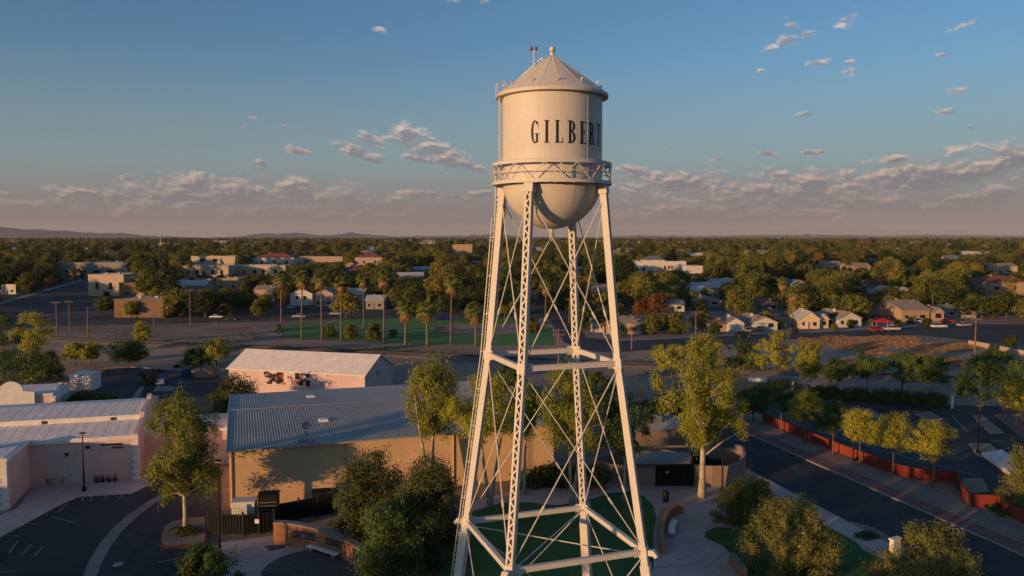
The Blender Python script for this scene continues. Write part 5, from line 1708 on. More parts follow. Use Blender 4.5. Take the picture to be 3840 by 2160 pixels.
for (u, lb) in ((1612, 'orange barrel on the dirt track, the one nearer the tower leg'), (1657, 'orange barrel on the dirt track, the one nearer the golden gum')):
    p = at(u, 994); t_ = thing('traffic_barrel', lb, 'barrel', p)
    m = MB(); m.lathe([(0, .0), (.32, .0), (.30, .5), (.27, .55), (.25, 1.0), (0, 1.02)], 14); m.build('body', M['orange'], t_)
    m = MB(); m.lathe([(.40, 0.0), (.40, .08), (.33, .09)], 14); m.build('base', M['tyre'], t_)
# patio table and chairs by the pink wall
p = at(136, 1222); tt = thing('patio_table', 'round grey patio table against the pink wall', 'table', p)
m = MB(); m.lathe([(0, .84), (.45, .84), (.45, .89), (0, .89)], 16); m.build('table_top', M['grey_metal'], tt)
m = MB(); m.tube([(0, 0, .14), (0, 0, .84)], .04, 6); m.lathe([(0, .14), (.25, .14), (.2, .18), (0, .18)], 12); m.build('pedestal', M['grey_metal'], tt)
for an, lb in ((0.3, 'grey patio chair on the door side of the patio table'), (2.6, 'grey patio chair on the wing side of the patio table'), (4.4, 'grey patio chair on the car park side of the patio table')):
    t_ = thing('patio_chair', lb, 'chair', (p.x + math.cos(an) * .9, p.y + math.sin(an) * .55, 0), an, 'patio chairs')
    m = MB(); m.box(-.2, .2, -.2, .2, .55, .6); m.build('seat', M['grey_metal'], t_)
    m = MB(); m.box(.16, .2, -.2, .2, .6, 1.05); m.build('backrest', M['grey_metal'], t_)
    for (i, j) in ((-1, -1), (1, -1), (1, 1), (-1, 1)):
        m = MB(); m.box(i * .17 - .02, i * .17 + .02, j * .17 - .02, j * .17 + .02, .14, .55); m.build('leg', M['grey_metal'], t_)
for i, (u, v) in enumerate(((232, 1214), (243, 1217), (258, 1216), (274, 1215), (290, 1214))):
    p = at(u, v); t_ = thing('planter_pot', ['first', 'second', 'third', 'fourth', 'fifth'][i] + ' dark pot plant from the lamp post along the pink wall', 'pot plant', p, 0, 'pots along the pink wall')
    m = MB(); m.lathe([(0, .14), (.16, .14), (.22, .5), (0, .5)], 10); m.build('pot', M['plaque'], t_)
    rg = np.random.default_rng(i); mesh_obj('plant', leaves('plant', [(0, 0, .7, .25, .25, .3)], 60, .14, rg, LM['dark']), t_)


# ------------------------------------------------------------------ palms
def palm_meshes(seed, H, fat=False):
    rg = np.random.default_rng(seed)
    m_ = MB()
    bx, by = rg.uniform(-.5, .5, 2)
    n_ = 8
    pts = [(bx * (i / n_) ** 2, by * (i / n_) ** 2, H * i / n_ - .05) for i in range(n_ + 1)]
    r0_ = .34 if fat else .24
    m_.tube(pts, [r0_ * (1.35 if i == 0 else 1.0 - .35 * i / n_) for i in range(n_ + 1)], 8)
    tm = bpy.data.meshes.new('trunk'); tm.from_pydata(m_.v, [], m_.f); tm.materials.append(M['palm_bark'])
    for p_ in tm.polygons: p_.use_smooth = True
    top = Vector(pts[-1])
    def fronds(nfr, e0, e1, Lr, droop, seed2):
        mm = MB()
        r2 = np.random.default_rng(seed2)
        for k in range(nfr):
            an = k * 2.399 + r2.uniform(-.2, .2)
            el_ = R(r2.uniform(e0, e1))
            d_ = Vector((math.cos(an) * math.cos(el_), math.sin(an) * math.cos(el_), math.sin(el_)))
            Ls = Lr * r2.uniform(.8, 1.15)
            stem = Ls * .5
            tip = top + d_ * stem - Vector((0, 0, droop * stem * .3))
            sd = d_.cross(Vector((0, 0, 1)))
            sd = sd.normalized() if sd.length > .01 else Vector((1, 0, 0))
            mm.beam(top, tip, .06, .04)
            up = sd.cross(d_)
            for j in range(9):                                   # blades of the fan
                f_ = R(-70 + 140 * j / 8)
                bd = (d_ * math.cos(f_) + sd * math.sin(f_)).normalized()
                ln = Ls * .62 * (1 - .25 * abs(math.sin(f_)))
                w = .13 * Ls / 1.6
                sv = (sd * math.cos(f_) - d_ * math.sin(f_)) * w
                p1_ = tip + bd * ln * .55; p2_ = tip + bd * ln - Vector((0, 0, ln * (.25 + droop * .5)))
                mm.add([tip, p1_ - sv, p2_, p1_ + sv], [(0, 1, 2, 3)])
        return mm
    cr = fronds(54 if fat else 46, -30, 80, 2.9 if fat else 2.45, .5, seed + 5)
    cm = bpy.data.meshes.new('crown'); cm.from_pydata(cr.v, [], cr.f); cm.materials.append(LM['palm'])
    sk = fronds(40, -88, -38, 2.4 if fat else 2.2, .9, seed + 9)
    sm = bpy.data.meshes.new('skirt'); sm.from_pydata(sk.v, [], sk.f); sm.materials.append(LM['skirt'])
    return tm, cm, sm


PALMS = [
    (708, 850, 680, 0, 'slim tall palm at the dirt lot end of the park row'),
    (759, 854, 680, 0, 'slim tall palm, second in the park row counted from the dirt lot'),
    (810, 857, 680, 0, 'slim tall palm, third in the park row counted from the dirt lot'),
    (858, 858, 690, 0, 'slim tall palm, fourth in the park row, leaning over the big park tree'),
    (915, 823, 684, 0, 'slim tall palm beside the big park tree, rooted by the path'),
    (966, 864, 675, 0, 'tallest slim palm of the park row, sixth from the dirt lot'),
    (1020, 868, 750, 1, 'thick bushy palm, first of the three short ones from the tall palms'),
    (1075, 870, 752, 1, 'thick bushy palm, middle of the three short ones'),
    (1134, 868, 690, 0, 'slim tall palm standing between two short bushy palms'),
    (1197, 871, 756, 1, 'thick bushy palm of the short ones nearest the water tower'),
    (1372, 812, 702, 0, 'slim orange-lit palm seen between the two middle tower legs'),
    (1967, 796, 694, 0, 'taller of the two orange-lit palms above the white houses'),
    (1993, 822, 718, 0, 'shorter of the two orange-lit palms above the white houses'),
    (2428, 760, 702, 0, 'palm in the trees before the red tiled house'),
    (480, 712, 655, 0, 'palm near the cream Spanish building'),
    (1240, 806, 724, 0, 'palm half hidden by the tower leg that carries the ladder'),
    (182, 722, 672, 0, 'dark palm beside the avenue before the long grey building'),
    (2540, 770, 700, 0, 'orange-lit palm in front of the red tiled house at the frame edge'),
]
for i, (u, v, vt, fat, lb) in enumerate(PALMS):
    p = at(u, v); H = CAM_H + p.y * (HOR - vt) / FPX - (1.9 if not fat else 2.4)
    t_ = thing('palm_tree', lb, 'palm tree', p, 0, 'palms of the park and streets')
    for nm, me in zip(('trunk', 'crown', 'skirt'), palm_meshes(200 + i, H, bool(fat))):
        mesh_obj(nm, me, t_)

# ------------------------------------------------------------------ houses and blocks of the town
WALLS = {}
def wallmat(key, col):
    if key not in WALLS:
        WALLS[key] = material('town_' + key, col, .9, .12, .5, fine=.06)
    return WALLS[key]
for k_, c_ in {'cream': (.52, .42, .31), 'white': (.56, .53, .49), 'tan': (.38, .27, .18), 'brown': (.20, .135, .09), 'grey': (.26, .25, .24), 'pinkish': (.42, .31, .26),
               'roof_grey': (.24, .235, .235), 'roof_tan': (.34, .26, .20), 'roof_red': (.27, .085, .055), 'roof_white': (.50, .48, .47), 'roof_brown': (.21, .135, .095), 'roof_blue': (.16, .20, .25), 'garage': (.50, .49, .47)}.items():
    wallmat(k_, c_)
KEY_NAMED = []
KEY = []          # picture boxes kept clear of trees: u0, v0, u1, v1, distance


STOPS = {'behind', 'beside', 'facing', 'near', 'with', 'on', 'in', 'before', 'among', 'past', 'at', 'joined', 'rising', 'right', 'left', 'between', 'under', 'over', 'beyond', 'above'}
def short_name(label):
    out = []
    for w_ in label.split():
        if w_ in STOPS and len(out) > 1:
            break
        out.append(w_.strip(','))
        if w_.endswith(',') or len(out) == 7:
            break
    return ' '.join(out)


def block(label, u0, u1, vtop, vbase, wall, roofm, name='building', cat='building', depth=None, wins=(), rot=None, roof='flat', ridge=.0, extra=None, clear=True, parts_z=None, group=None):
    """building whose front foot runs from (u0, vbase) to (u1, vbase)"""
    p0_, p1_ = at(u0, vbase), at(u1, vbase)
    if rot is not None:
        d_ = Vector((math.cos(rot), math.sin(rot), 0)); Lf = (p1_.x - p0_.x) / max(.3, d_.x)
        p1_ = p0_ + d_ * Lf
    Lf = (p1_ - p0_).length
    H = max(2.4, CAM_H - p0_.y * (vtop - HOR) / FPX - ridge)
    dp = depth or min(Lf * .8, 14)
    t_ = thing(name, label, cat, p0_, 0, group)
    F = frame(p0_, p1_ - p0_); og = tuple(p0_)
    if roof == 'flat':
        m_ = MB(); fbox(m_, F, 0, Lf, 0, dp, 0, H - .35); m_.build('wall', WALLS[wall], t_, og)
        m_ = MB(); fbox(m_, F, -.1, Lf + .1, -.1, .25, H - .35, H); fbox(m_, F, -.1, .25, .25, dp - .15, H - .35, H); fbox(m_, F, Lf - .25, Lf + .1, .25, dp - .15, H - .35, H); fbox(m_, F, -.1, Lf + .1, dp - .15, dp + .1, H - .35, H)
        m_.build('parapet', WALLS[wall], t_, og)
        m_ = MB(); fbox(m_, F, .25, Lf - .25, .25, dp - .15, H - .35, H - .25); rf_ = m_.build('roof', WALLS[roofm], t_, og)
        if Lf > 9:
            for q in range(2):
                m_ = MB(); s_ = Lf * (.3 + .35 * q); fbox(m_, F, s_, s_ + 1.2, dp * .5, dp * .5 + 1.2, H - .25, H + .55); m_.build('roof_unit', M['grey_metal'], rf_, og)
    elif roof == 'gable':                                    # ridge along the front
        m_ = MB(); tpoly(m_, F, [(0, 0), (0, H), (dp / 2, H + ridge), (dp, H), (dp, 0)], .0, Lf); m_.build('wall', WALLS[wall], t_, og)
        for (t0, z0, t1, z1) in ((-.5, H - .02 - ridge / (dp / 2) * .5, dp / 2, H + ridge), (dp / 2, H + ridge, dp + .5, H - .02 - ridge / (dp / 2) * .5)):
            m_ = MB(); tpoly(m_, F, [(t0, z0 + .03), (t1, z1 + .03), (t1, z1 + .17), (t0, z0 + .17)], -.4, Lf + .4); m_.build('roof', WALLS[roofm], t_, og)
    elif roof == 'front':                                    # gable end to the front
        m_ = MB(); fpoly(m_, F, [(0, 0), (Lf, 0), (Lf, H), (Lf / 2, H + ridge), (0, H)], 0, dp); m_.build('wall', WALLS[wall], t_, og)
        sl2 = ridge / (Lf / 2)
        for (s0_, z0, s1_, z1) in ((-.4, H - .4 * sl2, Lf / 2, H + ridge), (Lf / 2, H + ridge, Lf + .4, H - .4 * sl2)):
            m_ = MB(); fpoly(m_, F, [(s0_, z0 + .03), (s1_, z1 + .03), (s1_, z1 + .17), (s0_, z0 + .17)], -.4, dp + .4); m_.build('roof', WALLS[roofm], t_, og)
    else:                                                    # hip
        m_ = MB(); fbox(m_, F, 0, Lf, 0, dp, 0, H); m_.build('wall', WALLS[wall], t_, og)
        k2 = min(Lf, dp) / 2
        m_ = MB(); m_.add([F(-.5, -.5, H - .05), F(Lf + .5, -.5, H - .05), F(Lf + .5, dp + .5, H - .05), F(-.5, dp + .5, H - .05), F(min(k2, Lf / 2 - .1), dp / 2, H + ridge), F(max(Lf - k2, Lf / 2 + .1), dp / 2, H + ridge)],
                          [(0, 1, 5, 4), (1, 2, 5), (2, 3, 4, 5), (3, 0, 4), (3, 2, 1, 0)]); m_.build('roof', WALLS[roofm], t_, og)
    if roof != 'flat':
        m_ = MB(); fbox(m_, F, Lf * .32, Lf * .32 + .6, dp * .5 - .3, dp * .5 + .3, H + ridge * .5, H + ridge + .55); m_.build('chimney', WALLS[wall], t_, og)
        m_ = MB(); fbox(m_, F, Lf * .70, Lf * .70 + .9, dp * .3, dp * .3 + .9, H + ridge * .3, H + ridge * .62 + .55); m_.build('roof_unit', M['grey_metal'], t_, og)
    for (kind, f0, f1, z0, z1) in wins:
        m_ = MB(); fbox(m_, F, Lf * f0, Lf * f1, -.06, -.005, z0, z1)
        w_ = m_.build({'w': 'window', 'd': 'door', 'g': 'garage_door'}[kind], M['glass'] if kind == 'w' else (WALLS['garage'] if kind == 'g' else M['wood']), t_, og)
        if kind == 'w':
            m_ = MB(); fbox(m_, F, Lf * f0 - .08, Lf * f1 + .08, -.09, -.065, z0 - .12, z0 - .01); m_.build('sill', WALLS['roof_white'], w_, og)
    if clear:
        KEY.append((u0 + 2, vtop + 1, u1 - 2, vbase - .25 * (vbase - vtop), p0_.y))
        KEY_NAMED.append((u0, vtop, u1, vbase, p0_.y, short_name(label)))
    return t_


W1 = [('w', .12, .24, 1.0, 2.1), ('d', .42, .5, .05, 2.1), ('w', .66, .84, 1.0, 2.1)]
# left half
block('two-storey tan block with two tall dark windows beside the avenue', 223, 310, 690, 745, 'cream', 'roof_white', depth=14, wins=[('w', .20, .30, 3.2, 6.4), ('w', .57, .67, 3.2, 6.4)], rot=.05)
block('lower brown wing beside the two-storey tan block', 300, 342, 711, 748, 'brown', 'roof_white', depth=12, wins=[('w', .3, .6, 1, 2.2)])
block('small brown flat-roofed shop with a pale roof on the corner lot', 288, 412, 752, 799, 'brown', 'roof_white', depth=14, wins=[('d', .06, .12, .05, 2.3), ('w', .3, .5, 1.0, 2.2)])
block('long grey low building behind the avenue', 146, 322, 660, 692, 'grey', 'roof_grey', depth=40, wins=[('w', .1, .2, 1.5, 3.5), ('w', .3, .4, 1.5, 3.5), ('w', .5, .6, 1.5, 3.5), ('w', .7, .8, 1.5, 3.5)])
block('cream Spanish building with dark openings, lower front block', 460, 575, 668, 697, 'cream', 'roof_white', depth=18, wins=[('w', .1, .17, 1.5, 5), ('w', .28, .34, 1.5, 5), ('d', .42, .5, .1, 4), ('w', .62, .68, 1.5, 5), ('w', .82, .88, 1.5, 5)])
block('cream Spanish building, long right-hand front block', 577, 718, 667, 694, 'cream', 'roof_white', depth=18, wins=[('w', .08, .14, 1.5, 4.5), ('d', .24, .30, .1, 4), ('w', .42, .48, 1.5, 4.5), ('w', .58, .64, 1.5, 4.5), ('w', .8, .86, 1.5, 4.5)])
block('cream upper block rising behind the Spanish building', 481, 592, 644, 676, 'cream', 'roof_blue', depth=30, wins=[('w', .2, .3, 6, 9), ('w', .5, .6, 6, 9)])
block('long building with a red tiled roof behind the cream Spanish building', 635, 740, 637, 668, 'white', 'roof_red', depth=26, roof='hip', ridge=4.5, wins=[('w', .2, .26, 2, 5), ('w', .5, .56, 2, 5), ('w', .8, .86, 2, 5)])
block('pale long flat building beside the red tiled one', 742, 862, 645, 662, 'pinkish', 'roof_grey', depth=24, wins=[('w', .2, .3, 1, 3)])
block('pinkish house with a red tiled roof among the far trees', 893, 962, 637, 668, 'pinkish', 'roof_red', depth=22, roof='hip', ridge=4, wins=[('w', .3, .36, 2, 5), ('w', .7, .76, 2, 5)])
block('tall beige windowless block near the skyline before the tower', 1138, 1188, 615, 644, 'tan', 'roof_tan', depth=40)
block('white gabled house behind the palms with dark windows', 730, 786, 726, 768, 'white', 'roof_white', name='house', cat='house', roof='front', ridge=2.2, depth=14, wins=[('w', .25, .38, 2.6, 3.9), ('w', .6, .73, 2.6, 3.9), ('g', .55, .9, .1, 2.2)])
block('pale gabled house behind the third and fourth palms', 792, 838, 727, 772, 'pinkish', 'roof_tan', name='house', cat='house', roof='front', ridge=2.0, depth=14, wins=W1)
block('low house with a pale roof right of the big park tree', 920, 966, 745, 778, 'grey', 'roof_white', name='house', cat='house', roof='gable', ridge=1.6, depth=10, wins=W1)
block('pale low house at the lot edge before the first palm', 640, 690, 720, 758, 'pinkish', 'roof_tan', name='house', cat='house', roof='gable', ridge=1.4, depth=11, wins=W1)
block('low pale-roofed store between the brown shop and the parked cars', 545, 600, 700, 728, 'tan', 'roof_white', depth=12, wins=W1)
block('small pale building left of the tall poles across the avenue', 2, 40, 715, 740, 'white', 'roof_white', depth=12, wins=W1)
# right half
block('white commercial block with red lettering and a blue hipped top', 1596, 1726, 657, 685, 'white', 'roof_white', depth=30, wins=[('w', .03, .08, 1, 4), ('w', .15, .2, 1, 4)])
block('lower white wing at the end of the commercial block', 1728, 1768, 669, 688, 'white', 'roof_white', depth=20)
block('pink-roofed gabled house behind the tower leg nearest the road', 1524, 1612, 797, 840, 'pinkish', 'roof_tan', name='house', cat='house', roof='hip', ridge=1.8, depth=11, wins=W1, rot=-.12)
block('white garage gable facing the street, first of the white houses', 1826, 1872, 800, 834, 'white', 'roof_grey', name='house', cat='house', roof='front', ridge=1.6, depth=12, wins=[('g', .2, .82, .1, 2.3)], rot=-.05)
block('low tan wing joined to the first white garage', 1780, 1824, 806, 834, 'tan', 'roof_brown', name='house', cat='house', roof='gable', ridge=1.2, depth=10, wins=W1)
block('second white garage gable with a tan roof facing the street', 1890, 1958, 798, 832, 'white', 'roof_tan', name='house', cat='house', roof='front', ridge=1.7, depth=13, wins=[('g', .12, .5, .1, 2.3), ('w', .65, .85, 1.0, 2.2)], rot=.12)
block('cream cottage with a steep pale gable behind the shorter palm', 2012, 2060, 784, 827, 'cream', 'roof_white', name='house', cat='house', roof='front', ridge=2.3, depth=12, wins=W1, rot=-.10)
block('cream cottage wing with a small pale gable', 2062, 2084, 792, 826, 'cream', 'roof_white', name='house', cat='house', roof='front', ridge=1.3, depth=10, wins=[('w', .3, .7, 1, 2.2)])
block('white house with a pinkish roof past the cream cottage', 2108, 2172, 786, 824, 'white', 'roof_tan', name='house', cat='house', roof='front', ridge=2.0, depth=13, wins=W1, rot=.2)
block('house with a wide brown roof beside the red canopy', 2182, 2262, 776, 808, 'brown', 'roof_brown', name='house', cat='house', roof='gable', ridge=1.9, depth=12, wins=W1, rot=.3)
block('large tan house with a wide sunlit roof and arched window', 2268, 2345, 760, 809, 'tan', 'roof_tan', name='house', cat='house', roof='gable', ridge=2.6, depth=16, wins=W1, rot=.18)
block('tan front gable beside the large tan house', 2346, 2374, 774, 808, 'tan', 'roof_grey', name='house', cat='house', roof='front', ridge=1.5, depth=12, wins=[('w', .25, .75, 1, 2.6)])
block('low grey-roofed house past the large tan house', 2380, 2456, 772, 800, 'grey', 'roof_grey', name='house', cat='house', roof='gable', ridge=1.7, depth=13, wins=W1)
block('two-storey tan house under a red tiled roof at the frame edge', 2478, 2600, 695, 750, 'tan', 'roof_red', name='house', cat='house', roof='hip', ridge=2.6, depth=18, wins=[('w', .2, .28, 1, 2.4), ('w', .2, .28, 4, 5.4), ('w', .55, .63, 4, 5.4), ('w', .8, .88, 1, 2.4)])
block('low red tiled house in the trees beside the two-storey one', 2452, 2500, 704, 735, 'pinkish', 'roof_red', name='house', cat='house', roof='hip', ridge=2.0, depth=14, wins=W1)
block('grey-roofed house among dark trees above the rust-coloured tree', 1745, 1815, 745, 772, 'grey', 'roof_grey', name='house', cat='house', roof='hip', ridge=1.8, depth=12, wins=W1)
block('white low house behind the first garages', 1668, 1722, 756, 784, 'white', 'roof_grey', name='house', cat='house', roof='gable', ridge=1.5, depth=11, wins=W1)
block('grey-roofed house behind the second garage', 1900, 1960, 752, 782, 'grey', 'roof_brown', name='house', cat='house', roof='hip', ridge=1.8, depth=12, wins=W1)
block('white-roofed bungalow beyond the street corner, left of the pole with crossarms', 1490, 1520, 806, 836, 'white', 'roof_white', name='house', cat='house', roof='gable', ridge=1.3, depth=9, wins=W1)
block('sunlit pink-roofed house on the rise behind the palms', 2052, 2118, 657, 678, 'pinkish', 'roof_tan', name='house', cat='house', roof='gable', ridge=2.6, depth=14, wins=W1)
block('tan house with a long roof behind the rise', 2130, 2190, 662, 682, 'tan', 'roof_tan', name='house', cat='house', roof='gable', ridge=2.6, depth=14, wins=W1)
block('long low pale house near the far right trees', 2480, 2560, 663, 688, 'cream', 'roof_tan', name='house', cat='house', roof='gable', ridge=2.2, depth=14, wins=W1)
# blue hipped top and red letters of the commercial block
kb = [o for o in bpy.data.objects if o.get('label', '').startswith('white commercial')][0]
p0 = at(1625, 668); p1 = at(1672, 668)
kd = kb.location.y
sx = kd / FPX
x0, x1 = (1622 - CU) * sx, (1676 - CU) * sx
zb = CAM_H - (657 - HOR) / FPX * kd; zt_ = CAM_H - (648 - HOR) / FPX * kd
og = tuple(kb.location)
m = MB(); m.box(x0, x1, kd + 6, kd + 20, zb - .5, zb + .8); up_ = m.build('upper_room', WALLS['white'], kb, og)
m = MB(); xm, ym = (x0 + x1) / 2, kd + 13; m.add([(x0 - .8, kd + 5.2, zb + .8), (x1 + .8, kd + 5.2, zb + .8), (x1 + .8, kd + 20.8, zb + .8), (x0 - .8, kd + 20.8, zb + .8), (xm - 3, ym, zt_ + 1.2), (xm + 3, ym, zt_ + 1.2)], [(0, 1, 5, 4), (1, 2, 5), (2, 3, 4, 5), (3, 0, 4), (3, 2, 1, 0)]); m.build('blue_roof', WALLS['roof_blue'], up_, og)
for (ua, ub) in ((1670, 1675), (1680, 1685), (1688, 1692)):
    m = MB(); m.box((ua - CU) * sx, (ub - CU) * sx, kd - .3, kd - .1, zb - 6.2, zb - 3.6); m.build('wall_letter', M['red_lens'], kb, og)

bw = [at(2437, 868), at(2500, 880), at(2580, 896)]
bd = thing('boundary_wall', 'low pale boundary wall at the corner of the dry lot', 'wall', bw[0])
m = MB(); wall_run(m, bw, 0, 1.2, .3); m.build('wall', WALLS['pinkish'], bd, tuple(bw[0]))
m = MB(); wall_run(m, bw, 1.202, 1.27, .4); m.build('cap', WALLS['roof_white'], bd, tuple(bw[0]))

# street canopy in red
p = at(2219, 826); cn = thing('canopy_tent', 'bright red canopy tent on the street before the brown roof', 'canopy', p)
m = MB(); m.add([(-2.6, -1.8, 2.0), (2.6, -1.8, 2.0), (2.6, 1.8, 2.0), (-2.6, 1.8, 2.0), (-.8, 0, 3.0), (.8, 0, 3.0)], [(0, 1, 5, 4), (1, 2, 5), (2, 3, 4, 5), (3, 0, 4), (3, 2, 1, 0)]); m.build('cover', material('canopy_red', (.62, .02, .025), .7), cn)
for (x, y) in ((-2.4, -1.6), (2.4, -1.6), (2.4, 1.6), (-2.4, 1.6)):
    m = MB(); m.tube([(x, y, 0), (x, y, 2.05)], .05, 6); m.build('pole', M['white_metal'], cn)


# ------------------------------------------------------------------ vehicles
CARM = {}
def paint(key, col):
    CARM[key] = material('car_' + key, col, .3, .03, 1.0, spec=.5, fine=0.0)
for k_, c_ in {'white': (.62, .62, .62), 'silver': (.36, .37, .39), 'black': (.02, .021, .024), 'red': (.36, .02, .022), 'blue': (.03, .05, .12), 'tan': (.3, .25, .19)}.items():
    paint(k_, c_)


def car(u, v, rot, col, label, kind='sedan'):
    p_ = at(u, v); t_ = thing('parked_car' if kind != 'pickup' else 'pickup_truck', label, 'car' if kind != 'pickup' else 'pickup', (p_.x, p_.y, .04), rot, 'parked vehicles')
    hw = .90
    if kind == 'sedan':
        lower = [(-2.2, .35), (-2.25, .75), (-2.0, .92), (-1.2, .97), (1.1, .95), (1.9, .86), (2.25, .68), (2.25, .35)]
        cab = [(-1.55, .95), (-.95, 1.42), (.45, 1.45), (1.15, .94)]
    elif kind == 'suv':
        lower = [(-2.25, .4), (-2.3, .9), (-2.2, 1.08), (1.0, 1.08), (1.95, 1.0), (2.3, .8), (2.3, .4)]
        cab = [(-2.15, 1.06), (-1.95, 1.72), (.45, 1.74), (1.1, 1.06)]
    else:
        lower = [(-2.6, .5), (-2.65, 1.0), (-.55, 1.05), (-.5, 1.1), (1.4, 1.1), (2.4, 1.0), (2.6, .8), (2.6, .45)]
        cab = [(-.55, 1.08), (-.4, 1.75), (.75, 1.78), (1.45, 1.08)]
    m_ = MB(); m_.slab([(x, -hw, z) for (x, z) in lower], (0, 2 * hw, 0)); m_.build('body', CARM[col], t_, bevel=.07)
    m_ = MB(); m_.slab([(x, -hw + .12, z) for (x, z) in cab], (0, 2 * hw - .24, 0)); cb_ = m_.build('cabin', M['glass'], t_, bevel=.05)
    top = [c for c in cab if c[1] > 1.2]
    m_ = MB(); m_.box(top[0][0] + .03, top[-1][0] - .03, -hw + .14, hw - .14, top[0][1] - .02, top[-1][1] + .03); m_.build('roof', CARM[col], cb_, bevel=.02)
    for x in (-1.4, 1.4):
        for s in (-1, 1):
            m_ = MB(); m_.tube([(x, s * (hw - .14), .33), (x, s * (hw + .02), .33)], .34, 14); w_ = m_.build('wheel', M['tyre'], t_)
            m_ = MB(); m_.tube([(x, s * (hw + .02), .33), (x, s * (hw + .035), .33)], .2, 10); m_.build('rim', M['grey_metal'], w_)
    for s in (-1, 1):
        x = max(q[0] for q in lower) - .06
        m_ = MB(); m_.box(x, x + .07, s * .62 - .17, s * .62 + .17, .62, .76); m_.build('headlight', M['lamp_glass'], t_)
        x = min(q[0] for q in lower)
        m_ = MB(); m_.box(x - .02, x + .06, s * .65 - .14, s * .65 + .14, .68, .84); m_.build('tail_light', M['red_lens'], t_)
    return t_


car(545, 801, .05, 'white', 'white sedan parked on the back street beside the black car')
car(582, 805, .05, 'black', 'black sedan parked nose to tail with the white one on the back street')
car(752, 800, .1, 'silver', 'silver car on the back street below the second palm')
car(845, 793, .1, 'silver', 'silver car on the back street below the fourth palm')
car(497, 786, 1.3, 'white', 'white van-like car by the pole at the end of the brown shop', 'suv')
car(1868, 848, .1, 'black', 'black car on the side street in front of the white garages', 'suv')
car(1880, 835, 1.4, 'tan', 'tan car in the drive of the first white garage')
car(1912, 833, 1.3, 'black', 'dark car in the drive of the second white garage')
car(2204, 834, .15, 'red', 'dark red car parked under the red canopy tent')
car(2242, 833, .2, 'white', 'white pickup truck next to the red car', 'pickup')
car(2362, 826, .1, 'white', 'white car parked before the tan front gable', 'suv')
car(2425, 822, .3, 'silver', 'silver car parked before the low grey-roofed house')
car(732, 777, 1.4, 'white', 'white car in the drive of the white gabled house')
car(760, 778, 1.4, 'red', 'red car in the drive of the white gabled house')
car(2310, 812, 1.2, 'white', 'white car in the drive of the large tan house')
car(100, 800, .9, 'white', 'white car waiting at the mouth of the avenue')
car(2385, 812, .1, 'red', 'red car in shade beside the tan front gable')


# ------------------------------------------------------------------ utility poles and wires
def pole(u, v, vtop, label, arms=1, lamp=False):
    p_ = at(u, v); H = CAM_H + p_.y * (HOR - vtop) / FPX
    t_ = thing('utility_pole', label, 'utility pole', p_, 0, 'wooden utility poles')
    m_ = MB(); m_.tube([(0, 0, -.1), (0, 0, H)], [.2, .13], 8); m_.build('pole', M['wood'], t_)
    for i in range(arms):
        z = H - .4 - i * 1.0
        m_ = MB(); m_.box(-1.3, 1.3, -.2, -.08, z - .08, z + .08); ar = m_.build('crossarm', M['wood'], t_)
        for x in (-1.15, -.6, .6, 1.15):
            m_ = MB(); m_.lathe([(0, z + .08), (.06, z + .08), (.05, z + .22), (0, z + .24)], 6, (x, -.14)); m_.build('insulator', M['grey_metal'], ar)
    if lamp:
        m_ = MB(); m_.beam((0, 0, H * .8), (1.6, -.4, H * .86), .08, .08); m_.box(1.4, 2.0, -.55, -.25, H * .86 - .06, H * .86 + .08); m_.build('lamp_arm', M['grey_metal'], t_)
    return (p_.x, p_.y, H - .3)


pole(144, 847, 758, 'dark utility pole by the railway, first beside the avenue')
pole(176, 837, 756, 'dark utility pole by the railway, second beside the avenue')
pole(222, 849, 772, 'thin utility pole in the dirt lot before the corner shop', 0)
pole(479, 818, 728, 'tall sunlit utility pole before the dark trees in the dirt lot', 1)
pole(388, 830, 784, 'short thin pole in the dirt lot behind the lone tree', 0)
t1 = pole(1589, 880, 790, 'utility pole with crossarms on the side street behind the tower leg', 2, True)
t2 = pole(1750, 852, 782, 'utility pole standing in front of the first garage wing', 1)
t3 = pole(1405, 935, 826, 'brown utility pole framed by the tower legs at the strut', 2)
t4 = pole(1432, 812, 750, 'utility pole behind the middle tower leg', 1)
t5 = pole(2452, 900, 800, 'sunlit utility pole at the corner of the dry lot', 1)
pole(2345, 800, 740, 'distant utility pole behind the large tan house', 0)
pole(2060, 770, 732, 'distant pale pole among the trees behind the cream cottage', 0)
for i, (q0, q1) in enumerate(((t1, t2), (t2, (at(2060, 800).x, at(2060, 800).y, 8.0)), (t3, t1))):
    m = MB()
    q0, q1 = Vector(q0), Vector(q1)
    for s in (-.9, .9):
        pts = []
        for k in range(9):
            f_ = k / 8; c_ = q0 * (1 - f_) + q1 * f_; pts.append((c_.x, c_.y + s, c_.z - 1.2 * 4 * f_ * (1 - f_)))
        m.tube(pts, .03, 4)
    o = m.build('power_line', M['rail'], None, tuple(q0)); tag(o, ['pair of power lines crossing the side street from the crossarm pole', 'pair of power lines running over the white garages', 'pair of power lines passing behind the tower legs'][i], 'power line')
p = at(404, 628); m = MB(); m.tube([(0, 0, 0), (0, 0, 30)], [.9, .6], 8); m.lathe([(0, 30), (1.2, 30), (1.2, 32), (0, 32.2)], 8); o = m.build('mast', M['white_metal']); o.location = p; tag(o, 'slim white mast rising from the far trees', 'mast')

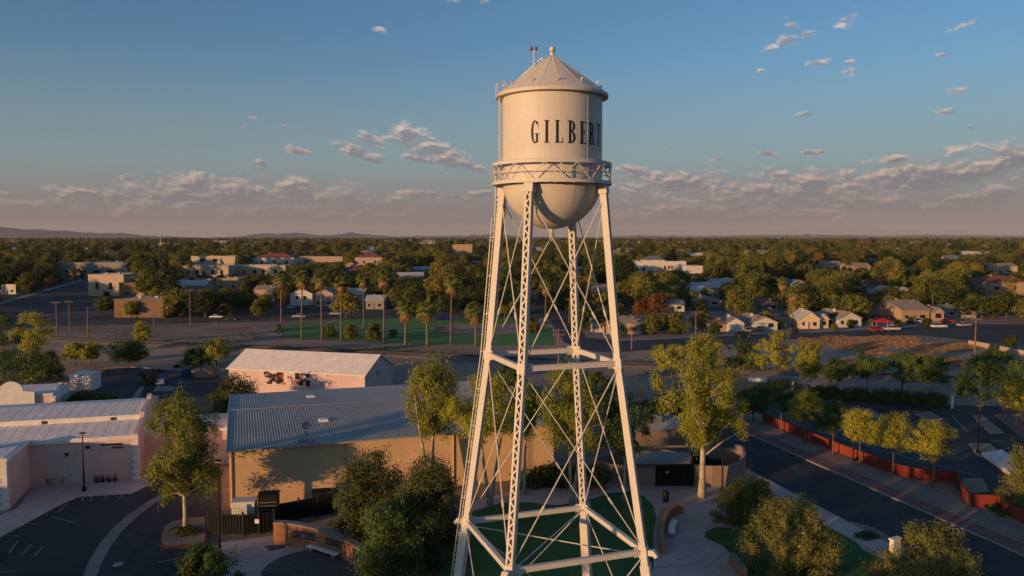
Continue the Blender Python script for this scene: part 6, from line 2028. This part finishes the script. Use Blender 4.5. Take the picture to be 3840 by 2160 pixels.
# playground frame in the park
p = at(1118, 838); pg = thing('playground_frame', 'dark blue and red playground frame in the park shade', 'playground', p)
bl = material('play_blue', (.012, .02, .10), .5); rd = material('play_red', (.25, .02, .02), .5)
for (x, y) in ((-2.5, -1.5), (2.5, -1.5), (2.5, 1.5), (-2.5, 1.5)):
    m = MB(); m.tube([(x, y, 0), (x, y, 4.2)], .09, 8); m.build('post', bl, pg)
m = MB(); m.add([(-3, -2, 4.0), (3, -2, 4.0), (3, 2, 4.0), (-3, 2, 4.0), (0, 0, 6.2)], [(0, 1, 4), (1, 2, 4), (2, 3, 4), (3, 0, 4), (3, 2, 1, 0)]); m.build('roof', bl, pg)
m = MB(); m.box(-2.5, 2.5, -1.5, 1.5, 1.5, 1.62); m.build('deck', rd, pg)
m = MB(); m.beam((2.5, 0, 1.6), (5.2, -.6, .2), .8, .08); m.build('slide', rd, pg)

# ------------------------------------------------------------------ trees of the town
PT = []
specs = [(8.5, .22, 4.2, 'dome', 'town'), (10.5, .22, 4.4, 'oval', 'town'), (7.0, .15, 3.8, 'bush', 'town'), (12.5, .25, 4.6, 'oval', 'town'), (9.0, .3, 5.2, 'dome', 'town'), (6.0, .12, 3.0, 'bush', 'town'), (13.5, .15, 2.8, 'cone', 'town')]
for i, (H, cl_, cr, pf, mt) in enumerate(specs):
    rg = np.random.default_rng(500 + i)
    rc = cr * .30
    cs = clump_set(rg, H * cl_, H - rc * .6, cr - rc * .4, cr - rc * .4, 46, rc, pf, .9, ragged=.35)
    PT.append((H, cr, trunk_mesh(rg, H, H * cl_, .22, cs, M['bark'], 1, limbs=6, n=5), leaves('crown', cs, 66, .62, rg, LM[mt])))


def inside(poly, x, y):
    c = False
    n_ = len(poly)
    for i in range(n_):
        x0_, y0_ = poly[i]; x1_, y1_ = poly[(i + 1) % n_]
        if (y0_ > y) != (y1_ > y) and x < (x1_ - x0_) * (y - y0_) / (y1_ - y0_) + x0_:
            c = not c
    return c


NO = [park_pts,
      [(-500, 990), (-60, 778), (206, 702), (310, 682), (316, 690), (236, 745), (300, 768), (420, 800), (700, 800), (1000, 782), (1280, 776), (1380, 796), (1436, 796), (1478, 842), (1700, 846), (1900, 836),
       (2100, 828), (2307, 816), (2430, 812), (2700, 812), (2900, 1000), (2900, 1500), (-500, 1500)]]
rs = random.Random(77)
placed = []
KEYD = []


def tree_ok(x, y, H, cr, strict=True):
    u, v = proj(x, y, 0)
    for poly in NO:
        if inside(poly, u, v):
            return False
    ut, vt = proj(x, y, H)
    k = FPX / y
    a0_, a1_ = u - cr * k * .9, u + cr * k * .9
    for (u0, v0, u1, v1, dd) in KEY:
        if y < dd + 1 and a1_ > u0 and a0_ < u1 and vt < v1 and v > v0:
            return False
        if dd - 2 < y < dd + 12 and u > u0 and u < u1:
            return False
    return True


def add_tree(x, y, s, kind, label, group='town trees'):
    H, cr, tm, cm = PT[kind]
    t_ = thing('tree', label, 'tree', (x, y, 0), rs.uniform(0, 6.28), group, (s * rs.uniform(.9, 1.15), s * rs.uniform(.9, 1.15), s))
    mesh_obj('trunk', tm, t_)
    mesh_obj('crown', cm, t_)
    return t_


ADJ = ['round', 'tall oval', 'low bushy', 'tall', 'wide spreading', 'small bushy', 'pointed']
def beside(u, v, y):
    best = min(KEY_NAMED, key=lambda q: abs((q[0] + q[2]) / 2 - u) + 3.0 * abs(q[3] - v))
    cu = (best[0] + best[2]) / 2
    rel = 'behind' if best[0] - 15 < u < best[2] + 15 and y > best[4] else 'before' if best[0] - 15 < u < best[2] + 15 else 'left of' if u < cu else 'right of'
    return rel + ' the ' + best[5]


def region_label(u, v, y, kind):
    return ADJ[kind] + ' tree ' + beside(u, v, y)


# trees that can be told apart
SPEC_T = [(870, 800, 1.15, 4, 'big round tree in the middle of the park lawn'), (830, 848, .62, 5, 'small dark bush on the park lawn below the third palm'), (885, 852, .66, 5, 'small orange-lit bush on the park lawn below the fourth palm'),
          (940, 855, .78, 5, 'round half-lit bush on the park lawn beside the tallest palm'), (988, 848, .38, 5, 'tiny bush on the park lawn before the short palms'), (1340, 835, .72, 5, 'golden bush on the park lawn framed by the tower legs'),
          (700, 830, .3, 5, 'tiny bush at the lot end of the park lawn'), (1180, 800, 1.0, 0, 'olive tree over the playground'), (1120, 806, 1.0, 4, 'dark tree shading the playground frame'),
          (1270, 805, 1.1, 1, 'tree at the far side of the park next to the tower leg'), (1230, 790, 1.1, 3, 'tall tree at the far side of the park next to the ladder'), (1035, 792, 1.0, 1, 'tree behind the first short palm'),
          (668, 792, .9, 0, 'light green street tree beside the first tall palm'), (515, 795, 1.0, 4, 'dark street tree behind the sunlit utility pole'), (575, 795, 1.0, 0, 'dark street tree behind the parked white and black cars'), (628, 790, .9, 4, 'dark street tree past the black car'),
          (265, 792, .8, 0, 'small tree in front of the brown corner shop, nearest the avenue'), (330, 800, .72, 0, 'thin small tree against the brown shop wall'), (415, 785, .9, 1, 'tree at the end wall of the brown corner shop'),
          (1700, 840, .95, 2, 'green bush tree before the pink-roofed house and the garage wing'), (1640, 842, .9, 2, 'dark green bush tree beside the pink-roofed house'), (1668, 830, .7, 2, 'low bush tree behind the crossarm pole'),
          (1842, 826, .35, 5, 'small garden shrub at the first white garage'), (1962, 828, .45, 2, 'garden bush between the second garage and the cream cottage'), (2000, 838, .3, 5, 'low street shrub below the shorter orange-lit palm'), (2098, 832, .35, 5, 'low street shrub before the cream cottage wing'), (1800, 842, .5, 2, 'garden bush in front of the tan garage wing'), (2260, 822, .4, 5, 'small shrub beside the white pickup'), (2330, 822, .4, 2, 'shrub in front of the tan front gable'), (1560, 848, .6, 2, 'shrub before the pink-roofed house'),
          (1985, 792, 1.0, 4, 'dark tree behind the two orange-lit palms and the cream cottage'), (2092, 800, .8, 1, 'dark tree between the cream cottage and the white pinkish-roofed house'), (2240, 772, 1.0, 4, 'dark tree rising behind the wide brown roof'), (1760, 800, .8, 0, 'dark tree behind the tan garage wing'), (1880, 795, .85, 2, 'dark tree between the two white garages'), (2320, 770, 1.1, 1, 'tree behind the ridge of the large tan house'),
          (2158, 806, .62, 2, 'small orange-brown tree behind the white pinkish-roofed house'), (2140, 824, .42, 5, 'small shrub in front of the white pinkish-roofed house'), (2190, 822, .4, 5, 'small shrub beside the red canopy tent'),
          (2290, 815, .4, 5, 'low hedge bush before the large tan house'), (2500, 905, .6, 5, 'dark shrub at the corner of the dry lot under the pole'), (2540, 880, .6, 5, 'dark shrub at the frame edge by the low pale-walled building'), (2470, 930, .5, 5, 'low dark shrub in the dry lot by the pole'),
          (2385, 790, .9, 1, 'round olive tree right of the low grey-roofed house'), (2470, 800, .9, 4, 'round olive tree in front of the red tiled low house'), (2530, 805, 1.0, 1, 'green tree at the frame edge under the red tiled house'), (2425, 800, .8, 0, 'olive tree over the silver car')]
for (u, v, s, kd_, lb) in SPEC_T:
    p = at(u, v); add_tree(p.x, p.y, s, kd_, lb, 'trees of the park and side street'); placed.append((p.x, p.y))
for (u, v, s, lb) in ((1655, 800, 1.0, 'rust-orange tree in the gardens behind the crossarm pole'), (1612, 800, .75, 'lower rust-orange tree beside the larger rust one')):
    p = at(u, v); H, cr, tm, cm = PT[4]
    t_ = thing('tree', lb, 'tree', p, 1.0, 'rust-coloured trees', s); mesh_obj('trunk', tm, t_)
    cm2 = cm.copy(); cm2.materials[0] = LM['rust']; mesh_obj('crown', cm2, t_)
    placed.append((p.x, p.y)); KEY.append((u - 20, v - 50, u + 20, v - 8, p.y))

grid = {}
def far_enough(x, y, dmin):
    g = 6.0
    i, j = int(x // g), int(y // g)
    for a_ in (-1, 0, 1):
        for c_ in (-1, 0, 1):
            for (px, py) in grid.get((i + a_, j + c_), ()):
                if (px - x) ** 2 + (py - y) ** 2 < dmin * dmin:
                    return False
    grid.setdefault((i, j), []).append((x, y))
    return True


# far houses, shared shapes in four colours
HM = []
for i, (wm_, rm_) in enumerate((('cream', 'roof_tan'), ('white', 'roof_grey'), ('pinkish', 'roof_red'), ('tan', 'roof_tan'), ('white', 'roof_white'), ('cream', 'roof_white'))):
    m = MB(); m.box(-8, 8, -5, 5, 0, 3.0); m.slab([(-8, -5, 3.0), (-8, 5, 3.0), (-8, 0, 5.3)], (16, 0, 0)); wo = m
    me1 = bpy.data.meshes.new('wall'); me1.from_pydata(m.v, [], m.f); me1.materials.append(WALLS[wm_])
    m = MB(); m.slab([(-8.6, -5.8, 2.72), (-8.6, 0, 5.36), (-8.6, 0, 5.56), (-8.6, -5.8, 2.92)], (17.2, 0, 0)); m.slab([(-8.6, 5.8, 2.72), (-8.6, 0, 5.36), (-8.6, 0, 5.56), (-8.6, 5.8, 2.92)], (17.2, 0, 0))
    me2 = bpy.data.meshes.new('roof'); me2.from_pydata(m.v, [], m.f); me2.materials.append(WALLS[rm_])
    HM.append((me1, me2))
nh = 0
tries = 0
while nh < 170 and tries < 4000:
    tries += 1
    f_ = rs.random()
    y = 360 + 4200 * f_ ** 1.7
    x = rs.uniform(-.66, .66) * y
    u, v = proj(x, y, 0)
    if not tree_ok(x, y, 4, 9) or not far_enough(x, y, 5):
        continue
    k = rs.randrange(6); sc_ = rs.uniform(.7, 1.05) if y < 900 else rs.uniform(1.0, 1.8) if y < 1800 else rs.uniform(1.6, 3.2)
    hs = thing('house', ['cream tan-roofed house', 'white grey-roofed house', 'pinkish red-roofed house', 'tan tan-roofed house', 'white white-roofed house', 'cream pale-roofed house'][k] + ' in the far trees ' + beside(u, v, y), 'house', (x, y, 0), rs.choice([.28, .28, 1.85, -.1]) + rs.uniform(-.1, .1), 'far houses among the trees', sc_)
    mesh_obj('wall', HM[k][0], hs); mesh_obj('roof', HM[k][1], hs)
    if rs.random() < (.45 if y < 1500 else .9):
        KEY.append((u - 6 * sc_ * FPX / y, v - 5.2 * sc_ * FPX / y, u + 6 * sc_ * FPX / y, v - 3.2 * sc_ * FPX / y, y))
    nh += 1

cand = []
tries = 0
while len(cand) < 7000 and tries < 60000:
    tries += 1
    y = math.sqrt(rs.uniform(215 ** 2, 1000 ** 2))
    x = rs.uniform(-.72, .72) * y
    kd_ = rs.choices(range(7), [22, 20, 16, 14, 12, 10, 4])[0]
    s = rs.choice([rs.uniform(.5, .8), rs.uniform(.8, 1.2), rs.uniform(1.0, 1.55)])
    if mnoise.noise(Vector((x * .012, y * .012, 3))) < -.36 and rs.random() < .8:
        continue
    if not tree_ok(x, y, PT[kd_][0] * s, PT[kd_][1] * s):
        continue
    if not far_enough(x, y, 4.2):
        continue
    cand.append((x, y, s, kd_))
cand.sort(key=lambda c: c[1])
for (x, y, s, kd_) in cand[:265]:
    u, v = proj(x, y, 0)
    add_tree(x, y, s, kd_, region_label(u, v, y, kd_))
far_pts = [(x, y, s, kd_) for (x, y, s, kd_) in cand[265:]]
for _ in range(9500):
    y = math.sqrt(rs.uniform(1000 ** 2, 2600 ** 2)); x = rs.uniform(-.72, .72) * y
    if mnoise.noise(Vector((x * .004, y * .004, 8))) < -.25 and rs.random() < .8:
        continue
    if tree_ok(x, y, 9, 4):
        far_pts.append((x, y, rs.choice([rs.uniform(.6, .9), rs.uniform(.9, 1.3), rs.uniform(1.2, 1.8)]), rs.randrange(7)))
for _ in range(12000):
    y = 2600 + 9400 * rs.random() ** 1.2; x = rs.uniform(-.72, .72) * y
    if y > 4600 or tree_ok(x, y, 12, 6):
        far_pts.append((x, y, rs.uniform(1.2, 2.3), rs.randrange(6)))


def scatter(name, pts, meshes_, label, cat):
    """one object of instanced crowns (geometry nodes), for trees too many to tell apart"""
    me = bpy.data.meshes.new(name)
    me.from_pydata([(x, y, 0) for (x, y, s, k) in pts], [], [])
    for nm, typ, vals in (('size', 'FLOAT', [p_[2] for p_ in pts]), ('kind_index', 'INT', [p_[3] for p_ in pts]), ('turn', 'FLOAT', [rs.uniform(0, 6.28) for _ in pts])):
        at_ = me.attributes.new(nm, typ, 'POINT'); at_.data.foreach_set('value', vals)
    o = mesh_obj(name, me)
    ng = bpy.data.node_groups.new(name, 'GeometryNodeTree')
    ng.interface.new_socket('Geometry', in_out='INPUT', socket_type='NodeSocketGeometry')
    ng.interface.new_socket('Geometry', in_out='OUTPUT', socket_type='NodeSocketGeometry')
    q = NB(ng)
    gi, go = q.node('NodeGroupInput'), q.node('NodeGroupOutput')
    iop = q.node('GeometryNodeInstanceOnPoints')
    g2i = q.node('GeometryNodeGeometryToInstance')
    for src in reversed(meshes_):
        oi = q.node('GeometryNodeObjectInfo', transform_space='ORIGINAL')
        oi.inputs['Object'].default_value = src
        ng.links.new(oi.outputs['Geometry'], g2i.inputs[0]) if False else None
        gg = q.node('GeometryNodeGeometryToInstance')
        ng.links.new(oi.outputs['Geometry'], gg.inputs[0])
        src_sock = gg.outputs[0]
        scatter.socks.append(src_sock)
    jn = q.node('GeometryNodeJoinGeometry')
    for s_ in scatter.socks:
        ng.links.new(s_, jn.inputs[0])
    scatter.socks.clear()
    def named(nm, typ):
        n_ = q.node('GeometryNodeInputNamedAttribute', data_type=typ); n_.inputs[0].default_value = nm
        return n_.outputs['Attribute']
    ng.links.new(gi.outputs[0], iop.inputs['Points'])
    ng.links.new(jn.outputs[0], iop.inputs['Instance'])
    iop.inputs['Pick Instance'].default_value = True
    ng.links.new(named('kind_index', 'INT'), iop.inputs['Instance Index'])
    cx = q.node('ShaderNodeCombineXYZ'); ng.links.new(named('turn', 'FLOAT'), cx.inputs[2])
    e2r = q.node('FunctionNodeEulerToRotation'); ng.links.new(cx.outputs[0], e2r.inputs[0])
    ng.links.new(e2r.outputs[0], iop.inputs['Rotation'])
    ng.links.new(named('size', 'FLOAT'), iop.inputs['Scale'])
    ng.links.new(iop.outputs[0], go.inputs[0])
    md = o.modifiers.new('scatter', 'NODES'); md.node_group = ng
    tag(o, label, cat, kind='stuff')
    return o


scatter.socks = []
crowns = []
for k in range(7):
    for o in bpy.data.objects:
        if o.type == 'MESH' and o.name.startswith('crown') and o.data == PT[k][3]:
            crowns.append(o); break
assert len(crowns) == 7
scatter('distant_woods', far_pts, crowns, 'sea of distant trees covering the town out to the skyline', 'trees')

# things still described alike are told apart by how near they stand
ORD = ['nearest', 'second nearest', 'third nearest', 'fourth nearest', 'fifth nearest', 'sixth nearest', 'seventh nearest', 'eighth nearest', 'ninth nearest', 'tenth nearest', 'eleventh nearest', 'twelfth nearest']
alike = {}
for o in bpy.data.objects:
    if o.get('group') in ('town trees', 'far houses among the trees'):
        alike.setdefault(o['label'], []).append(o)
for lb, objs in alike.items():
    if len(objs) > 1:
        for k, o in enumerate(sorted(objs, key=lambda q: q.location.y)):
            o['label'] = lb + ', ' + (ORD[k] if k < len(ORD) else 'farther than the twelfth')

# ------------------------------------------------------------------ dry grass of the empty lot
gr = np.random.default_rng(31)
def tufts(name, label, regions, n, h, mat, size=.5, per=8):
    cs = []
    for _ in range(n):
        (u0, u1, v0, v1) = regions[gr.integers(len(regions))]
        u, v = gr.uniform(u0, u1), gr.uniform(v0, v1)
        p_ = at(u, v)
        if mnoise.noise(Vector((p_.x * .08, p_.y * .08, 1))) < -.1: continue
        cs.append((p_.x, p_.y, h * .5, .5, .5, h * .45))
    o = mesh_obj(name, leaves(name, cs, per, size, gr, LM[mat], droop=.2, sub=4))
    tag(o, label, 'grass', kind='stuff')
tufts('dry_grass', 'orange dry grass tufts in the empty lot by the railway', [(2080, 2330, 846, 872), (2010, 2080, 848, 866), (2120, 2230, 872, 890), (2230, 2480, 862, 905), (2100, 2420, 850, 930), (2300, 2500, 880, 925), (2380, 2500, 866, 915)], 5200, .40, 'dry', .22, 12)
tufts('scrub', 'sparse grey scrub along the railway and the dirt lot', [(150, 700, 842, 866), (200, 640, 815, 850), (640, 1250, 872, 892), (1600, 1860, 900, 945)], 900, .5, 'sage', .4, 10)
tufts('wall_ivy', 'dark planting at the foot of the tan hall wall behind the gum trees', [(1200, 1520, 1205, 1232)], 300, 1.9, 'dark', .4, 40)

# ------------------------------------------------------------------ unseen trees and shops added to shade the picture
OUT = [(-44, 14, 1.2, 3), (-27, 6, 1.2, 1), (-40, 22, 1.1, 4), (-22, -4, 1.15, 1), (-38, 33, 1.0, 0), (-31, 31, 1.05, 4), (-24, 34, 1.05, 0), (-17, 32, .74, 1), (-10, 34, .72, 4), (-3, 33, .7, 0), (3, 30, .7, 0), (-60, 33, .95, 0), (-52, 30, .9, 4)]  # added trees, placed and sized for the shade on legs, shrubs and red wall
for i, (x, y, s, k) in enumerate(OUT):
    add_tree(x, y, s, k, 'added shade tree outside the picture on the sunward side of the tower', 'added shade trees outside the picture')
shade_shop_m = [WALLS['tan'], WALLS['brown'], WALLS['cream'], WALLS['pinkish']]
for i in range(6):  # shop blocks added out of view to cast shade from the left
    y0 = -40 + i * 18
    t_ = thing('shade_shop', 'added shade-casting shop outside the picture on the sunward side', 'building', (-96, y0, 0), 0, 'added shade shops outside the picture')
    h = [8.0, 7.2, 8.6, 7.6, 7.0, 7.8][i]
    m = MB(); m.box(-9, 9, 0, 17.6, 0, h); m.build('wall', shade_shop_m[i % 4], t_)
    m = MB(); m.box(-9.2, 9.2, -.1, 17.7, h, h + .5); m.build('parapet', WALLS['roof_white'], t_)
    for k in range(4):
        m = MB(); m.box(9.0, 9.08, 1.4 + k * 4, 4.2 + k * 4, .6, 3.0); m.build('window', M['glass'], t_)

# ------------------------------------------------------------------ evening haze
m = MB(); m.box(-30000, 30000, -1500, 30500, -3.0, 420.0)
hz = bpy.data.materials.new('haze')
hz.use_nodes = True
nt = hz.node_tree
for n_ in list(nt.nodes):
    if n_.type != 'OUTPUT_MATERIAL':
        nt.nodes.remove(n_)
pv_ = nt.nodes.new('ShaderNodeVolumePrincipled')
pv_.inputs['Color'].default_value = (0.92, 0.90, 0.92, 1)
pv_.inputs['Density'].default_value = 1.7e-5
pv_.inputs['Anisotropy'].default_value = 0.0
nt.links.new(pv_.outputs[0], nt.nodes['Material Output'].inputs['Volume'])
ho = m.build('haze', hz)
ho['kind'] = 'stuff'
ho['label'] = 'thin evening haze over the whole town'
ho['category'] = 'haze'
